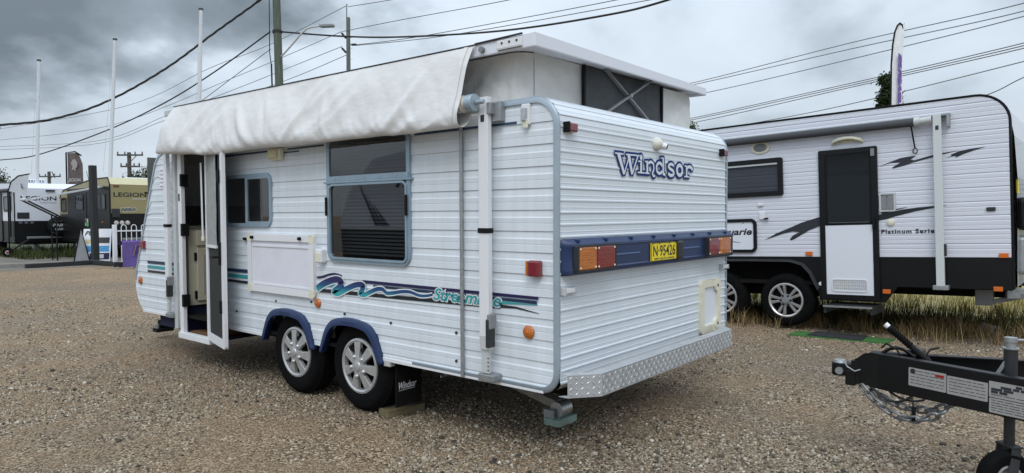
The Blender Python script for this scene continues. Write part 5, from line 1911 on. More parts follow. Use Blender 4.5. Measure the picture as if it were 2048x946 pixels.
# ------------------------------------------------------------------ black trailer drawbar in the right foreground
TR = thing('trailer', 'black A-frame trailer drawbar with chain and jockey wheel in the right foreground', 'trailer', (1.21, -1.30, 0))
AX, AY, RZ0, RZ1 = 1.215, -1.27, 0.452, 0.652
blk = M['black']
for sx_, nm in ((-1, 'near'), (1, 'far')):
    p0 = Vector((AX + sx_ * 0.022, AY - 0.05, (RZ0 + RZ1) / 2))
    p1 = Vector((AX + sx_ * (0.022 + 0.365 * 2.0), AY - 0.05 - 2.0, (RZ0 + RZ1) / 2 + 0.004))
    dr = (p1 - p0).normalized()
    sd2 = dr.cross(Vector((0, 0, 1))).normalized()
    mb = MB()
    mb.bar(p0, p1, 0.010, RZ1 - RZ0)
    q = sd2 * (-0.022 if sx_ < 0 else 0.022)
    if q.x * sx_ > 0:
        q = -q
    mb.bar(p0 + Vector((0, 0, 0.096)) + q, p1 + Vector((0, 0, 0.096)) + q, 0.046, 0.010)
    mb.bar(p0 + Vector((0, 0, -0.096)) + q, p1 + Vector((0, 0, -0.096)) + q, 0.046, 0.010)
    rail = mb.build('draw_rail', blk, TR, bevel=0.003)
    if sx_ < 0:
        nrm = sd2 if sd2.x < 0 else -sd2

        def PT(a, b, d_):
            p = p0 + dr * a + nrm * (0.005 + d_)
            return (p.x, p.y, RZ0 + 0.1 + b)
        for (a0, a1, b0, b1, kind) in ((0.225, 0.418, -0.040, 0.058, 'a'), (0.422, 0.612, -0.042, 0.052, 'b'), (0.617, 0.830, -0.012, 0.066, 'c'), (0.619, 0.785, -0.088, -0.016, 'd')):
            mb = MB()
            panel(mb, a1 - a0, b1 - b0, 0.004, PT, 0.0, 0.0012, (a0 + a1) / 2, (b0 + b1) / 2, 2)
            st = mb.build('compliance_sticker', M['plate'], rail)
            mb = MB()
            q_ = random.Random(ord(kind))
            nl = 5
            for i in range(nl):
                z = b1 - (b1 - b0) * (i + 0.8) / (nl + 0.8)
                x = a0 + 0.010
                while x < a1 - 0.02:
                    l = q_.uniform(0.012, 0.05)
                    l = min(l, a1 - 0.01 - x)
                    if kind == 'c' and i < 4:
                        hh = 0.0062 if q_.random() > 0.3 else 0.0
                    else:
                        hh = 0.0016
                    if hh:
                        mb.add([PT(x, z - hh, 0.0018), PT(x + l, z - hh, 0.0018), PT(x + l, z + hh, 0.0018), PT(x, z + hh, 0.0018)], [(0, 1, 2, 3)])
                    x += l + 0.006
            mb.build('print', M['greydecal'], st)
            if kind == 'a':
                MB().lathe([(0.014, 0.002), (0, 0.0022)], PT(a0 + 0.022, b1 - 0.018, 0), nrm, 14).build('print_emblem', M['charred'], st)
                mb = MB()
                mb.add([PT(a1 - 0.055, b1 - 0.026, 0.0021), PT(a1 - 0.012, b1 - 0.026, 0.0021), PT(a1 - 0.012, b1 - 0.012, 0.0021), PT(a1 - 0.055, b1 - 0.012, 0.0021)], [(0, 1, 2, 3)])
                mb.build('print', M['red'], st)
# head plate joining the rails
mb = MB()
hp = [(AX - 0.045, AY - 0.10), (AX - 0.035, AY - 0.01), (AX - 0.02, AY + 0.03), (AX + 0.02, AY + 0.03), (AX + 0.035, AY - 0.01), (AX + 0.045, AY - 0.10)]
rows = []
for (x, y), zt in zip(hp, (RZ1 - 0.004, RZ1 - 0.022, RZ1 - 0.055, RZ1 - 0.055, RZ1 - 0.022, RZ1 - 0.004)):
    rows.append([(x, y, RZ0 + 0.01), (x, y, zt)])
mb.grid(rows)
mb.box(AX - 0.03, AX + 0.03, AY - 0.12, AY + 0.03, RZ0 + 0.008, RZ0 + 0.02)
mb.box(AX - 0.03, AX + 0.03, AY - 0.02, AY + 0.045, RZ0 + 0.02, RZ1 - 0.06)
mb.build('head_plate', blk, TR, smooth=35)
# coupling
mb = MB().box(AX - 0.036, AX + 0.036, AY + 0.02, AY + 0.075, RZ0 - 0.005, RZ0 + 0.085)
mb.box(AX - 0.033, AX + 0.033, AY + 0.045, AY + 0.115, RZ0 + 0.045, RZ0 + 0.118)
mb.cyl((AX, AY + 0.115, RZ0 + 0.042), (AX, AY + 0.115, RZ0 + 0.118), 0.040, n=18)
cp = mb.build('coupling', blk, TR, bevel=0.006)
MB().cyl((AX, AY + 0.112, RZ0 + 0.118), (AX, AY + 0.112, RZ0 + 0.132), 0.036, 0.030, n=18).build('coupling_cap', M['galv'], cp, smooth=40)
MB().cyl((AX - 0.050, AY + 0.105, RZ0 + 0.075), (AX + 0.03, AY + 0.105, RZ0 + 0.075), 0.021, n=14).build('coupling_pin', M['galv'], cp, smooth=40)
mb = MB()
for i in range(3):
    mb.lathe([(0.020, 0), (0.024, 0.004), (0.020, 0.008)], (AX, AY + 0.035, RZ0 + 0.10 + i * 0.012), (0, 0, 1), 14)
mb.build('pivot_spring', M['galv'], cp)
MB().tube([(AX - 0.02, AY + 0.08, RZ0 + 0.120), (AX - 0.048, AY + 0.06, RZ0 + 0.105), (AX - 0.052, AY + 0.02, RZ0 + 0.085), (AX - 0.035, AY - 0.005, RZ0 + 0.095)], 0.004, 6).build('retaining_cable', M['galv'], cp)
# handbrake lever
la, lb = Vector((AX - 0.01, AY - 0.34, RZ1 - 0.02)), Vector((AX - 0.03, AY - 0.145, RZ1 + 0.155))
lv = MB().cyl(la, lb, 0.016, n=12).build('handbrake_lever', M['blackmat'], TR, smooth=50)
mb = MB()
for i in range(9):
    p = la.lerp(lb, 0.45 + i * 0.058)
    q = la.lerp(lb, 0.45 + i * 0.058 + 0.04)
    mb.cyl(p, q, 0.020, n=12)
mb.build('lever_grip', M['rubber'], lv, smooth=50)
MB().cyl(lb, lb + (lb - la).normalized() * 0.022, 0.015, n=12).build('lever_tip', M['white'], lv, smooth=50)
mb = MB()
arcq = [(AX + 0.01, AY - 0.10 - 0.012 * i, RZ1 - 0.01 + 0.045 * math.sin(i / 14 * math.pi)) for i in range(15)]
mb.tube(arcq, 0.010, 6)
mb.build('brake_quadrant', blk, TR, smooth=60)
MB().tube([(AX - 0.02, AY - 0.22, RZ1 - 0.03), (AX - 0.03, AY - 0.19, RZ1 + 0.03), (AX, AY - 0.13, RZ1 + 0.055), (AX + 0.04, AY - 0.10, RZ1 + 0.02)], 0.005, 6).build('brake_cable', M['blackmat'], TR, smooth=60)
MB().box(AX + 0.055, AX + 0.16, AY - 0.30, AY - 0.22, RZ1 - 0.01, RZ1 + 0.022).build('lever_bracket', blk, TR, bevel=0.004)
MB().tube([(AX + 0.02, AY - 0.36, RZ1 - 0.05), (AX + 0.05, AY - 0.32, RZ1 + 0.01), (AX + 0.10, AY - 0.33, RZ1 + 0.03), (AX + 0.18, AY - 0.36, RZ1 + 0.03)], 0.006, 6).build('brake_cable', M['blackmat'], TR, smooth=60)
MB().box(AX - 0.25, AX + 0.25, AY - 0.74, AY - 0.69, RZ0 + 0.03, RZ0 + 0.12).build('cross_member', blk, TR, bevel=0.004)


# safety chains
def chain(path, parent):
    P_ = [Vector(p) for p in path]
    ln = [0]
    for a, b in zip(P_, P_[1:]):
        ln.append(ln[-1] + (b - a).length)

    def at(s):
        for i in range(len(P_) - 1):
            if s <= ln[i + 1]:
                return P_[i].lerp(P_[i + 1], (s - ln[i]) / (ln[i + 1] - ln[i]))
        return P_[-1]
    pitch = 0.052
    n = int(ln[-1] / pitch)
    c = bpy.data.objects.new('safety_chain', None)
    COL.objects.link(c)
    c.parent = parent
    for i in range(n):
        a, b = at(i * pitch), at((i + 1) * pitch)
        m = (a + b) / 2
        t = (b - a).normalized()
        sv = t.cross(Vector((0, 0, 1))).normalized() if i % 2 else (t.cross(Vector((0, 0, 1))).cross(t)).normalized()
        sv = (sv + t.cross(sv) * 0.25).normalized()
        L2, Wd = 0.0245, 0.0175
        pts = []
        for k in range(12):
            th_ = 2 * math.pi * k / 12
            cx2 = math.cos(th_)
            pts.append(m + t * (L2 * (1 if cx2 > 0 else -1) * 0.55 + cx2 * L2 * 0.75) + sv * (math.sin(th_) * Wd))
        MB().tube(pts, 0.0072, 6, closed=True).build('link', M['chain'], c, smooth=60)


def sagp(a, b, sag, n=14):
    a, b = Vector(a), Vector(b)
    return [a.lerp(b, i / n) - Vector((0, 0, sag * (1 - (2 * i / n - 1) ** 2))) for i in range(n + 1)]


chain(sagp((AX - 0.03, AY - 0.01, RZ0 + 0.005), (AX - 0.19, AY - 0.47, RZ0 - 0.005), 0.125), TR)
chain(sagp((AX + 0.03, AY - 0.01, RZ0 + 0.005), (AX - 0.10, AY - 0.48, RZ0 - 0.005), 0.085), TR)
MB().tube(sagp((AX - 0.03, AY - 0.06, RZ0 + 0.01), (AX - 0.10, AY - 0.28, RZ0 + 0.005), 0.06), 0.007, 7).build('brake_hose', M['cable'], TR, smooth=60)
MB().tube(sagp((AX + 0.0, AY - 0.12, RZ0 + 0.01), (AX - 0.14, AY - 0.34, RZ0 + 0.0), 0.035), 0.006, 7).build('wiring_lead', M['cable'], TR, smooth=60)
MB().tube([(AX - 0.098, AY - 0.27, RZ0 + 0.002), (AX - 0.108, AY - 0.285, RZ0 - 0.05), (AX - 0.100, AY - 0.285, RZ0 - 0.09)], 0.006, 6).build('hook_strap', M['cable'], TR)
MB().box(AX - 0.112, AX - 0.092, AY - 0.295, AY - 0.275, RZ0 - 0.145, RZ0 - 0.055).build('hanging_plug', M['blackmat'], TR, bevel=0.004)
# jockey wheel
JX, JY = AX - 0.125, AY - 0.705
jw = bpy.data.objects.new('jockey_wheel', None)
COL.objects.link(jw)
jw.parent = TR
MB().cyl((JX, JY, RZ0 - 0.03), (JX, JY, RZ1 + 0.115), 0.030, n=18).build('outer_tube', M['charred'], jw, smooth=50)
mb = MB().cyl((JX, JY, RZ1 + 0.115), (JX, JY, RZ1 + 0.121), 0.036, n=18)
mb.cyl((JX, JY, RZ1 + 0.121), (JX, JY, RZ1 + 0.165), 0.022, n=14)
mb.cyl((JX, JY, RZ1 + 0.150), (JX, JY, RZ1 + 0.172), 0.028, n=14)
mb.build('tube_collar', M['galv'], jw, smooth=40)
mb = MB().cyl((JX, JY, RZ1 + 0.158), (JX + 0.10, JY - 0.14, RZ1 + 0.158), 0.007, n=8)
mb.cyl((JX + 0.10, JY - 0.14, RZ1 + 0.158), (JX + 0.10, JY - 0.14, RZ1 + 0.02), 0.006, n=8)
mb.build('winder_handle', M['galv'], jw, smooth=40)
MB().cyl((JX, JY, 0.22), (JX, JY, RZ0), 0.024, n=16).build('inner_tube', M['charred'], jw, smooth=50)
MB().box(JX - 0.10, JX + 0.03, JY - 0.05, JY + 0.05, RZ0 + 0.06, RZ0 + 0.14).build('tube_clamp', blk, jw, bevel=0.006)
MB().bar((JX - 0.02, JY + 0.06, RZ1 - 0.03), (JX - 0.01, JY + 0.02, RZ1 + 0.05), 0.012, 0.014).build('clamp_handle', M['galv'], jw)
WXC = Vector((JX - 0.045, JY + 0.015, 0.135))
ax_ = Vector((-0.72, -0.69, 0)).normalized()
wk = MB().lathe([(0.070, -0.035), (0.078, -0.040), (0.118, -0.038), (0.130, -0.022), (0.135, 0.0), (0.130, 0.022), (0.118, 0.038), (0.078, 0.040), (0.070, 0.035)], WXC, ax_, 30).build('tyre', M['rubber'], jw, smooth=50)
MB().lathe([(0.073, 0.020), (0.068, 0.034), (0.058, 0.036), (0.050, 0.016), (0.022, 0.014), (0.018, 0.036), (0.0, 0.038)], WXC, ax_, 26).build('rim', M['alu'], jw, smooth=40)
tt = ax_.cross(Vector((0, 0, 1)))
mb = MB()
for s in (-1, 1):
    a = WXC + ax_ * 0.052 * s
    mb.bar(a, Vector((JX, JY, 0.285)) + ax_ * 0.048 * s, 0.050, 0.008, ax_)
mb.obox(Vector((JX, JY, 0.285)), ax_ * 0.055, tt * 0.03, Vector((0, 0, 0.005)))
mb.build('fork', M['charred'], jw, bevel=0.003)

# ------------------------------------------------------------------ two caravans on the far left


def far_caravan(loc, label, upper, top, trimc, profile, split, gold):
    T = thing('caravan', label, 'caravan', loc, group=None, local=True)
    Wd = 2.42
    lo = [(y, z) for y, z in profile]
    zsp = split

    def clip(keep_up):
        o = []
        n = len(lo)
        for i in range(n):
            a, b = lo[i], lo[(i + 1) % n]
            ia = (a[1] >= zsp) == keep_up
            ib = (b[1] >= zsp) == keep_up
            if ia:
                o.append(a)
            if ia != ib:
                t = (zsp - a[1]) / (b[1] - a[1])
                o.append((a[0] + (b[0] - a[0]) * t, zsp))
        return o
    MB().prism([(0, y, z) for y, z in clip(True)], (Wd, 0, 0)).build('upper_body', upper, T)
    MB().prism([(0, y, z) for y, z in clip(False)], (Wd, 0, 0)).build('lower_body', M['black'], T)
    # rear chamfer panel
    MB().grid([[(0.02, -0.004, profile[1][1]), (Wd - 0.02, -0.004, profile[1][1])], [(0.02, profile[2][0] - 0.004, profile[2][1] + 0.003), (Wd - 0.02, profile[2][0] - 0.004, profile[2][1] + 0.003)]]).build('rear_cap', top, T)
    mb = MB()
    mb.tube([(0.0, y, z) for y, z in profile[0:3]] + [(0.0, y, z) for y, z in profile[3:7]], 0.022, 6)
    mb.build('edge_trim', trimc, T)
    for y in (2.35, 3.25):
        scale_wheel(T, (0.02, y, 0.38), (-1, 0, 0), 0.375, 0.23, 0.21, 'alloy', 5, M['charred'])
        MB().box(0.0, -0.012, y - 0.42, y + 0.42, 0.60, 0.78).build('wheel_arch_trim', M['blackmat'], T)
    mb = MB().box(0.3, 2.1, 0.0, 5.0, 0.40, 0.50)
    mb.build('chassis', M['under'], T)
    mb = MB().bar((0.5, 5.2, 0.48), (1.2, 6.8, 0.48), 0.06, 0.12)
    mb.bar((1.9, 5.2, 0.48), (1.2, 6.8, 0.48), 0.06, 0.12)
    mb.build('draw_bar', M['under'], T)
    mb = MB().box(0.35, 2.0, -0.10, -0.02, 0.62, 0.70)
    mb.build('rear_bar', M['galv'] if not gold else M['midgrey'], T, bevel=0.01)
    for x in (0.18, 0.36, 0.54):
        MB().lathe([(0.075, 0.0), (0.070, 0.02), (0.0, 0.028)], (x, -0.002, 1.22), (0, -1, 0), 18).build('rear_lamp', M['lightgrey'] if gold else M['charred'], T, smooth=40)
        MB().lathe([(0.055, 0.024), (0.0, 0.034)], (x, -0.002, 1.22), (0, -1, 0), 16).build('rear_lens', mat('pale_pink_lens', (0.62, 0.47, 0.45), 0.3) if gold else mat('smoked_lens', (0.10, 0.10, 0.11), 0.3), T, smooth=40)
    mb = MB()
    frame(mb, 0.18, 0.05, 0.01, 0.006, lambda a, b, d_: (a, -d_, b), 0.0, 0.02, 0.20, 2.47 if gold else 2.49, 3)
    mb.box(0.12, 0.28, -0.018, 0.0, 2.455 if gold else 2.475, 2.485 if gold else 2.505)
    mb.build('clearance_lamp', M['redlens'], T)
    return T


gprof = [(0.0, 0.48), (0.0, 2.53), (0.16, 2.76), (1.6, 2.75), (3.25, 2.58), (4.45, 2.44), (5.3, 1.90), (5.58, 1.30), (5.50, 0.50)]
GC = far_caravan((6.010, 22.955, 0), 'beige gold and black off-road caravan with open awning behind the black post', M['gold'], M['goldlight'], M['black'], gprof, 1.535, True)
wprof = [(0.0, 0.48), (0.0, 2.50), (0.30, 2.70), (1.6, 2.74), (3.25, 2.74), (4.45, 2.60), (5.3, 1.90), (5.58, 1.30), (5.50, 0.50)]
WL = far_caravan((4.545, 27.83, 0), 'white and black off-road caravan at the far left edge with a covered spare wheel', M['roof'], M['roof'], M['black'], wprof, 1.285, False)
RC = far_caravan((-8.45, 4.6, 0), 'white and black caravan standing outside the picture, mirrored in the tall window', M['roof'], M['roof'], M['black'], wprof, 1.15, False)
XR, ZU = (1, 0, 0), (0, 0, 1)
text('lettering', 'LEGION', (0.11, -0.008, 2.11), XR, ZU, 1.06, 0.15, M['blackdecal'], GC, bold=0.015)
text('lettering', 'CARAVANS', (0.70, -0.006, 2.015), XR, ZU, 0.46, 0.05, M['white'], GC)
text('lettering', 'NERO', (0.31, -0.006, 1.600), XR, ZU, 0.52, 0.14, M['white'], GC, shear=0.25, bold=0.05)
text('lettering', 'NERO', (0.325, -0.008, 1.615), XR, ZU, 0.49, 0.11, M['blackdecal'], GC, shear=0.25, bold=0.03)
text('lettering', 'LEGION', (0.20, -0.006, 2.05), XR, ZU, 1.15, 0.16, M['blackdecal'], WL, bold=0.015)
text('lettering', 'CARAVANS', (0.80, -0.006, 1.945), XR, ZU, 0.55, 0.055, M['midgrey'], WL)
MB().box(0.04, 0.29, -0.05, 0.0, 1.40, 1.70).build('control_panel', M['charred'], GC, bevel=0.015)
MB().box(1.10, 1.32, -0.03, 0.0, 2.24, 2.285).build('handle', M['blackmat'], GC, bevel=0.01)
MB().box(1.30, 1.44, -0.06, 0.0, 2.06, 2.16).build('reversing_camera', M['blackmat'], GC, bevel=0.02)
MB().box(0.08, 0.46, -0.02, 0.0, 1.37, 1.60).build('rear_hatch', M['charred'], WL, bevel=0.02)
MB().box(1.00, 1.30, -0.06, 0.0, 2.40, 2.45).build('handle', M['blackmat'], WL, bevel=0.01)
# spare wheel with lettered cover
sp = MB().lathe([(0.0, 0.26), (0.30, 0.255), (0.36, 0.22), (0.38, 0.16), (0.38, 0.06), (0.34, 0.03), (0, 0.03)], (1.36, 0, 1.06), (0, -1, 0), 28).build('spare_wheel_cover', M['blackmat'], WL, smooth=40)
text('lettering', 'PAR..', (1.14, -0.262, 1.06), XR, ZU, 0.44, 0.11, M['lightgrey'], sp, bold=0.03)
text('lettering', 'CAR', (1.20, -0.262, 0.92), XR, ZU, 0.30, 0.09, M['lightgrey'], sp, bold=0.03)
for (x, a) in ((1.24, 0.5), (1.44, -0.3), (1.36, 0.1)):
    MB().bar((x - 0.05, -0.262, 1.27 + a * 0.03), (x + 0.05, -0.262, 1.27 - a * 0.06), 0.004, 0.045, (0, 1, 0)).build('cover_mark', M['lightgrey'], sp)
MB().bar((1.10, -0.262, 0.86), (1.24, -0.262, 0.77), 0.004, 0.03, (0, 1, 0)).build('cover_mark', M['lightgrey'], sp)
text('lettering', 'RIVER', (2.428, 2.30, 2.00), (0, 1, 0), ZU, 1.45, 0.26, M['blackdecal'], RC, shear=0.3, bold=0.03)
for dy, ll in ((0.0, 1.0), (0.16, 0.75), (0.32, 0.5)):
    MB().prism([(2.424, 4.25 - dy, 1.22), (2.424, 4.40 - dy, 1.22), (2.424, 4.95 - dy * 1.5, 1.22 + 0.95 * ll), (2.424, 4.75 - dy * 1.5, 1.22 + 0.6 * ll)], (0.004, 0, 0)).build('feather_decal', M['greydecal'], RC)
# near sides of both
for T, g in ((GC, True), (WL, False)):
    def PF(a, b, d_):
        return (-d_, a, b)
    for (y0, y1, z0, z1) in ((0.35, 1.25, 1.66, 2.22), (2.4, 3.2, 1.66, 2.25), (4.15, 4.7, 1.62, 2.15)):
        mb = MB()
        frame(mb, y1 - y0, z1 - z0, 0.06, 0.05, PF, 0.0, 0.03, (y0 + y1) / 2, (z0 + z1) / 2)
        w = mb.build('window', M['black'], T, smooth=35)
        mb = MB()
        panel(mb, y1 - y0 - 0.08, z1 - z0 - 0.08, 0.03, PF, 0.0, 0.02, (y0 + y1) / 2, (z0 + z1) / 2)
        mb.build('pane', M['tint'], w)
    mb = MB()
    frame(mb, 0.68, 1.85, 0.12, 0.05, PF, 0.0, 0.03, 1.80, 1.42)
    dd = mb.build('door', M['black'], T, smooth=35)
    mb = MB()
    panel(mb, 0.60, 1.76, 0.10, PF, 0.0, 0.018, 1.80, 1.42)
    mb.build('door_panel', M['black'] if g else M['charred'], dd)
    MB().box(-0.05, 0.0, 2.08, 2.14, 1.2, 1.34).build('door_handle', M['blackmat'], dd)
    if not g:
        for y in (0.2, 3.9):
            MB().box(-0.10, -0.05, y, y + 0.09, 0.7, 2.4).build('awning_arm', M['black'], T)
        MB().cyl((-0.09, 0.15, 2.42), (-0.09, 4.2, 2.42), 0.07, n=14).build('awning_roll', M['charred'], T, smooth=50)
        MB().box(-0.008, 0.0, 0.35, 1.3, 1.62, 1.70).build('side_decal', mat('tan_decal', (0.35, 0.22, 0.12), 0.5), T)
# black over the gold side, the awning's shadow painted in; corner areas stay gold
mb = MB()
mb.box(-0.012, 0.0, 0.05, 4.05, 1.536, 2.46)
mb.build('shaded_side_panel', M['black'], GC)
MB().box(-0.03, 0.0, 1.95, 2.22, 1.10, 1.36).build('side_sign', M['lightgrey'], GC)
MB().lathe([(0.09, 0.031), (0, 0.033)], (0.0, 1.98, 1.16), (-1, 0, 0), 16).build('sign_badge', M['green'], GC)
MB().box(-0.02, 0.0, 0.62, 0.70, 1.22, 1.27).build('marker', M['orange'], GC)
# open awning of the gold caravan
mb = MB()
rows = []
for i in range(7):
    f = i / 6
    rows.append([(-0.03 - 2.20 * f, y, 2.50 - 0.50 * f - 0.05 * math.sin(math.pi * f)) for y in (0.50, 0.62, 0.74, 0.86, 0.98)])
mb.grid(rows)
ga = mb.build('awning_fabric', M['lightgrey'], GC, smooth=60)
ga.modifiers.new('solid', 'SOLIDIFY').thickness = 0.01
MB().cyl((-2.25, 0.45, 1.985), (-2.25, 1.0, 1.985), 0.05, n=12).build('awning_roller', M['lightgrey'], GC, smooth=50)
for y in (0.50, 0.96):
    MB().bar((-0.03, y, 2.46), (-2.24, y, 1.96), 0.05, 0.04).build('awning_rafter', M['lightgrey'], GC)
    MB().bar((-2.24, y, 1.96), (-0.03, y, 0.70), 0.045, 0.045).build('awning_arm', M['black'], GC)
    MB().cyl((-1.45, y - 0.05, 0.0), (-1.45, y - 0.05, 1.50), 0.022, n=8).build('awning_leg', M['black'], GC)
for (x, y) in ((0.6, 2.2), (1.3, 3.6)):
    pass
MB().box(0.45, 1.35, 1.2, 2.0, 2.742, 2.90).build('roof_vent_unit', M['roof'], WL, bevel=0.05, seg=3)
mb = MB()
for i in range(9):
    mb.box(0.52 + i * 0.09, 0.57 + i * 0.09, 1.195, 1.2, 2.78, 2.87)
mb.build('vent_louvre', M['midgrey'], WL)
MB().box(0.9, 1.7, 0.9, 1.7, 2.75, 2.83).build('roof_hatch', M['roof'], GC, bevel=0.03)
MB().cyl((0.02, 1.9, 2.70), (-0.06, 1.9, 3.05), 0.008, n=6).build('aerial', M['charred'], GC)
# small jockey wheel with red and white rim beside the white one
jt = MB().lathe([(0.07, -0.05), (0.16, -0.05), (0.17, -0.02), (0.17, 0.02), (0.16, 0.05), (0.07, 0.05)], (4.14, 27.1, 0.17), (-0.6, -0.8, 0), 22).build('spare_trolley_wheel', M['rubber'], None, smooth=45)
MB().lathe([(0.10, 0.045), (0.055, 0.052), (0.0, 0.05)], (4.14, 27.1, 0.17), (-0.6, -0.8, 0), 20).build('rim', M['lightgrey'], jt, smooth=40)
MB().lathe([(0.045, 0.054), (0.0, 0.056)], (4.14, 27.1, 0.17), (-0.6, -0.8, 0), 16).build('hub', M['red'], jt)
MB().bar((4.14, 27.1, 0.17), (4.95, 27.6, 0.62), 0.05, 0.05).build('wheel_arm', M['charred'], jt)
tag(jt, 'small black wheel with pale rim and red hub beside the far left white caravan', 'wheel')

# ------------------------------------------------------------------ left fence, banner, post, sign, kerb
FX, FY = 4.70, 19.05
fn = thing('fence', 'white tubular metal fence panel with looped tops beside the purple cloth', 'fence', (FX, FY, 0))
fd = Vector((1.0, -0.22, 0)).normalized()
fpt = lambda s, z: tuple(Vector((FX, FY, z)) + fd * s)
MB().bar(fpt(0, 0), fpt(0, 1.20), 0.10, 0.10, (1, 0, 0)).build('post', M['white'], fn, bevel=0.008)
MB().bar(fpt(0.05, 1.02), fpt(2.5, 1.02), 0.035, 0.035).build('rail', M['white'], fn)
MB().bar(fpt(0.05, 0.12), fpt(2.5, 0.12), 0.035, 0.035).build('rail', M['white'], fn)
for i in range(9):
    s0 = 0.17 + i * 0.26
    pth = [fpt(s0, 0.12), fpt(s0, 1.05)] + [fpt(s0 + 0.065 - 0.065 * math.cos(R(a)), 1.12 + 0.075 * math.sin(R(a))) for a in range(0, 181, 30)] + [fpt(s0 + 0.13, 1.05), fpt(s0 + 0.13, 0.12)]
    MB().tube(pth, 0.011, 6).build('hoop', M['white'], fn, smooth=60)
bn = thing('cloth_banner', 'purple printed cloth hung over the white fence at ground level', 'banner', (5.0, 18.35, 0))
rows = []
for j in range(9):
    v = j / 8
    rows.append([(4.58 + 1.7 * i / 24, 18.22 - 0.40 * i / 24 - 0.03 * (1 - v) + 0.012 * noise.noise((i * 0.4, v * 1.5, 2)), 0.03 + v * 0.70) for i in range(25)])
MB().grid(rows).build('cloth', M['violet'], bn, smooth=180)
rows = [[(4.58 + 1.7 * i / 24, 18.22 - 0.40 * i / 24 + dy, 0.73 + dz) for i in range(25)] for dy, dz in ((0, 0), (0.06, 0.03), (0.18, 0.02), (0.25, -0.1))]
MB().grid(rows).build('cloth_top', M['violet'], bn, smooth=180)
bxd = Vector((1.7, -0.40, 0)).normalized()
text('lettering', 'Parravans', Vector((4.83, 18.13, 0.33)), bxd, (0, 0, 1), 1.25, 0.31, M['copper'], bn, shear=0.3, bold=0.03)
text('lettering', 'Parravans', Vector((4.85, 18.12, 0.345)), bxd, (0, 0, 1), 1.22, 0.28, mat('dark_violet_print', (0.045, 0.03, 0.13), 0.7), bn, shear=0.3, bold=0.01)
bp_ = MB().obox((4.84, 20.98, 1.50), (0.085, 0.013, 0), (-0.013, 0.085, 0), (-0.012, 0, 1.50)).build('timber_post', M['darkwood'], None, bevel=0.01)
tag(bp_, 'tall dark timber post standing before the gold caravan', 'post')
af = thing('sandwich_board', 'black framed sandwich board sign leaning open beside the dark timber post', 'sign', (5.0, 21.5, 0))
A0, A1 = Vector((4.62, 21.75, 0)), Vector((5.45, 21.05, 0))
ridge0, ridge1 = Vector((4.93, 22.1, 1.10)), Vector((5.35, 21.75, 1.10))


def quad(mb, p, q, r_, s_, th=0.02):
    n_ = (Vector(q) - Vector(p)).cross(Vector(s_) - Vector(p)).normalized() * th
    mb.prism([p, q, r_, s_], n_)
    return mb


sxd = Vector((0.80, -0.60, 0))
so = Vector((4.42, 21.99, 0.02))
syv = Vector((0.16, 0.22, 1.02))
quad(MB(), so + sxd * 0.38, so + sxd * 1.18, so + sxd * 1.18 + syv, so + sxd * 0.38 + syv).build('face', M['flagwhite'], af)
text('lettering', 'Par', so + sxd * 0.42 + syv * 0.80 - Vector((0.012, 0.016, 0)), sxd, syv.normalized(), 0.34, 0.15, M['blackdecal'], af, shear=0.3, bold=0.04)
for (a0, a1, b0, b1, m) in ((0.42, 1.14, 0.30, 0.48, 'signblue'), (0.44, 0.80, 0.55, 0.68, 'yellowed'), (0.82, 1.14, 0.56, 0.74, 'charred'), (0.60, 1.16, 0.06, 0.26, 'purple'), (0.78, 1.0, 0.10, 0.22, 'lightgrey')):
    o_ = -Vector((0.012, 0.016, 0)) * (1.0 if m != 'lightgrey' else 1.4)
    quad(MB(), so + sxd * a0 + syv * b0 + o_, so + sxd * a1 + syv * b0 + o_, so + sxd * a1 + syv * b1 + o_, so + sxd * a0 + syv * b1 + o_, 0.002).build('print', M[m], af)
fo = so + Vector((0.08, -0.26, 0))
mb = MB()
mb.add([fo, fo + Vector((0.36, -0.27, 0)), fo + Vector((0.22, 0.0, 1.05))], [(0, 1, 2)])
mb.build('side_panel', M['midgrey'], af)
MB().tube([fo, fo + Vector((0.36, -0.27, 0)), fo + Vector((0.22, 0.0, 1.05))], 0.022, 6, closed=True).build('frame', M['blackmat'], af)
kb = MB().prism([(-12, 21.9, 0), (3.0, 20.78, 0), (4.75, 20.25, 0), (4.85, 20.45, 0), (3.0, 21.0, 0), (-12, 22.1, 0)], (0, 0, 0.12)).build('kerb', M['concrete'], None, kind='structure')
ed = MB()
ed.bar((2.85, 20.30, 0.06), (4.55, 20.35, 0.08), 0.12, 0.12)
ed.bar((4.55, 20.35, 0.08), (4.75, 18.7, 0.07), 0.12, 0.13)
ed.bar((4.55, 18.75, 0.07), (7.0, 18.1, 0.07), 0.12, 0.14)
tag(ed.build('timber_edging', M['darkwood'], None, bevel=0.01), 'dark timber edging laid along the gravel before the white fence', 'edging')
for i, (x, y, s) in enumerate(((4.35, 18.0, 0.10), (4.62, 17.7, 0.09), (4.1, 18.5, 0.06))):
    tag(boulder((x, y, -0.01), (s, s * 0.8, s * 0.7), 11.3 + i, 'stone', M['rock']), ('pale stone before the foot of the purple cloth, leftmost large one', 'pale stone nearest the caravan, right of the other stones', 'smallest pale stone beside the timber edging')[i], 'stone', 'stones on the gravel by the fence')

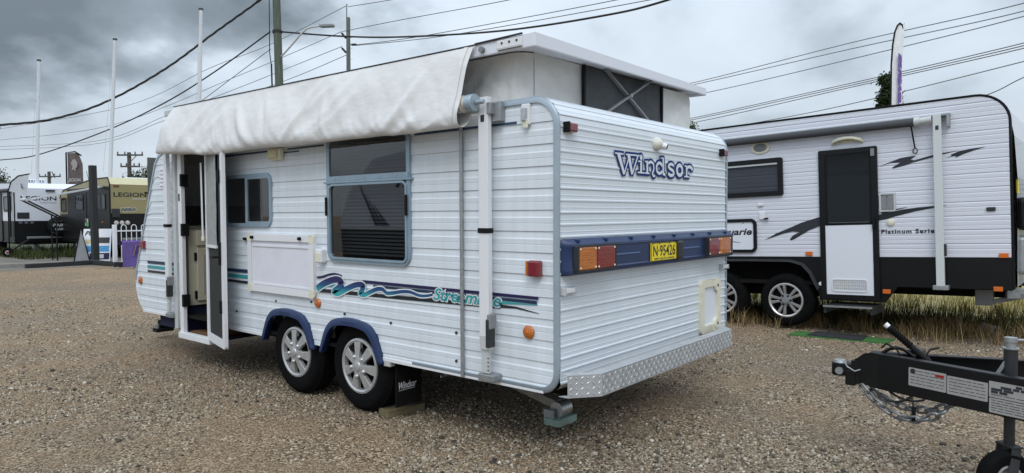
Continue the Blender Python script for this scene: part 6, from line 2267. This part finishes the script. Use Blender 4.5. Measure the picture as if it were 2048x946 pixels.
# ------------------------------------------------------------------ flag poles and feather flags
for (b, t, lab) in (((5.41, 28.38), (5.605, 28.386, 7.38), 'white flagpole at the far left, behind the white caravan'), ((6.40, 24.06), (6.666, 23.98, 7.65), 'white flagpole standing left of the gold caravan roof, middle of the three'), ((7.44, 19.66), (7.653, 19.677, 8.09), 'white flagpole rising behind the left end of the awning')):
    bx_ = (t[0] - (t[0] - b[0]) * 1.45, b[1], 0)
    fp = thing('flagpole', lab, 'flagpole', bx_, group='white flagpoles')
    MB().tube([Vector(bx_).lerp(Vector(t), q / 12) for q in range(13)], [0.075 - 0.023 * q / 12 for q in range(13)], 12).build('pole', M['polewhite'], fp, smooth=50)
    MB().cyl(t, (t[0], t[1], t[2] + 0.05), 0.075, 0.07, n=12).build('cap', M['charred'], fp)
    MB().cyl((bx_[0] - .10, bx_[1] - .10, 3.0), (t[0] - .075, t[1] - .075, t[2] - 0.1), 0.006, n=5).build('halyard', M['lightgrey'], fp)


def feather(name, lab, base, top, outline, thick, m, mpole, group='feather flags'):
    """outline: (across, up) points in the flag's own plane starting at its pole"""
    T = thing(name, lab, 'flag', base, group=group)
    b, t = Vector(base), Vector(top)
    return T


ff = thing('feather_flag', 'brown feather flag with white print standing behind the gold caravan', 'flag', (8.30, 34.40, 0), group='feather flags')
MB().tube([(8.30, 34.40, 0), (8.30, 34.40, 3.0), (8.30, 34.40, 4.44), (8.56, 34.05, 4.48), (8.74, 33.82, 4.30)], 0.035, 8).build('pole', M['blackmat'], ff, smooth=60)
fdx = Vector((0.60, -0.80, 0))
fo_ = Vector((8.31, 34.38, 0))
rows = []
for j in range(14):
    v = j / 13
    z = 2.10 + v * 2.32
    wdt = 0.74 if z < 3.9 else 0.74 - (z - 3.9) * 0.36
    rows.append([tuple(fo_ + fdx * (0.02 + wdt * i / 8) + Vector((0, 0, z)) + Vector((0.8, 0.6, 0)) * 0.04 * math.sin(i * 0.9 + v * 2)) for i in range(9)])
MB().grid(rows).build('cloth', M['flagbrown'], ff, smooth=180)
nrm_f = -Vector((0.80, 0.60, 0)) * 0.060
text('lettering', 'LEGION', fo_ + fdx * 0.07 + Vector((0, 0, 3.08)) + nrm_f, fdx, (0, 0, 1), 0.62, 0.15, M['lightgrey'], ff, bold=0.01)
MB().prism([tuple(fo_ + fdx * (a * 1.35) + Vector((0, 0, 3.55 + (z - 2.92) * 1.25)) + nrm_f) for a, z in ((0.20, 2.95), (0.24, 3.10), (0.18, 3.22), (0.24, 3.36), (0.34, 3.38), (0.42, 3.24), (0.40, 3.08), (0.34, 3.04), (0.36, 2.92), (0.28, 3.00))], tuple(nrm_f * 0.05)).build('emblem', mat('faded_print', (0.30, 0.27, 0.26), 0.8), ff)
f2 = thing('feather_flag', 'pale grey feather flag bending low behind the white far left caravan', 'flag', (4.12, 26.9, 0), group='feather flags')
MB().tube([(4.12, 26.85, 0), (4.12, 26.85, 2.3), (4.20, 26.75, 2.68), (4.36, 26.55, 2.88), (4.62, 26.25, 2.95)], 0.022, 8).build('pole', M['blackmat'], f2, smooth=60)
arcp = [(4.125, 26.84, 2.35), (4.20, 26.75, 2.66), (4.36, 26.55, 2.86), (4.60, 26.26, 2.93)]
rows = [[tuple(Vector(p) - Vector((0, 0, 0.0)) + (Vector((4.55, 26.32, 2.20)) - Vector(p)) * v) for p in arcp] for v in (0, 0.35, 0.7, 0.95)]
MB().grid(rows).build('cloth', M['flaggrey'], f2, smooth=180)
text('lettering', 'L', (4.40, 26.44, 2.45), fdx, (0, 0, 1), 0.10, 0.16, mat('slate_print', (0.12, 0.14, 0.25), 0.7), f2, bold=0.05)
f3 = thing('feather_flag', 'white feather flag with violet lettering above the right caravan roof', 'flag', (17.33, 1.56, 0), group='feather flags')
fb = Vector((17.29, 1.62, 0))
fx3 = Vector((0.64, -0.77, 0))
outl = [(0.0, 3.2), (0.0, 5.35), (0.03, 5.85), (0.08, 6.20), (0.15, 6.38), (0.21, 6.44), (0.27, 6.40), (0.29, 6.28)]
MB().tube([tuple(fb)] + [tuple(fb + fx3 * a + Vector((0, 0, z))) for a, z in outl], 0.022, 8).build('pole', M['blackmat'], f3, smooth=60)
rows = []
for a, z in outl:
    rows.append([tuple(fb + fx3 * (a + 0.015 + (max(0.0, 0.285 + 0.035 * math.sin(z * 2.2) - a) * i / 6)) + Vector((0, 0, z)) + Vector((0.77, 0.64, 0)) * 0.02 * math.sin(i + z)) for i in range(7)])
MB().grid(rows).build('cloth', M['flagwhite'], f3, smooth=180)
text('lettering', 'Parravans', fb + fx3 * 0.245 + Vector((-0.05, -0.04, 3.35)), (0, 0, 1), -fx3, 2.30, 0.14, M['violetp'], f3, shear=0.3, bold=0.06)

# ------------------------------------------------------------------ poles, street lamps and overhead cables
pole = thing('utility_pole', 'thick green grey timber power pole with street lamp arm', 'utility pole', (10.75, 20.25, 0), group='utility poles')
MB().tube([(10.66, 20.20, 0), (10.87, 20.40, 6.23), (10.89, 20.53, 9.35), (10.89, 20.56, 11.2)], [0.165, 0.150, 0.140, 0.135], 16).build('pole', M['polewood'], pole, smooth=60)
MB().tube([(10.62, 20.50, 3.0), (10.70, 20.60, 6.2), (10.70, 20.62, 7.0)], 0.030, 8).build('conduit', M['cable'], pole)
MB().tube([(10.69, 20.62, 7.0), (10.66, 20.66, 7.4), (10.70, 20.70, 9.4), (10.72, 20.72, 11.2)], 0.018, 6).build('riser_cable', M['cable'], pole)
MB().lathe([(0.160, -0.04), (0.175, -0.04), (0.175, 0.05), (0.160, 0.05)], (10.88, 20.49, 8.18), (0, 0.04, 1), 16).build('cable_band', M['cable'], pole)
arm = [(10.90, 20.40, 7.20), (11.05, 19.85, 7.62), (11.17, 19.42, 7.98), (11.24, 19.18, 8.13), (11.30, 18.95, 8.17), (11.42, 18.55, 8.16)]
MB().tube(arm, 0.032, 8).build('lamp_arm', M['lightgrey'], pole, smooth=60)
MB().obox((11.50, 18.32, 8.14), Vector((0.09, -0.27, -0.02)), Vector((0.085, 0.03, 0)), Vector((0, 0, 0.055))).build('lamp_head', M['midgrey'], pole, bevel=0.03)
tp_ = thing('utility_pole', 'slim grey power pole with three insulators behind the raised roof', 'utility pole', (26.85, 37.6, 0), group='utility poles')
MB().cyl((26.85, 37.6, 0), (26.93, 37.54, 15.35), 0.17, 0.14, n=12).build('pole', M['polegrey'], tp_, smooth=60)
MB().tube([(26.86, 37.62, 14.2), (26.86, 37.62, 16.2), (26.88, 37.58, 16.3)], 0.045, 6).build('top_bracket', M['midgrey'], tp_)
for (p, q) in (((26.88, 37.55, 13.75), (26.62, 37.98, 14.35)), ((26.88, 37.55, 12.75), (26.62, 37.98, 13.30)), ((26.95, 37.45, 13.45), (27.15, 36.85, 13.40))):
    a, b = Vector(p), Vector(q)
    mb = MB().tube([a, b], 0.025, 6)
    for i in range(7):
        c = a.lerp(b, 0.30 + i * 0.09)
        dd_ = (b - a).normalized()
        mb.cyl(c, c + dd_ * 0.03, 0.085, 0.05, n=10)
    mb.build('insulator', M['charred'], tp_)
for i in range(7):
    MB().cyl((27.0, 37.4, 10.2 + i * 0.75), (27.09, 37.29, 10.2 + i * 0.75), 0.012, n=5).build('climbing_peg', M['midgrey'], tp_)
for (x, y, zt, w1, lab) in ((21.79, 62.15, 6.96, 1.1, 'far timber power pole with two cross arms beyond the gold caravan'), (22.33, 85.0, 6.29, 1.15, 'far timber power pole with one cross arm beyond the white caravan')):
    fp = thing('utility_pole', lab, 'utility pole', (x, y, 0), group='utility poles')
    MB().cyl((x, y, 0), (x, y, zt + 0.1), 0.19, 0.16, n=10).build('pole', M['farpole'], fp)
    cx2 = Vector((0.68, -0.73, 0))
    for k, zz in enumerate((zt - 0.15, zt - 1.15) if y < 70 else (zt - 0.45,)):
        ww = w1 if k == 0 else w1 * 0.75
        MB().bar(Vector((x, y - 0.2, zz)) - cx2 * ww, Vector((x, y - 0.2, zz)) + cx2 * ww, 0.13, 0.14).build('cross_arm', M['farpole'], fp)
        for s in (-0.95, -0.4, 0.4, 0.95):
            p = Vector((x, y - 0.2, zz)) + cx2 * ww * s
            MB().cyl(p, p + Vector((0, 0, 0.30)), 0.07, 0.05, n=8).build('insulator', M['farpole'], fp)
    MB().bar(Vector((x, y - 0.2, zt - 0.75)), Vector((x, y - 0.2, zt - 0.15)) + cx2 * 0.6, 0.05, 0.05).build('brace', M['farpole'], fp)
    if y > 70:
        MB().tube([Vector((x, y, zt - 0.6)) + cx2 * 0.6, Vector((x, y, zt + 0.1)) + cx2 * 0.3], 0.05, 5).build('brace', M['farpole'], fp)
sl = thing('street_lamp', 'distant street lamp head reaching in at the far left edge', 'street lamp', (2.2, 35.5, 0))
MB().tube([(2.2, 35.5, 0), (2.2, 35.5, 5.0), (2.35, 35.5, 5.30), (3.0, 35.45, 5.40), (5.20, 35.05, 5.42)], 0.04, 8).build('pole', M['lightgrey'], sl, smooth=60)
MB().obox((5.55, 34.95, 5.42), (0.35, -0.10, 0), (0.03, 0.10, 0), (0, 0, 0.06)).build('lamp_head', M['midgrey'], sl, bevel=0.03)


def spline3(pts, k=8):
    o = []
    n = len(pts)
    for i in range(n - 1):
        p0, p1, p2, p3 = (Vector(pts[max(i - 1, 0)]), Vector(pts[i]), Vector(pts[i + 1]), Vector(pts[min(i + 2, n - 1)]))
        for j in range(k):
            t = j / k
            o.append(0.5 * ((2 * p1) + (p2 - p0) * t + (2 * p0 - 5 * p1 + 4 * p2 - p3) * t * t + (3 * p1 - p0 - 3 * p2 + p3) * t ** 3))
    o.append(Vector(pts[-1]))
    return o


def cable(pts, r, m, lab, group=None, twist=0.0):
    pth = spline3(pts)
    mb = MB()
    if twist:
        for ph in (0, 2.1, 4.2):
            fine = []
            for a, b in zip(pth, pth[1:]):
                for q in range(4):
                    fine.append(a.lerp(b, q / 4))
            acc = 0
            out_ = []
            for i, p in enumerate(fine):
                if i:
                    acc += (p - fine[i - 1]).length
                t = (fine[min(i + 1, len(fine) - 1)] - fine[max(i - 1, 0)]).normalized()
                a_ = t.cross(Vector((0, 0, 1))).normalized()
                b_ = t.cross(a_)
                th_ = acc * twist + ph
                out_.append(p + (a_ * math.cos(th_) + b_ * math.sin(th_)) * r * 0.9)
            mb.tube(out_, r * 0.75, 5)
    else:
        mb.tube(pth, r, 6)
    o = mb.build('power_cable', m, None, smooth=60)
    tag(o, lab, 'cable', group)
    return o


G = 'overhead power cables'
cable([(1.9, 24.9, 4.25), (3.41, 24.61, 4.41), (4.89, 24.41, 4.75), (6.44, 24.15, 5.5), (7.99, 23.13, 6.73), (9.42, 22.25, 8.17), (10.51, 21.0, 9.35), (10.82, 20.66, 9.75)], 0.026, M['cable'], 'thick twisted black cable climbing across the sky to the top of the thick pole', G, twist=5.0)
cable([(8.5, 52, 4.85), (8.66, 46.53, 4.77), (8.75, 40.13, 4.7), (9.57, 32.91, 5.49), (9.98, 27.75, 6.27), (10.38, 24.18, 7.16), (10.70, 20.66, 8.18)], 0.028, M['cable'], 'single black cable rising from far left to the band of the thick pole', G)
cable([(10.95, 20.38, 8.18), (11.73, 17.88, 7.75), (12.4, 15.48, 7.45), (13.03, 11.57, 7.1), (13.29, 8.12, 6.96), (13.11, 5.97, 6.93), (12.8, 2.5, 7.2)], 0.030, M['cable'], 'thick black cable sagging from the thick pole to the right over the raised roof', G)
fk = MB()
for q in ((10.60, 20.9, 9.75), (10.70, 20.75, 9.85), (10.80, 20.6, 9.62)):
    fk.tube([(10.36, 21.17, 9.20), (10.48, 21.03, 9.40), q], 0.014, 5)
tag(fk.build('cable_splice', M['cable'], None), 'splayed black cable ends where the thick twisted cable nears the pole top', 'cable')
LW_ = [([(21.6, 104, 12.4), (22.0, 101.4, 12.4), (26.5, 75.0, 13.0), (27.8, 59.3, 15.0), (27.8, 49.2, 15.5), (26.88, 37.6, 16.2)], 'topmost thin wire running left from the slim pole tip'),
       ([(21.6, 104, 11.1), (21.9, 101.4, 11.0), (26.1, 78.0, 11.2), (27.9, 54.1, 13.7), (26.66, 37.95, 14.4)], 'thin wire running left from the upper left insulator of the slim pole'),
       ([(21.6, 104, 10.3), (21.9, 101.4, 10.2), (25.7, 80.0, 9.7), (27.2, 67.4, 11.3), (27.8, 54.1, 12.6), (27.8, 49.2, 13.0), (26.66, 37.95, 13.35)], 'thin wire running left from the lower left insulator of the slim pole'),
       ([(21.6, 104, 9.9), (21.9, 101.4, 9.8), (25.7, 80.0, 9.4), (27.2, 67.4, 10.9), (27.7, 48.7, 12.1), (26.86, 37.7, 12.75)], 'lowest thin wire running left from the slim pole'),
       ([(26.9, 37.5, 16.1), (27.8, 33.1, 16.0), (29.0, 26, 15.9)], 'topmost wire running right from the slim pole tip out of the picture'),
       ([(26.7, 37.9, 14.4), (27.8, 33.1, 14.55), (29.1, 24.9, 14.5), (30.4, 16, 14.6)], 'thin wire running right from the upper insulator of the slim pole'),
       ([(27.15, 36.9, 13.4), (28.2, 31.0, 13.25), (29.5, 17.1, 13.1), (30.2, 10, 13.3)], 'upper of two close wires running right from the slim pole past the raised roof'),
       ([(27.15, 36.9, 13.35), (28.5, 29.0, 13.0), (29.5, 15.3, 12.7), (30.2, 8, 12.8)], 'lower of two close wires running right from the slim pole past the raised roof'),
       ([(10.70, 20.66, 7.55), (10.2, 23.6, 6.4), (9.9, 25.4, 5.7)], 'short service wire dropping left from the thick pole behind the awning')]
for p, lab in LW_:
    cable(p, 0.024 if p[0][1] > 25 else 0.014, M['wire'], lab, G)
RW = [([(36.0, 22, 9.0), (35.0, 15.1, 9.2), (33.6, 6.5, 9.8), (29.6, -0.5, 9.4), (27, -4, 9.5)], 'topmost wire in the right hand sky, crossing behind the white feather flag'),
      ([(36.0, 22, 8.8), (35.0, 14.8, 9.1), (33.6, 6.5, 9.5), (29.6, -0.5, 9.1), (27, -4, 9.2)], 'second wire from the top in the right hand sky'),
      ([(36.0, 22, 8.3), (35.0, 14.5, 8.5), (33.6, 6.5, 9.0), (29.6, -0.5, 8.9), (27, -4, 9.0)], 'third wire from the top in the right hand sky'),
      ([(36.0, 22, 6.8), (35.0, 15.4, 7.1), (33.5, 6.5, 7.8), (29.6, -0.6, 7.9), (27, -4, 8.0)], 'uppermost of the three close wires low in the right hand sky'),
      ([(36.0, 22, 6.7), (35.0, 15.4, 7.0), (33.5, 6.5, 7.7), (29.6, -0.6, 7.8), (27, -4, 7.9)], 'middle of the three close wires low in the right hand sky'),
      ([(36.0, 22, 6.6), (35.0, 15.1, 6.85), (33.5, 6.5, 7.6), (29.6, -0.6, 7.7), (27, -4, 7.8)], 'lowest of the three close wires low in the right hand sky'),
      ([(36.0, 16, 6.3), (33.9, 7.7, 6.7), (29.6, -0.6, 7.2), (27, -4, 7.4)], 'single faint wire just above the right caravan roof'),
      ([(32.0, 3, 5.8), (30.5, 0.6, 6.2), (29.6, -0.6, 6.6), (27.5, -3, 7.2)], 'short wire rising at the right edge above the caravan nose')]
for p, lab in RW:
    cable(p, 0.020, M['wire'], lab, G)

# ------------------------------------------------------------------ trees


def tree(lab, base, h, rad, m, shape, seed, leaves=4200, trunk_r=0.12, lsize=0.11, nc=90, inner=0.35):
    T = thing('tree', lab, 'tree', base, group='background trees')
    q = np.random.RandomState(seed)
    b = Vector(base)
    MB().tube([b, b + Vector((0.05, 0.03, h * 0.35)), b + Vector((0.0, -0.04, h * 0.7)), b + Vector((0.02, 0, h * 0.93))], [trunk_r, trunk_r * 0.75, trunk_r * 0.4, 0.02], 8).build('trunk', M['bark'], T, smooth=60)
    mb = MB()
    for i in range(14):
        z = h * (0.25 + 0.6 * q.rand())
        a = q.rand() * 6.28
        rr = rad * shape(z / h) * 0.8
        p = b + Vector((0, 0, z))
        mb.tube([p, p + Vector((math.cos(a) * rr * .5, math.sin(a) * rr * .5, 0.15 * h * .3)), p + Vector((math.cos(a) * rr, math.sin(a) * rr, 0.2 * h * .4))], [trunk_r * .3, trunk_r * .2, 0.01], 5)
    mb.build('limbs', M['bark'], T)
    # leaf sprays gathered in clumps
    cz = 0.22 + 0.76 * q.rand(nc)
    ca = q.rand(nc) * 6.283
    cr2 = np.array([shape(z) for z in cz]) * rad * (inner + (1 - inner) * np.sqrt(q.rand(nc))) * (0.85 + 0.3 * q.rand(nc))
    cc = np.stack([np.cos(ca) * cr2, np.sin(ca) * cr2, cz * h], 1)
    idx = q.randint(0, nc, leaves)
    sp_ = rad * 0.20
    pos_ = cc[idx] + q.normal(0, sp_, (leaves, 3)) * np.array([1, 1, 0.9])
    d1 = q.normal(0, 1, (leaves, 3))
    d1 /= np.linalg.norm(d1, axis=1)[:, None]
    d2 = np.cross(d1, q.normal(0, 1, (leaves, 3)))
    d2 /= np.linalg.norm(d2, axis=1)[:, None]
    s1 = lsize * (0.6 + 0.8 * q.rand(leaves))[:, None]
    V_ = np.stack([pos_ - d1 * s1, pos_ + d2 * s1 * 0.45, pos_ + d1 * s1, pos_ - d2 * s1 * 0.45], 1).reshape(-1, 3)
    F_ = (np.arange(leaves) * 4)[:, None] + np.array([[0, 1, 2, 3]])
    np_mesh('crown', m, V_, F_, np.repeat(np.clip(q.rand(leaves) * 0.5 + 0.5 * q.rand(nc)[idx], 0, 1), 4), parent=T)
    return T


dark_leaf = tuft_material('dark_leaves', [(0.016, 0.026, 0.013), (0.028, 0.045, 0.02), (0.05, 0.068, 0.03)])
mid_leaf = tuft_material('olive_leaves', [(0.025, 0.034, 0.016), (0.05, 0.065, 0.03), (0.085, 0.10, 0.05)])
col_shape = lambda t: 1.0 if t < 0.55 else max(0.12, 1.0 - (t - 0.55) / 0.45 * 0.62)
rnd_shape = lambda t: math.sqrt(max(0.02, 1 - ((t - 0.62) / 0.42) ** 2))
tree('tall dark ivy-clad tree directly left of the white feather flag', (29.2, 3.95, 0), 7.30, 0.56, dark_leaf, col_shape, 3, 46000, 0.16, 0.062, 220, 0.0)
tree('small bushy tree peeping out between the raised roof and the right caravan', (20.35, 9.2, 0), 4.75, 0.75, mid_leaf, rnd_shape, 5, 16000, 0.12, 0.05)
tree('dark tree at the far left edge behind the white caravan', (13.0, 71.6, 0), 5.15, 2.2, mid_leaf, rnd_shape, 8, 16000, 0.2, 0.11)
tree('low olive tree showing above the gold caravan roof', (22.9, 62.6, 0), 5.15, 2.6, mid_leaf, rnd_shape, 9, 12000, 0.18, 0.11)
tree('bushy tree beyond the paddock to the right, under the sagging wires', (44, -10, 0), 5.0, 3.0, mid_leaf, rnd_shape, 12, 14000, 0.2, 0.11)
